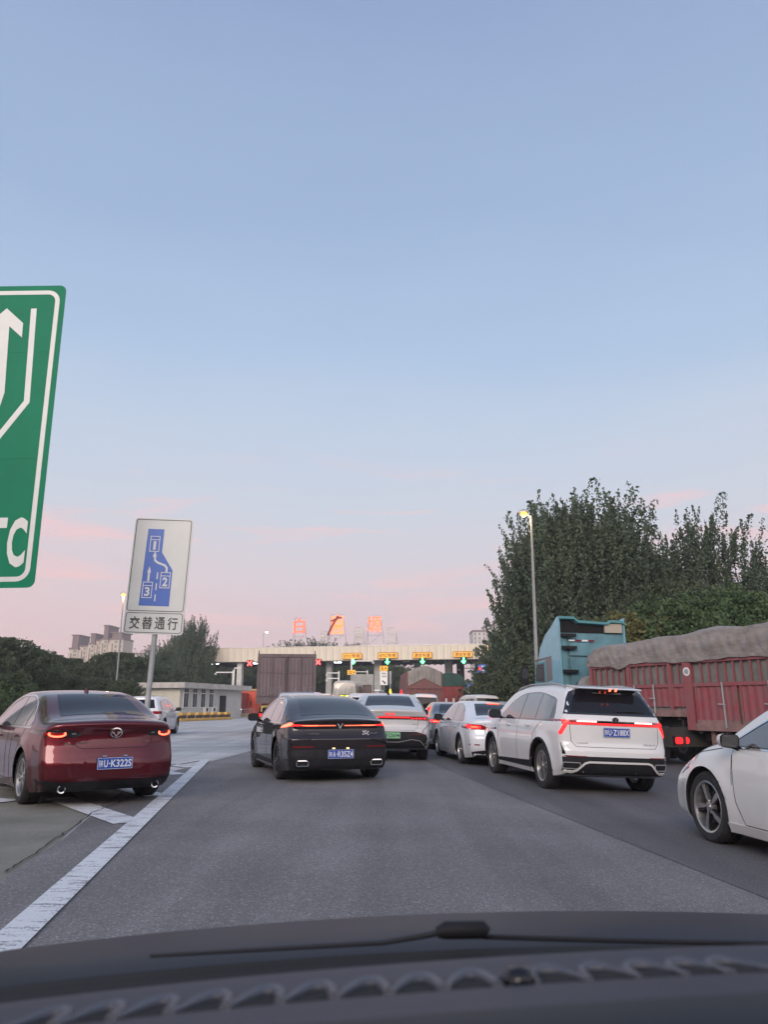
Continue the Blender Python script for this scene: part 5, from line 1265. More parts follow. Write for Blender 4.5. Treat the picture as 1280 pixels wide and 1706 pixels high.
building(226, 276, 1085, 620, 16, [(1, .95, 0), (1, 1.0, 5), (1.2, 1.06, 0)], (.40, .36, .32), (.2, .1, .1), 14, 4, 'farther low-looking apartment block with brown roofs behind the merge sign pole')
building(788, 880, 1046, 400, 16, [(1.3, .95, 0), (1, 1.02, 0), (1, 1.06, 2), (1, 1.0, 0), (1.2, 1.04, 0)], (.52, .50, .49), (.3, .3, .3), 17, 12, 'tall pale grey apartment tower behind the right end of the toll roof', fins=False)
# ------------------------------------------------------------------ office building left of the gate
OY = 76.0; oc = at(301, 1150, OY)
off = tag(empty('office_building', (oc.x, OY, 0), (0, 0, R(74))), 'single-storey white office with a flat roof and four tall windows left of the gate', 'building')
WALLW = mat('white_render', (.50, .50, .47), .8, var=.10, vscale=.8); RF = mat('roof_slab', (.44, .42, .39), .8, var=.2, vscale=1.5)
oH = at(300, 1146, OY).z; Lo = 13.5
mb = MB(); mb.box2((0, 0, 0), (Lo, 7, oH), WALLW); mb.box2((-.06, .02, .1), (-.002, 6.98, oH - .02), mat('cream_render', (.55, .53, .45), .8, var=.08, vscale=.7)); mb.build('wall', off)
mb = MB(); mb.box2((-.8, -.9, oH + .01), (Lo + .8, 7.6, oH + .55), RF); mb.build('roof', off)
OW = mat('office_window', (.06, .07, .08), .15); 
for i in range(4):
    mb = MB(); mb.box((0, 0, 0), (.95, .08, 2.0), M['white_paint']); w_ = mb.build('window', off, loc=(1.0 + i * 1.72, -.05, 1.9 + .25))
    for (cx, cz, ww, hh) in ((-.22, -.25, .38, 1.36), (.22, -.25, .38, 1.36), (-.22, .70, .38, .40), (.22, .70, .38, .40)):
        mb = MB(); mb.box((cx, -.045, cz), (ww, .02, hh), OW); mb.build('pane', w_)
mb = MB(); mb.box((0, 0, 0), (1.3, .10, 2.3), M['black_plastic']); mb.build('door', off, loc=(8.9, -.06, 1.3))
for x in (4.9, 6.5):
    mb = MB(); mb.box((0, 0, 0), (.8, .32, .55), M['white_paint']); mb.lathe([(0, -.18), (.2, -.18), (.22, -.165)], M['dark_void'], axis='Y', n=16); mb.build('air_conditioner', off, loc=(x, -.22, .95))
mb = MB()
for i in range(9): mb.tube([(7.6 + i * .6, -2.2, 0), (7.6 + i * .6, -2.2, 1.0)], .025, M['steel'], n=6)
mb.tube([(7.6, -2.2, 1.0), (12.4, -2.2, 1.0)], .03, M['steel'], n=6); mb.tube([(7.6, -2.2, .5), (12.4, -2.2, .5)], .025, M['steel'], n=6)
tag(mb.build('railing', None, loc=off.location, rot=off.rotation_euler), 'thin steel railing before the dark office door', 'railing')
# water-filled barriers, striped yellow
BY = mat('barrier_yellow', (.72, .42, .10), .6, var=.25, vscale=5); BB = mat('barrier_dark', (.07, .05, .04), .7)
b0, b1 = at(297, 1199, 66), at(384, 1194, 78)
nb = 7; bmesh_ = None; dv = Vector((b1.x - b0.x, 12.0)); ang = math.atan2(dv.y, dv.x); seg = dv.length / nb
for i in range(nb):
    lbls = ['yellow and dark striped barrier block, %s of the row before the office' % w for w in ('leftmost', 'second from the left', 'third from the left', 'middle one', 'third from the right', 'second from the right', 'rightmost')]
    r_ = tag(empty('barrier', (b0.x + dv.x * (i + .5) / nb, 66 + dv.y * (i + .5) / nb, 0), (0, 0, ang)), lbls[i], 'barrier', 'striped barriers before the office')
    for j, z in enumerate((.13, .38, .62, .0)[:3]):
        key = 'y' if j % 2 == 0 else 'd'
        mb = MB(); mb.box((0, 0, 0), (seg * (.95, .50, .62, .46)[j], .42 - j * .06, .24 if j % 2 == 0 else .26), BY if j % 2 == 0 else BB); mb.build('stripe', r_, loc=(0, 0, z), bevel=.03)
# gate clutter ------------------------------------------------------
def wp_(px, py, Y): return at(px, py, Y)
RB = mat('booth_red', (.52, .07, .035), .5, var=.12, vscale=2); YB = mat('booth_yellow', (.60, .46, .16), .6)
by = 100.0; p = at(414, 1183, by); bw = at(423, 1170, by).x - at(406, 1170, by).x; bh = at(410, 1150, by).z
bt = tag(empty('toll_booth', (p.x, by, 0), (0, 0, ga)), 'orange-red toll booth with a small dark window beside the white gate column', 'toll booth')
mb = MB(); mb.box2((-bw / 2 - .3, 0, .35), (bw / 2 + .3, 2.2, bh), RB); mb.build('wall', bt)
mb = MB(); mb.box2((-bw / 2 - .6, -.2, bh + .01), (bw / 2 + .6, 2.4, bh + .16), YB); mb.build('roof', bt)
mb = MB(); mb.box2((-.35, -.06, .4), (.75, -.002, 2.2), RB); d_ = mb.build('door', bt); mb = MB(); mb.box2((.22, -.10, 1.3), (.44, -.061, 2.0), OW); mb.build('pane', d_)
mb = MB(); mb.box2((-.85, -.05, 1.4), (-.5, -.003, 1.9), M['white_paint']); mb.build('notice', bt)
mb = MB(); mb.prism(rrect(0, 0, 4.6, 2.4, .5), YB, .0, .34, 'XY'); tag(mb.build('toll_island', None, loc=(p.x + .3, by + .9, gz(p.x, by)), rot=(0, 0, ga)), 'low yellow kerbed island carrying the orange-red booth', 'island')
def booth(px, Y, w_, h_, m, label, d=2.5):
    q = at(px, 1178, Y); r_ = tag(empty('toll_booth', (q.x, Y, 0), (0, 0, ga)), label, 'toll booth')
    mb = MB(); mb.box2((-w_ / 2, 0, .2), (w_ / 2, d, h_), m); mb.build('wall', r_)
    mb = MB(); mb.box2((-w_ / 2 - .15, -.2, h_ + .01), (w_ / 2 + .15, d + .2, h_ + .2), M['white_paint']); mb.build('roof', r_)
    mb = MB(); mb.box2((-w_ * .38, -.04, h_ * .45), (w_ * .38, -.004, h_ * .85), OW); mb.build('window', r_)
booth(622, 102, 1.6, 3.3, mat('booth_grey', (.36, .40, .42), .5), 'slim grey toll booth left of the white arrow board')
booth(538, 104, 1.8, 2.8, M['galv'], 'grey toll booth in the shade right of the brown box truck')
# red fire-coloured truck parked behind the white column
q = at(383, 1178, 96); r_ = tag(empty('red_truck', (q.x, 96, 0), (0, 0, R(-4))), 'dark red lorry with white bands, mostly hidden by the white gate column', 'truck')
RTR = mat('dull_red', (.24, .03, .035), .5, var=.2, vscale=1)
mb = MB(); mb.box2((-1.9, 0, .8), (1.3, 7, 3.0), RTR); mb.build('body', r_); mb = MB(); mb.box2((-1.92, -.03, 2.0), (1.32, -.002, 2.45), M['white_paint']); mb.build('band', r_)
for x in (-1.4, .9): mb = MB(); mb.lathe([(0, -.15), (.48, -.15), (.5, -.1), (.5, .15), (0, .15)], M['tyre'], c=(x, .9, .5), n=20); mb.build('wheel', r_, smooth=40)
mb = MB(); mb.lathe([(0, 0), (.14, .02), (0, .04)], mat('headlight_glow', (1, 1, 1), .3, emit=(1, .95, .9), es=6), c=(1.35, -.06, .95), axis='Y', n=12); mb.build('lit_lamp', r_)
# posts with cameras and arms near the gate
def post(px, y0, y1, Y, arms, label, m=None, r=.09):
    q = at(px, 1178, Y); r_ = tag(empty('camera_post', (q.x, Y, gz(q.x, Y))), label, 'post'); m = m or M['white_paint']
    mb = MB(); mb.tube([(0, 0, 0), (0, 0, at(px, y0, Y).z - gz(q.x, Y))], r, m, n=10); mb.build('pole', r_, smooth=40)
    for (pe, ya) in arms:
        e = at(pe, ya, Y); mb = MB(); mb.tube([(0, 0, e.z), (e.x - q.x, 0, e.z)], r * .7, m, n=8); a_ = mb.build('arm', r_, smooth=40)
        mb = MB(); mb.box((e.x - q.x, -.1, e.z - .22), (.28, .4, .24), M['galv']); mb.build('camera', a_)
post(564, 1118, 1178, 92, [(545, 1121), (545, 1130)], 'white post with two arms pointing left before the toll lanes')
post(585, 1097, 1178, 98, [(622, 1101)], 'white post with a long arm reaching right under the left amber board', r=.11)
post(612, 1116, 1178, 99, [(592, 1119)], 'short white post with one arm left of the slim grey booth', r=.07)
post(387, 1115, 1178, 108, [(360, 1120), (402, 1113)], 'white post at the white gate column with a long arm to the left', r=.12)
post(809, 1103, 1150, 112, [(765, 1113)], 'dark mast under the right end of the toll roof with an arm over the lane', M['black_plastic'], r=.07)
def board(px0, py0, px1, py1, Y, m, label, texts, post_=True, cat='sign', ink=None, nm='direction_sign', border=False):
    a, b = at(px0, py0, Y), at(px1, py1, Y); cx, cz = (a.x + b.x) / 2, (a.z + b.z) / 2; w_, h_ = b.x - a.x, a.z - b.z; g = gz(cx, Y)
    r_ = tag(empty(nm, (cx, Y, g)), label, cat)
    mb = MB(); mb.prism(rrect(0, cz - g, w_, h_, min(w_, h_) * .06), m, -.03, .03); mb.build('sign_board', r_)
    if post_: mb = MB(); mb.tube([(0, .09, 0), (0, .09, cz - g)], .07, M['galv'], n=10); mb.build('pole', r_, smooth=40)
    for (tx, fx, fz, fw, fh) in texts: lettering(tx, w_ * fw, h_ * fh, ink or M['white_ink'], r_, (w_ * fx, -.033, cz - g + h_ * fz), bold=.02, extrude=.002)
    return r_, w_, h_, cz - g
r_, w_, h_, zc = board(633, 1109, 646.5, 1117.5, 88, YEL, 'small amber sign reading 5米 on top of the white arrow board', [('5', -.2, 0, .25, .75), ('米', .2, 0, .3, .5)], ink=BRN)
r_, w_, h_, zc = board(633.5, 1118, 646, 1141, 88, M['white_paint'], 'white lane board with black characters and an arrow pointing down right', [('货车', .0, .33, .6, .14), ('专用', .0, .12, .6, .14)], ink=M['black_ink'], nm='lane_board')
mb = MB(); thick(mb, [(-w_ * .2, zc - h_ * .18), (w_ * .12, zc - h_ * .34)], .14, M['black_ink'], -.036, -.031); mb.prism([(w_ * .26, zc - h_ * .41), (w_ * .24, zc - h_ * .24), (-w_ * .02, zc - h_ * .40)], M['black_ink'], -.0365, -.031); mb.build('arrow', r_)
board(579, 1116, 592.5, 1124, 92, YEL, 'small amber sign reading 20米 left of the grey toll booths', [('20', -.15, 0, .4, .7), ('米', .28, 0, .25, .5)], ink=BRN)
board(648.5, 1118, 652.5, 1139, 90, M['galv'], 'narrow grey panel just right of the white arrow board', [])
r_, w_, h_, zc = board(795, 1107, 823, 1122, 84, SB, 'blue sign with a white arrow pointing down left under the right end of the roof', [('西安', -.18, .28, .20, .20), ('绕城高速', .30, .22, .34, .20), ('咸阳机场', .30, -.16, .34, .20), ('注意行车安全', -.08, -.38, .5, .12)], post_=False)
mb = MB(); thick(mb, [(w_ * .08, zc + h_ * .16), (-w_ * .16, zc - h_ * .18)], .10, SW, -.036, -.031); thick(mb, [(-w_ * .17, zc + h_ * .08), (-w_ * .17, zc - h_ * .20), (w_ * .10, zc - h_ * .20)], .10, SW, -.037, -.0315); mb.build('arrow', r_)
mb = MB(); mb.prism(rrect(-w_ * .36, zc + h_ * .05, w_ * .2, h_ * .42, .08), NR, -.036, -.031); mb.build('red_shield', r_)
mb = MB(); mb.tube([(w_ * .35, .10, -.2), (w_ * .35, .10, zc + h_ / 2)], .09, M['galv'], n=10); mb.build('pole', r_, smooth=40)
board(775, 1139, 788, 1147, 96, SB, 'small blue sign low beside the green-tarped truck', [('出口', 0, 0, .7, .5)])
# ------------------------------------------------------------------ trucks
BRT = mat('box_brown', (.22, .165, .175), .65, var=.35, vscale=1.4, stretch=(1, 1, .4), color2=(.16, .125, .13)); BRD = mat('box_frame', (.14, .105, .11), .6, var=.3, vscale=2)
FADE = mat('faded_letter', (.26, .23, .24), .7)
def axle(parent, y, half, r=.5, w=.3, dual=True):
    for sd in (-1, 1):
        tm, rm = wheel_meshes(r, r * .56, w * (2 if dual else 1), 6, 'single', False)
        e = empty('wheel', (sd * (half - w * (1 if dual else .5)), y, r), (0, 0, 0 if sd > 0 else math.pi), parent); link('tyre', tm, e); link('rim', rm, e)
def box_truck():
    Y = 33.0; l, r = at(427.5, 1170, Y), at(525, 1170, Y); W_ = r.x - l.x; cx = (l.x + r.x) / 2; zt = at(470, 1090, Y).z; zb = at(470, 1163, Y).z
    root = tag(empty('box_truck', (cx, Y, 0), (0, 0, R(6.2))), 'brown ribbed box lorry seen from behind before the left toll lanes', 'truck')
    hw_ = W_ / 2
    mb = MB(); mb.box2((-hw_, .06, zb), (hw_, 8.4, zt), BRT); mb.build('box', root)
    fr = MB(); fr.box2((-hw_ - .01, 0, zt - .13), (hw_ + .01, .12, zt + .02), BRD); fr.box2((-hw_ - .01, 0, zb - .22), (hw_ + .01, .12, zb + .06), BRD)
    for x in (-hw_ + .05, hw_ - .05): fr.box2((x - .06, -.02, zb + .06), (x + .06, .10, zt - .13), BRD)
    fr.build('rear_frame', root)
    for k, (x0, x1) in enumerate(((-hw_ + .12, -.04), (.04, hw_ - .12))):
        d = MB(); d.box2((x0, .0, zb + .08), (x1, .055, zt - .15), BRT); dr = d.build('door', root)
        nr = 7
        for i in range(nr):
            x = x0 + (x1 - x0) * (i + .5) / nr; mb = MB(); mb.prism([(x - .055, .0), (x - .03, -.035), (x + .03, -.035), (x + .055, .0)], BRT, zb + .12, zt - .20, 'XY'); mb.build('rib', dr)
        mb = MB(); mb.box2((x0, -.045, (zb + zt) / 2 + .12), (x1, -.036, (zb + zt) / 2 + .18), BRD); mb.build('crossbar', dr)
    for x in (-.62, .62, -.03, .05):
        mb = MB(); mb.tube([(x, -.06, zb), (x, -.06, zt - .1)], .02, BRD, n=6); mb.build('lock_rod', root)
    for ch, x in (('陕', -.98), ('B', -.62), ('3', -.26), ('6', .42), ('9', .80), ('5', 1.04)):
        lettering(ch, .15, .28, FADE, root, (x, -.050, zb + .33), extrude=.003)
    for x in (-hw_ + .03, hw_ - .05): mb = MB(); mb.tube([(x, .05, zt), (x, .03, zt + .16)], .02, M['black_plastic'], n=5); mb.build('roof_pin', root)
    ch = MB(); ch.box2((-.5, .3, .75), (-.38, 8, zb - .23), M['black_plastic']); ch.box2((.38, .3, .75), (.5, 8, zb - .23), M['black_plastic']); ch.box2((-hw_ + .1, .25, .55), (hw_ - .1, .36, .70), BRD); ch.box2((-hw_ + .1, .8, .5), (-.7, .83, 1.2), M['black_plastic']); ch.box2((.7, .8, .5), (hw_ - .1, .83, 1.2), M['black_plastic']); ch.build('chassis', root)
    for sd in (-1, 1):
        mb = MB(); mb.box((sd * (hw_ - .3), .24, .86), (.36, .05, .14), M['red_glow']); mb.build('taillight', root)
    mb = MB(); mb.prism([(-hw_ + .2, 1.02), (-.75, 1.02), (-.45, 1.14), (-.75, 1.30), (-hw_ + .2, 1.30)], YB, .22, .25); mb.build('warning_plate', root)
    for y in (1.6, 2.9): axle(root, y, hw_)
    cab = MB(); cab.box2((-hw_ + .05, 8.6, .5), (hw_ - .05, 10.6, 2.7), mat('cab_red', (.3, .04, .03), .4, coat=1)); cab.build('cab', root, bevel=.12)
    axle(root, 9.4, hw_, dual=False)
    return root
box_truck()
# dump truck with a tarpaulin hanging over the tail
DR_ = mat('dump_red', (.22, .07, .07), .7, var=.4, vscale=1.5, color2=(.17, .11, .10)); TARP = mat('tarp_grey', (.27, .25, .23), .9, var=.3, vscale=1.2, bump=.5, bscale=6)
def dump():
    Y = 51.0; l, r = at(678, 1170, Y), at(738, 1170, Y); W_ = r.x - l.x; cx = (l.x + r.x) / 2; zt = at(700, 1117, Y).z; zm = at(700, 1145, Y).z; pk_ = at(708, 1111, Y).z; hw_ = W_ / 2
    root = tag(empty('dump_truck', (cx, Y, gz(cx, Y)), (0, 0, R(3))), 'red dump truck seen from behind with a grey tarpaulin draped over its load', 'truck')
    mb = MB(); mb.box2((-hw_, 0, 1.1), (hw_, 6, zt), DR_)
    for i in range(6): mb.box2((-hw_ + .2 + i * (W_ - .4) / 5 - .05, -.08, 1.15), (-hw_ + .2 + i * (W_ - .4) / 5 + .05, -.002, zm), DR_)
    mb.box2((-hw_, -.1, zm), (hw_, -.003, zm + .12), DR_); mb.build('tipper_body', root)
    v = []; f = []; nx, ny = 24, 14; rr = random.Random(5)
    for j in range(ny + 1):
        for i in range(nx + 1):
            t = i / nx * 2 - 1; s = j / ny
            z = zt + (pk_ - zt + .15) * (1 - abs(t) ** 1.6) + rr.uniform(-.02, .02); 
            if j < 4: y = -.06 - .03 * math.sin(i * 2.1) ; z = z - (4 - j) / 4 * (z - (zm + .15 + .9 * (1 - abs(t) ** .7) * .0 + (.55 * (1 - abs(t)))))*1.0
            else: y = (s * ny - 4) / (ny - 4) * 6
            v.append((t * hw_ * .92, y, z))
    for j in range(ny):
        for i in range(nx): a = j * (nx + 1) + i; f.append((a, a + 1, a + nx + 2, a + nx + 1))
    mb = MB(); mb.add(v, f, TARP); mb.build('tarpaulin', root, smooth=60)
    for y in (1.0, 2.4): axle(root, y, hw_)
    mb = MB(); mb.box2((-hw_ + .1, .2, .6), (hw_ - .1, 6, 1.09), M['black_plastic']); mb.build('chassis', root)
    mb = MB(); mb.box2((-hw_ + .1, 6.3, .6), (hw_ - .1, 8.3, zt - .3), DR_); mb.build('cab', root, bevel=.1)
    for sd in (-1, 1): mb = MB(); mb.box((sd * (hw_ - .3), -.04, .95), (.4, .06, .14), M['red_lens']); mb.build('taillight', root)
dump()
def green_truck():
    Y = 63.0; p0 = at(740, 1170, Y); p1 = at(775, 1170, Y); W_ = 2.5; zt = at(757, 1127, Y).z; zp = at(757, 1119, Y).z; hw_ = 1.25; cx = p1.x - hw_
    root = tag(empty('cargo_truck', (cx, Y, gz(cx, Y)), (0, 0, R(6))), 'red cargo truck under a rounded dark green tarpaulin beside the dump truck', 'truck')
    mb = MB(); mb.box2((-hw_, 0, 1.1), (hw_, 9, zt), mat('cargo_red', (.26, .05, .05), .6, var=.3, vscale=2))
    for i in range(4): mb.box2((-hw_ + .3 + i * .63 - .08, -.06, 1.6), (-hw_ + .3 + i * .63 + .08, -.003, 2.0), M['white_paint'])
    mb.build('cargo_body', root)
    mb = MB(); v = []; f = []; n = 16
    for j in range(10):
        for i in range(n + 1):
            a = math.pi * i / n; v.append((-math.cos(a) * (hw_ + .03), -.05 + j, zt - .7 + (zp - zt + .7) * math.sin(a) ** .45))
    for j in range(9):
        for i in range(n): q = j * (n + 1) + i; f.append((q, q + 1, q + n + 2, q + n + 1))
    f.append(tuple(range(n + 1)))
    mb.add(v, f, mat('tarp_green', (.035, .085, .07), .8, var=.3, vscale=1.5)); mb.build('tarpaulin', root, smooth=50)
    for y in (1.2, 2.5): axle(root, y, hw_)
    mb = MB(); mb.box2((-hw_ + .1, .2, .6), (hw_ - .1, 9, 1.09), M['black_plastic']); mb.build('chassis', root)
    mb = MB(); mb.box2((-hw_ + .05, 9.3, .6), (hw_ - .05, 11.2, 3.0), RTR); mb.build('cab', root, bevel=.1)
green_truck()
def minibus():
    Y = 56.0; l, r = at(552, 1150, Y), at(596, 1150, Y); W_ = r.x - l.x; cx = (l.x + r.x) / 2; zt = at(575, 1133, Y).z; zw0 = at(575, 1158, Y).z; zw1 = at(575, 1142.5, Y).z; hw_ = W_ / 2
    root = tag(empty('minibus', (cx, Y, gz(cx, Y)), (0, 0, R(-3))), 'old beige minibus with a curtained rear window and a yellow lettered display', 'minibus')
    S = dict(SUV); S.update(L=6.6, W=W_, wb=3.7, roh=1.5, R=.36, DR=.8, tumble=.05, tq=.0, fillet=.20, sweepR=.07, sweepF=.2, crown=.10, flare=0)
    S['top'] = [(0, zt - .14), (.1, zt - .05), (.6, zt), (5.2, zt), (6.0, zt - .5), (6.4, 1.6), (6.6, 1.4)]
    S['bot'] = [(0, .4), (6.6, .4)]; S['belt'] = [(0, 1.5), (6.6, 1.3)]; S['plan'] = [(0, .97), (.3, 1.0), (6.0, 1.0), (6.6, .92)]
    S['rear'] = [(.3, .05), (.5, 0), (1.4, .02), (zt - .1, .12), (zt, .15)]
    BE = paint('beige_coach_paint', (.50, .46, .38), 0, .5, dirt_amt=.3); sh = Shell(S); finish_car(S, sh, root, BE); add_wheels(S, sh, root)
    CUR = mat('curtained_glass', (.34, .33, .30), .25, var=.35, vscale=3, stretch=(6, 6, .2), coat=1)
    sh.patch('rear_window', rrect(0, (zw0 + zw1) / 2, W_ - .34, zw1 - zw0, .08), CUR, 'rear', root, off=.008, cell=.1)
    for i in range(5):
        for sd in (-1, 1): sh.patch('window', rrect(.85 + i * 1.02, (1.62 + zt - .4) / 2, .9, zt - .4 - 1.62, .08), M['glass'], 'side', root, sd, off=.006, cell=.15)
    YL = mat('led_yellow', (.9, .9, .1), .4, emit=(.9, 1, .06), es=2.2); DP = M['black_plastic']
    zd_ = at(575, 1160, Y).z; h = sh.cast(0, zd_, 'rear')[0]; mb = MB(); mb.box((.2, h.y - .02, zd_), (1.2, .05, .26), DP); mb.build('display', root)
    lettering('请保持车距', 1.1, .18, YL, root, (.2, h.y - .05, zd_), bold=.03)
    for sd in (-1, 1): sh.patch('taillight', rrect(sd * (hw_ - .15), .95, .14, .5, .04), M['red_lens'], 'rear', root, off=.008, cell=.06)
minibus()
def grey_lorry():
    Y = 65.0; l, r = at(584, 1150, Y), at(622, 1150, Y); W_ = r.x - l.x; cx = (l.x + r.x) / 2; zt = at(600, 1123, Y).z; hw_ = W_ / 2
    root = tag(empty('grey_lorry', (cx, Y, 0)), 'pale grey open-framed lorry in the lane behind the minibus', 'truck'); G = mat('lorry_grey', (.34, .34, .32), .6, var=.25, vscale=1.5)
    mb = MB(); mb.box2((-hw_, 0, 1.0), (hw_, 7, zt - .9), mat('lorry_load', (.13, .10, .09), .9, var=.4, vscale=2)); mb.build('load', root)
    mb = MB(); mb.box2((-hw_, -.05, zt - .9), (hw_, 7, zt), G); mb.build('cover', root)
    for x in (-hw_ + .06, 0, hw_ - .06): mb = MB(); mb.box2((x - .05, -.09, 1.0), (x + .05, -.051, zt), G); mb.build('frame_post', root)
    for i, (x, z) in enumerate(((-.3, 1.9), (.45, 1.6))): mb = MB(); mb.box((x, -.03, z), (.5, .04, .35), RB); mb.build('red_panel', root)
    for y in (1.2, 2.5): axle(root, y, hw_)
    mb = MB(); mb.box2((-hw_ + .1, .2, .6), (hw_ - .1, 7, .99), M['black_plastic']); mb.build('chassis', root)
grey_lorry()
# little warning lamps above the queue
for (px, py, Y, m, lb) in ((650.5, 1154, 30, mat('amber_beacon', (.9, .6, .05), .4, emit=(1, .7, .05), es=1.2), 'small amber beacon on a stand beyond the silver crossover'), (669, 1155, 31, M['red_glow'], 'small red lit warning cone right of the amber beacon')):
    q = at(px, py, Y); r_ = tag(empty('warning_beacon', (q.x, Y, gz(q.x, Y))), lb, 'beacon')
    z = q.z - gz(q.x, Y); mb = MB(); mb.tube([(0, 0, 0), (0, 0, z - .12)], .03, M['galv'], n=8); mb.build('stand', r_)
    mb = MB(); mb.lathe([(0, .16), (.03, .14), (.05, .02), (.13 if px > 660 else .09, -.05), (.15 if px > 660 else .09, -.10), (0, -.10)], m, c=(0, 0, z), axis='Z', n=14); mb.build('lamp', r_, smooth=50)
# ------------------------------------------------------------------ blue tractor and red trailer at the right
TH = R(28); TA = Vector((6.45, 23.4)); tg = gz(8, 20)
def tdir(h): return Vector((-math.sin(h), math.cos(h)))
trl = tag(empty('cargo_trailer', (TA.x, TA.y, tg), (0, 0, TH)), 'long dusty red slatted trailer under a wrinkled brown-grey tarpaulin', 'trailer')
TR = mat('trailer_red', (.33, .062, .08), .65, var=.35, vscale=3, color2=(.25, .12, .12)); TRD = mat('trailer_dusty', (.27, .165, .15), .75, var=.35, vscale=3)
TG = mat('tarp_behind', (.21, .215, .20), .85, var=.25, vscale=2.5)
def tz(px, py, s):   # height at the trailer's side, s metres behind its front corner
    P = TA - tdir(TH) * s; return at(px, py, P.y).z - tg
def tpx(s): P = TA - tdir(TH) * s; return 640 + 1263 * P.x / P.y
def ts(px):          # photograph column -> metres behind the front corner
    lo, hi = -1, 11
    for _ in range(40):
        m = (lo + hi) / 2
        if tpx(m) < px: lo = m
        else: hi = m
    return lo
# local frame: -y is backwards along the side, x=0 the left side, x to the right
sP = ts(1150); zT = tz(1150, 1103, sP); zR = tz(1150, 1141, sP); zB2 = tz(1190, 1209, ts(1190)); zB1 = tz(1130, 1186, ts(1130)); LT = 11.5; WT = 2.5
mb = MB(); mb.box2((.10, -LT, zB2 + .05), (WT, -sP, zT), TG); mb.box2((.10, -sP, zB1 + .05), (WT, -.05, zT), TG); mb.build('load_cover', trl)
mb = MB(); mb.box2((0, -LT, zR - .045), (.08, 0, zR + .045), TR); mb.build('mid_rail', trl)
mb = MB(); mb.box2((0, -LT, zT - .03), (.08, 0, zT + .05), TR); mb.build('top_rail', trl)
mb = MB(); mb.box2((-.02, -LT, zB2 - .13), (.12, -sP - .12, zB2 + .05), TRD); mb.box2((-.02, -sP + .1, zB1 - .12), (.12, 0, zB1 + .06), TRD); mb.build('lower_rail', trl)
mb = MB(); mb.box2((-.03, -sP - .16, zB2 - .12), (.10, -sP + .10, zT + .05), TR); mb.build('main_post', trl)
mb = MB(); mb.lathe([(0, -.034), (.10, -.034), (.115, -.031)], M['white_paint'], c=(0, -sP - .03, (zT + zR) / 2 + .05), n=18); mb.lathe([(0, -.036), (.07, -.036)], M['galv'], c=(0, -sP - .03, (zT + zR) / 2 + .05), n=18); mb.build('round_badge', trl)
smesh = None; s = .16; k = 0
while s < LT:
    if abs(s - sP - .03) > .20:
        if smesh is None:
            mb = MB(); mb.box((.035, 0, (zT + zR) / 2), (.055, .042, zT - zR - .1), TR); o = mb.build('slat', trl, loc=(0, -s, 0)); smesh = o.data
        else: link('slat', smesh, trl, (0, -s, 0))
    s += .245
for c_ in (.02, 1.55, 3.05): mb = MB(); mb.box2((-.015, -c_ - .05, zB1), (.07, -c_ + .05, zT + .02), TR); mb.build('post', trl)
# corrugated lower panels
def corr(y0, y1, z0, z1, nm='side_panel'):
    n = int(abs(y1 - y0) / .055); v = []; f = []
    for i in range(n + 1):
        y = y0 + (y1 - y0) * i / n; x = .03 + (.022 if (i // 2) % 2 else .0)
        v += [(x, y, z0), (x, y, z1)]
    for i in range(n): f.append((2 * i, 2 * i + 2, 2 * i + 3, 2 * i + 1))
    mb = MB(); mb.add(v, f, TR); mb.box2((.005, y0, z0), (.05, y0 - .05 * (1 if y1 < y0 else -1), z1), TR); mb.box2((.005, y1, z0), (.05, y1 + .05 * (1 if y1 < y0 else -1), z1), TR); mb.build(nm, trl)
for (a, b) in ((.07, 1.50), (1.60, 3.00 if sP > 3.2 else sP - .2), (3.10, sP - .12)):
    if b > a + .1: corr(-a, -b, zB1 + .14, zR - .05)
for i in range(5):
    a = sP + .20 + i * 1.35; corr(-a, -(a + 1.27), zB2 + .14, zR - .05)
    for z0, z1 in ((zB2 + .05, zB2 + .14),): mb = MB(); mb.box2((-.0, -(a + 1.27), z0), (.07, -a, z1), TRD); mb.build('hinge_rail', trl)
for s in [ts(x) for x in (1042, 1062, 1094)] + [sP + 1.10 + i * 1.30 for i in range(5)]:
    zb_ = zB1 if s < sP else zB2
    mb = MB(); mb.tube([(-.05, -s, zb_ - .05), (-.05, -s, zR + .04)], .024, M['galv'], n=8); lr = mb.build('latch_rod', trl, smooth=40)
    zh = (zb_ + zR) / 2 + .02; mb = MB(); mb.tube([(-.07, -s + .16, zh), (-.075, -s, zh - .01), (-.06, -s - .05, zh - .03)], .018, M['galv'], n=6); mb.build('latch_handle', lr)
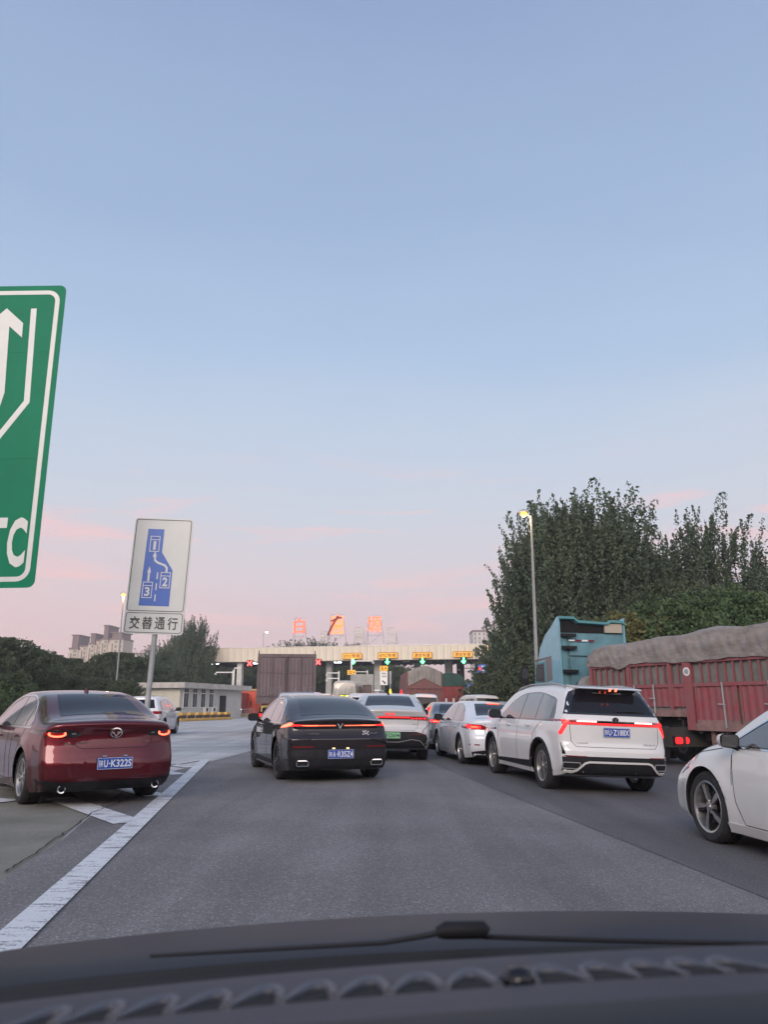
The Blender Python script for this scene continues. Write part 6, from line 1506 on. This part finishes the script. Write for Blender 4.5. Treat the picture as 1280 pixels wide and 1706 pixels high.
# tarpaulin
def tarp():
    rr = random.Random(8); ny, nv = 150, 34; v = []; f = []
    prof_top = pchip([0, .25, .7, 1.5, 2.6, 3.6, 4.4, 5.2, 6.5, 8, 12], [.48, .66, .72, .72, .78, .85, .88, .87, .92, .94, .95])
    for i in range(ny + 1):
        s = -.08 + (LT + .1) * i / ny; ht = float(prof_top(max(0, s))); edge = .04 - .05 * math.sin(s * 2.1) * .5
        if s < sP: edge += .02 * (1 - s / sP) + (-.10 if .9 < s < 1.7 else 0) * math.sin((s - .9) / .8 * math.pi)
        for j in range(nv + 1):
            t = j / nv                               # 0 left hem .. 1 right hem
            if t < .36: q = t / .36; x = -.05 + .10 * q ** 3; z = zT - .02 + edge + (ht - .10) * q
            elif t < .64: q = (t - .36) / .28; x = .05 + (WT - .05) * q; z = zT + ht - .10 + .16 * math.sin(q * math.pi) + .04 * math.sin(s * 3 + q * 7)
            else: q = (t - .64) / .36; x = WT + .05; z = zT + (ht - .1) * (1 - q)
            wob = .016 * math.sin(s * 5.3 + z * 2.2 + 1.5 * math.sin(s * 1.7)) + .020 * math.sin(s * 9 - z * 8 + 2 * math.sin(s * 2.3)) + .018 * math.sin(s * 23 + z * 15 + math.sin(z * 9)) + rr.uniform(-.006, .006)
            if t < .36: x -= wob * (.4 + .8 * math.sin(min(1, q * 1.1) * math.pi)) ; z += .010 * math.sin(s * 9)
            else: z += wob * .8
            v.append((x, -s, z))
    for i in range(ny):
        for j in range(nv): a = i * (nv + 1) + j; f.append((a, a + 1, a + nv + 2, a + nv + 1))
    f.append(tuple(range(nv + 1)))
    mb = MB(); mb.add(v, f, mat('tarp_brown', (.33, .295, .275), .85, var=.32, vscale=2.6, stretch=(1, .8, 1.6), color2=(.19, .175, .16), bump=1.0, bscale=9)); mb.build('tarpaulin', trl, smooth=70)
tarp()
UND = mat('underside', (.045, .043, .042), .8, var=.4, vscale=2)
mb = MB(); mb.box2((.5, -LT, zB2 - .40), (.66, -sP, zB2 - .02), UND); mb.box2((1.84, -LT, zB2 - .40), (2.0, -sP, zB2 - .02), UND); mb.box2((.5, -sP, zB1 - .35), (.66, -.2, zB1 - .02), UND); mb.box2((1.84, -sP, zB1 - .35), (2.0, -.2, zB1 - .02), UND)
for i in range(16): mb.box2((.06, -.5 - i * .66, (zB1 if .5 + i * .66 < sP else zB2) - .20), (2.44, -.6 - i * .66, (zB1 if .5 + i * .66 < sP else zB2) - .14), UND)
mb.build('chassis', trl)
TB = mat('tool_box', (.12, .125, .11), .7, var=.3, vscale=2); mb = MB(); mb.box2((.15, -sP - 2.6, zB2 - .78), (.65, -sP - 1.05, zB2 - .22), TB); mb.build('tool_box', trl, bevel=.03)
mb = MB()
for s_ in (sP + .55, sP + 1.0): mb.box2((.12, -s_ - .06, .35), (.20, -s_ + .06, zB2 - .14), TRD)
mb.box2((.10, -sP - 1.5, .34), (.16, -sP - .45, .46), TRD); mb.box2((.10, -sP - 3.6, .62), (.14, -sP - .5, .74), TRD); mb.build('side_guard', trl)
for y in (LT - 2.6, LT - 1.3): axle_p = empty('axle', (WT / 2, -y, 0), (0, 0, 0), trl); axle(axle_p, 0, 1.22, r=.5)
# tractor
CH = R(14); cB = Vector((5.75, 24.3)); cg = gz(7, 25)
tr = tag(empty('blue_tractor', (cB.x, cB.y, cg), (0, 0, CH)), 'light blue truck cab with a tall roof fairing, seen from behind left', 'truck')
CBL = mat('cab_blue', (.22, .46, .56), .38, coat=.8, var=.12, vscale=2); CBD = mat('cab_blue_dull', (.12, .26, .31), .55, var=.25, vscale=1.6); CTE = mat('cab_trim_teal', (.08, .27, .30), .45)
def cz_(py): return at(930, py, 24.4).z - cg
zt0 = cz_(1060); zfin = cz_(1027); zbt = .9
Wc, Dc = 2.45, 2.15
side_prof = [(0, zbt), (0, zfin - .10), (-.05, zfin), (.12, zfin - .02), (.55, zfin - .30), (1.0, zfin - .52), (1.45, zfin - .95), (1.72, zfin - 1.55), (1.80, zfin - 1.75), (2.0, zfin - 2.5), (2.15, zbt + .4), (2.15, zbt)]
for nm, x0, x1 in (('side_wall', 0, .06), ('side_wall', Wc - .06, Wc)):
    mb = MB(); mb.prism([(y + (0.0), z) for y, z in side_prof], CBL, x0, x1, 'YZ'); mb.build(nm, tr, smooth=30)
mb = MB(); v = []; f = []; n = len(side_prof)
core = [(.10, zbt), (.10, zfin - .50), (.55, zfin - .34), (1.0, zfin - .56), (1.45, zfin - .99), (1.72, zfin - 1.58), (1.98, zfin - 2.5), (2.12, zbt + .4), (2.12, zbt)]
mb.prism(core, CBD, .062, Wc - .062, 'YZ'); mb.build('cab_body', tr)
# back wall panels
mb = MB(); mb.box2((.08, .04, zbt), (.30, .10, zfin - .55), CBD); mb.box2((.36, .02, zbt + .1), (1.1, .10, zfin - 1.35), CBD); mb.box2((.36, .03, zfin - 1.28), (1.1, .10, zfin - .85), CBD); mb.box2((1.2, .02, zbt + .1), (2.1, .10, zfin - 1.35), CBD); mb.build('back_panel', tr, bevel=.02)
for z in (zfin - 1.02, zfin - 1.78, zfin - .62): mb = MB(); mb.box((.32, -.05, z), (.50, .16, .10), M['black_plastic']); mb.build('bracket', tr, bevel=.01)
for i in range(4): mb = MB(); mb.box((.46 + i * .24, .015, zfin - .78), (.20, .01, .05), M['red_dim'] if i % 2 else M['white_ink']); mb.build('reflective_strip', tr)
# roof fairing edge, a channel round the top seen from behind
mb = MB(); T_ = [(.02, 0), (.55, 0.0), (.70, -.12), (1.80, -.16), (1.92, -.08), (2.35, -.10), (Wc, -.16)]
for i in range(len(T_) - 1):
    (xa, za), (xb, zb2_) = T_[i], T_[i + 1]; za += zfin; zb2_ += zfin
    mb.add([(xa, -.07, za), (xb, -.07, zb2_), (xb, .10, zb2_ + .0), (xa, .10, za), (xa, -.07, za - .08), (xb, -.07, zb2_ - .08), (xb, .6, zb2_ - .25), (xa, .6, za - .25)], [(0, 1, 2, 3), (4, 5, 1, 0), (3, 2, 6, 7), (4, 7, 6, 5)], CTE)
mb.build('roof_fairing', tr)
mb = MB(); mb.box2((.10, .08, zfin - .52), (Wc - .1, .12, zfin - .12), M['dark_void']); mb.build('fairing_hollow', tr)
mb = MB(); mb.box2((1.7, .0, zfin - .50), (2.35, .06, zfin - .2), mat('cream_panel', (.42, .38, .30), .6)); mb.build('inner_panel', tr)
zc0 = cz_(1130)
mb = MB(); mb.prism([(.62, zc0 - .02), (.62, cz_(1095)), (.66, cz_(1092)), (1.05, cz_(1093)), (1.05, cz_(1135))], mat('grey_pane', (.20, .19, .19), .3), -.012, -.0, 'YZ'); mb.build('quarter_panel', tr)
mb = MB(); mb.prism([(.62, cz_(1091)), (1.86, cz_(1094)), (1.86, cz_(1098)), (.62, cz_(1095) + .03)], M['gloss_black'], -.010, .0, 'YZ'); mb.build('window_trim', tr)
mb = MB(); mb.prism([(1.12, cz_(1138)), (1.12, cz_(1099)), (1.78, cz_(1100)), (1.92, cz_(1136))], CTE, -.012, -.001, 'YZ'); mb.build('door_frame', tr)
mb = MB(); mb.prism([(1.18, cz_(1134)), (1.18, cz_(1102)), (1.74, cz_(1103)), (1.86, cz_(1132))], M['glass_clear'], -.020, -.0125, 'YZ'); mb.build('side_window', tr)
for (y, z0, z1, w) in ((2.10, cz_(1136), cz_(1106), .20),):
    mb = MB(); mb.prism(rrect(-.30, (z0 + z1) / 2, .26, z1 - z0, .05), M['black_plastic'], y, y + .12); mm_ = mb.build('mirror', tr, bevel=.01)
    mb = MB(); mb.prism(rrect(-.30, (z0 + z1) / 2 + .06, .20, (z1 - z0) * .6, .03), M['chrome'], y - .006, y - .001); mb.build('mirror_glass', mm_)
    mb = MB(); mb.tube([(0, y, z1 + .10), (-.30, y + .05, z1 + .10), (-.30, y + .05, z1)], .025, M['black_plastic'], n=6); mb.tube([(0, y, z0 - .05), (-.30, y + .05, z0 - .02), (-.30, y + .05, z0)], .025, M['black_plastic'], n=6); mb.build('mirror_arm', tr)
mb = MB(); mb.tube([(.75, -.75, cz_(1146)), (.75, -.35, cz_(1146))], .38, mat('air_tank', (.33, .30, .28), .5, var=.2, vscale=3), n=22); mb.build('air_tank', tr, smooth=40)
mb = MB(); mb.box2((.75, -4.2, .72), (.9, 1.8, .98), UND); mb.box2((1.55, -4.2, .72), (1.7, 1.8, .98), UND); mb.box2((.1, -1.2, .45), (.7, .0, .95), UND); mb.box2((.05, -4.35, .45), (2.4, -4.25, .95), UND); mb.build('chassis', tr)
for y in (-3.4, -2.1): ap = empty('axle', (Wc / 2, y, 0), (0, 0, 0), tr); axle(ap, 0, 1.2)
ap = empty('axle', (Wc / 2, 1.2, 0), (0, 0, 0), tr); axle(ap, 0, 1.2, dual=False)
mb = MB()
for sd in (0,):
    mb.box2((.02, -4.28, .12), (.80, -4.24, .66), M['black_plastic'])
mb.build('mudflap', tr)
ls = ts(1132); q = at(1132, 1233, (TA - tdir(TH) * ls).y); zl = q.z - tg
mb = MB(); mb.box((-.12, -ls, zl), (.56, .10, .26), M['black_plastic']); mb.box((.12, -ls, (zl + zB1) / 2 + .1), (.05, .06, zB1 - zl), UND); lh = mb.build('lamp_housing', trl, bevel=.008)
for k in (-.24, .0):
    mb = MB(); mb.prism(rrect(0, 0, .19, .17, .06), M['red_glow'], -.03, .02); mb.build('taillight', trl, loc=(k, -ls - .10, zl), rot=(0, 0, -TH * .9), smooth=30)
# ------------------------------------------------------------------ trees
def leafmat(name, a, b, tr=.25):
    m = bpy.data.materials.new(name); m.use_nodes = True; t = m.node_tree; p = t.nodes['Principled BSDF']; out = t.nodes['Material Output']
    c = t.nodes.new('ShaderNodeTexCoord'); n = t.nodes.new('ShaderNodeTexNoise'); n.inputs['Scale'].default_value = .6; n.inputs['Detail'].default_value = 8; n.inputs['Roughness'].default_value = .75
    t.links.new(c.outputs['Object'], n.inputs['Vector']); r = t.nodes.new('ShaderNodeValToRGB'); e = r.color_ramp.elements; e[0].position = .35; e[0].color = (*a, 1); e[1].position = .68; e[1].color = (*b, 1)
    t.links.new(n.outputs[0], r.inputs[0]); t.links.new(r.outputs[0], p.inputs['Base Color']); p.inputs['Roughness'].default_value = .6; p.inputs['Specular IOR Level'].default_value = .3
    tl = t.nodes.new('ShaderNodeBsdfTranslucent'); t.links.new(r.outputs[0], tl.inputs[0]); mx = t.nodes.new('ShaderNodeMixShader'); mx.inputs[0].default_value = tr
    t.links.new(p.outputs[0], mx.inputs[1]); t.links.new(tl.outputs[0], mx.inputs[2]); t.links.new(mx.outputs[0], out.inputs['Surface'])
    return m
LD_ = leafmat('leaf_dark', (.048, .078, .053), (.135, .18, .11)); LG = leafmat('leaf_green', (.055, .10, .045), (.15, .215, .095)); LY = leafmat('leaf_yellowish', (.10, .11, .04), (.21, .21, .08)); LB_ = leafmat('leaf_bushy', (.055, .080, .048), (.135, .172, .098))
BARK = mat('bark', (.09, .075, .06), .9, var=.3, vscale=6)
def leaves(P, size, rng, flat=.0):
    n = len(P); d = rng.normal(size=(n, 3)); d /= np.linalg.norm(d, axis=1)[:, None]; e = rng.normal(size=(n, 3)); e -= d * (e * d).sum(1)[:, None]; e /= np.linalg.norm(e, axis=1)[:, None]
    s = (size * rng.uniform(.6, 1.3, n))[:, None]; d *= s; e *= s * .62
    V = np.stack([P - d * .5, P + e * .5, P + d * .5, P - e * .5], 1).reshape(-1, 3); F = np.arange(4 * n).reshape(-1, 4)
    return V, F
def mesh_np(name, V, F, m):
    me = bpy.data.meshes.new(name); n = len(F); me.vertices.add(len(V)); me.vertices.foreach_set('co', V.astype(np.float32).ravel()); me.loops.add(n * 4); me.loops.foreach_set('vertex_index', F.astype(np.int32).ravel())
    me.polygons.add(n); me.polygons.foreach_set('loop_start', np.arange(0, 4 * n, 4, dtype=np.int32)); me.materials.append(m); me.update(calc_edges=True); me.validate(); return me
def make_tree(kind, h, w, seed, m, size=.22, n_shoot=300, per=70, base=.12, name='tree'):
    """trunk, limbs and leafy shoots: 'up' throws its shoots upward in spires, 'round' fills a lumpy crown, 'bush' starts at the ground"""
    rng = np.random.default_rng(seed); tk = MB(); pts = []
    hb = h * base
    nl = 9 if kind != 'bush' else 6
    tk.tube([(0, 0, -.3), (rng.normal() * .1, 0, h * .3), (rng.normal() * .2, 0, h * .6), (0, 0, h * .8)], [h * .022, h * .017, h * .010, h * .004], BARK, n=8)
    for i in range(nl):
        a = rng.uniform(0, 6.28); z0 = h * rng.uniform(base, .5); r1 = w / 2 * rng.uniform(.45, .8); z1 = min(h * .85, z0 + h * rng.uniform(.2, .4)); c, s = math.cos(a), math.sin(a)
        tk.tube([(0, 0, z0), (c * r1 * .5, s * r1 * .5, z0 + (z1 - z0) * .4), (c * r1, s * r1, z1)], [h * .010, h * .006, h * .002], BARK, n=6)
    lob = rng.uniform(0, 6.28, 6)
    for i in range(n_shoot):
        a = rng.uniform(0, 2 * math.pi); u = rng.random() ** .5
        q = rng.random()
        if kind == 'up':
            zc = hb + (h * .78 - hb) * q; env = (w / 2) * (.35 + .65 * math.sin(math.pi * min(1, (q * .85 + .12)) ** .8)) * (1 + .18 * math.sin(3 * a + lob[0]) + .12 * math.sin(5 * a + 7 * q + lob[1]))
            p = np.array([math.cos(a) * env * u, math.sin(a) * env * u, zc]); d = np.array([math.cos(a) * .42 * (1.3 - q), math.sin(a) * .42 * (1.3 - q), 1.0]); ln = h * rng.uniform(.10, .24) * (1.25 if u > .6 else 1)
        elif kind == 'round':
            zc = hb + (h - hb) * q; env = (w / 2) * math.sqrt(max(.02, 1 - (2 * q - .95) ** 2 * .95)) * (1 + .20 * math.sin(3 * a + lob[0] + 4 * q) + .14 * math.sin(5 * a + 9 * q + lob[1]))
            p = np.array([math.cos(a) * env * u, math.sin(a) * env * u, zc]); d = np.array([math.cos(a), math.sin(a), .6]); ln = h * rng.uniform(.05, .11)
        else:
            zc = h * q * .9; env = (w / 2) * (1 - q ** 2.2 * .8) * (1 + .2 * math.sin(4 * a + lob[2]) + .15 * math.sin(7 * a + 5 * q))
            p = np.array([math.cos(a) * env * u, math.sin(a) * env * u * .8, zc]); d = np.array([math.cos(a) * .7, math.sin(a) * .7, .8]); ln = h * rng.uniform(.08, .18)
        d /= np.linalg.norm(d); k = per; t = rng.random(k) ** .8
        bend = rng.normal(size=3) * .12
        j = rng.normal(size=(k, 3)) * (ln * (.085 if kind == 'up' else .30)) * (1.15 - t)[:, None]
        pts.append(p + np.outer(t * ln, d) + np.outer(t * t * ln, bend) + j)
    P = np.concatenate(pts); P[:, 2] = np.maximum(P[:, 2], .05); P[:, 2] = np.minimum(P[:, 2], h * 1.02)
    V, F = leaves(P, size, rng)
    crown = mesh_np('crown', V, F, m); t_o = tk.build('trunk', smooth=60); trunk = t_o.data; bpy.data.objects.remove(t_o)
    return crown, trunk
TM = {}
def plant(key, px, Y, ytop, label, sx=1.0, rz=0.0, nm='tree', dx=0, group=None, cat='tree'):
    crown, trunk, h0 = TM[key]; p = at(px, ytop, Y); X = at(px, 1178, Y).x; s = p.z / h0
    r = tag(empty(nm, (X, Y, gz(X, Y) - .1), (0, 0, rz)), label, cat, group); r.scale = (s * sx, s * sx, s)
    link('crown', crown, r); link('trunk', trunk, r); return r
def reg(key, kind, h, w, seed, m, **k): c, t = make_tree(kind, h, w, seed, m, **k); TM[key] = (c, t, h)
reg('poplar', 'up', 13, 9.5, 1, LD_, size=.20, n_shoot=800, per=105)
reg('poplar2', 'up', 13, 8, 2, LD_, size=.19, n_shoot=600, per=100)
reg('spire', 'up', 13, 6.5, 3, LD_, size=.17, n_shoot=210, per=130)
reg('round', 'round', 9, 9, 4, LB_, size=.19, n_shoot=760, per=90, base=.1)
reg('bush', 'bush', 5, 7, 5, LG, size=.13, n_shoot=700, per=90, base=.05)
reg('ybush', 'bush', 4, 5, 6, LY, size=.17, n_shoot=330, per=60, base=.05)
reg('dbush', 'bush', 5, 7, 7, LB_, size=.15, n_shoot=700, per=90, base=.05)
# the big dark trees at the right
plant('poplar', 915, 50, 915, 'dark leafy tree at the left end of the right-hand clump, behind the orange lamp', .74, .3)
plant('poplar', 955, 47, 824, 'tall dark tree just right of the orange street lamp', .80, 2.1)
plant('poplar2', 1025, 46, 812, 'tallest dark tree in the middle of the right-hand clump', .95, 1.0)
plant('poplar', 1080, 48, 900, 'dark tree with spiky shoots behind the blue cab', .8, 4.0)
plant('spire', 1158, 44, 872, 'loose spiky tree showing sky, left of the rightmost poplars', .9, .5)
plant('spire', 1200, 43, 826, 'slender upright poplar with sky between its shoots', .85, 2.5)
plant('spire', 1252, 42, 850, 'slender poplar at the right edge of the picture', .9, 3.6)
plant('poplar2', 1330, 43, 925, 'dark poplar partly cut off by the right edge', 1.0, 5.0)
plant('round', 1150, 40, 965, 'rounded tree below the slender poplars, above the trailer', .9, .4)
plant('bush', 1120, 36, 985, 'green bushy tree right above the tarpaulin of the trailer', 1.0, 1.0, 'bushy_tree')
plant('bush', 1215, 34, 968, 'fresh green bushy tree above the rear of the trailer', 1.0, 2.0, 'bushy_tree')
plant('bush', 1300, 33, 990, 'green bushy tree at the right edge above the trailer', 1.0, 3.0, 'bushy_tree')
plant('ybush', 1068, 35, 1008, 'yellow-green shrub above the roof fairing of the blue cab', 1.0, 1.0, 'shrub', cat='shrub')
plant('dbush', 1000, 38, 1015, 'dark shrub behind the roof of the blue cab', 1.0, 2.0, 'shrub', cat='shrub')
for i, (px, Y, yt, k, lb) in enumerate(((868, 55, 1072, 'dbush', 'dark olive shrub left of the blue cab window'), (846, 66, 1098, 'dbush', 'dark shrub at the left foot of the right-hand trees'), (905, 44, 1062, 'dbush', 'shrub directly behind the mirror of the blue cab'), (880, 60, 1062, 'ybush', 'yellowish shrub tops above the dark olive shrub'), (855, 90, 1062, 'round', 'round dark tree behind the two grey lamp posts'), (838, 110, 1095, 'round', 'small far tree right of the blue direction sign'))):
    plant(k, px, Y, yt, lb, 1.0, i * 1.3, 'shrub' if k != 'round' else 'tree', cat='shrub' if k != 'round' else 'tree')
# left side
plant('poplar2', 316, 112, 1028, 'conical dark tree behind the left end of the toll roof', .78, .3)
plant('poplar', 300, 118, 1052, 'dark tree behind the office roof left of the conical one', .8, 1.5)
for i, (px, Y, yt, k, lb) in enumerate(((-10, 52, 1063, 'round', 'dark round tree cut by the left edge'), (34, 62, 1080, 'round', 'dark round tree over the roof of the red sedan, leftmost but one'), (75, 72, 1092, 'round', 'dark tree between the leftmost trees and the apartment block'), (112, 76, 1098, 'round', 'dark tree before the left foot of the apartment block'), (150, 74, 1110, 'round', 'dark tree before the middle of the apartment block'), (186, 80, 1088, 'round', 'dark tree behind the left orange lamp post'), (222, 84, 1096, 'round', 'dark tree left of the merge sign pole'), (256, 96, 1078, 'poplar2', 'pointed tree behind the merge sign pole'), (10, 50, 1120, 'bush', 'green bush low at the left edge above the red sedan'), (60, 54, 1126, 'dbush', 'dark bush above the roof of the red sedan'), (110, 58, 1124, 'dbush', 'dark bush right above the rear window of the red sedan'), (160, 62, 1128, 'dbush', 'dark bush between red sedan and lamp post'), (205, 62, 1132, 'dbush', 'dark bush at the foot of the left lamp post'), (240, 88, 1130, 'dbush', 'dark bush behind the office corner'))):
    plant(k, px, Y, yt, lb, 1.15, i * .9, 'tree' if k in ('round', 'poplar2') else 'bush', cat='tree' if k in ('round', 'poplar2') else 'bush')
# trees behind the gate, which darken the space under its roof
names = ['first', 'second', 'third', 'fourth', 'fifth', 'sixth', 'seventh', 'eighth', 'ninth', 'tenth']
for i, (px, Y, yt, k) in enumerate(((350, 150, 1090, 'round'), (385, 155, 1084, 'round'), (425, 150, 1092, 'round'), (462, 152, 1076, 'poplar2'), (498, 154, 1070, 'poplar'), (532, 156, 1064, 'poplar2'), (566, 156, 1074, 'poplar'), (600, 158, 1078, 'round'), (632, 150, 1098, 'poplar2'), (655, 146, 1112, 'round'))):
    plant(k, px, Y, yt, 'dark tree behind the toll gate, %s from the left of its row' % names[i], 1.25, i * 1.1, group='row of trees behind the toll gate')
for i, (px, Y, yt) in enumerate(((330, 135, 1130), (370, 132, 1134), (410, 134, 1132), (450, 134, 1134), (490, 136, 1130), (530, 136, 1134), (570, 136, 1132), (610, 136, 1136), (650, 138, 1140), (690, 140, 1150))):
    plant('dbush', px, Y, yt, 'low dark shrub under the toll roof, %s from the left of its row' % names[i], 1.5, i, 'shrub', group='low shrubs behind the toll lanes', cat='shrub')
far = MB(); rng = random.Random(2); V = []; F = []
n = 90
for i in range(n + 1):
    x = -420 + 900 * i / n; hh = 11 + 4 * rng.random()
    for (yy, zz) in ((300, 0), (300, hh * .7), (306, hh), (330, hh * .8), (330, 0)): V.append((x, yy + rng.uniform(-1, 1), zz))
for i in range(n):
    for j in range(4): F.append((i * 5 + j, i * 5 + j + 1, i * 5 + 6 + j, i * 5 + 5 + j))
far.add(V, F, LB_); tag(far.build('far_treeline', smooth=60), kind='stuff')
back_ = MB(); V = [(x, y - 350 if False else -48 + (y - 300) * .3, z * 1.6) for x, y, z in [(p[0] * .35, p[1], p[2]) for p in V]]; back_.add(V, F, LB_); tag(back_.build('added_rear_treeline', smooth=60), kind='stuff')  # unseen treeline added behind the camera to darken reflections and block low glow

# ------------------------------------------------------------------ thin haze added to lift dark tones like the windscreen's veil
hz = bpy.data.materials.new('haze'); hz.use_nodes = True; t = hz.node_tree; t.nodes.clear(); o_ = t.nodes.new('ShaderNodeOutputMaterial'); pv = t.nodes.new('ShaderNodeVolumePrincipled')
pv.inputs['Color'].default_value = (.93, .93, .96, 1); pv.inputs['Density'].default_value = .0007; pv.inputs['Anisotropy'].default_value = .0; t.links.new(pv.outputs[0], o_.inputs['Volume'])
mb = MB(); mb.box2((-600, -60, -1.6), (600, 760, 66), hz); tag(mb.build('haze'), kind='stuff')
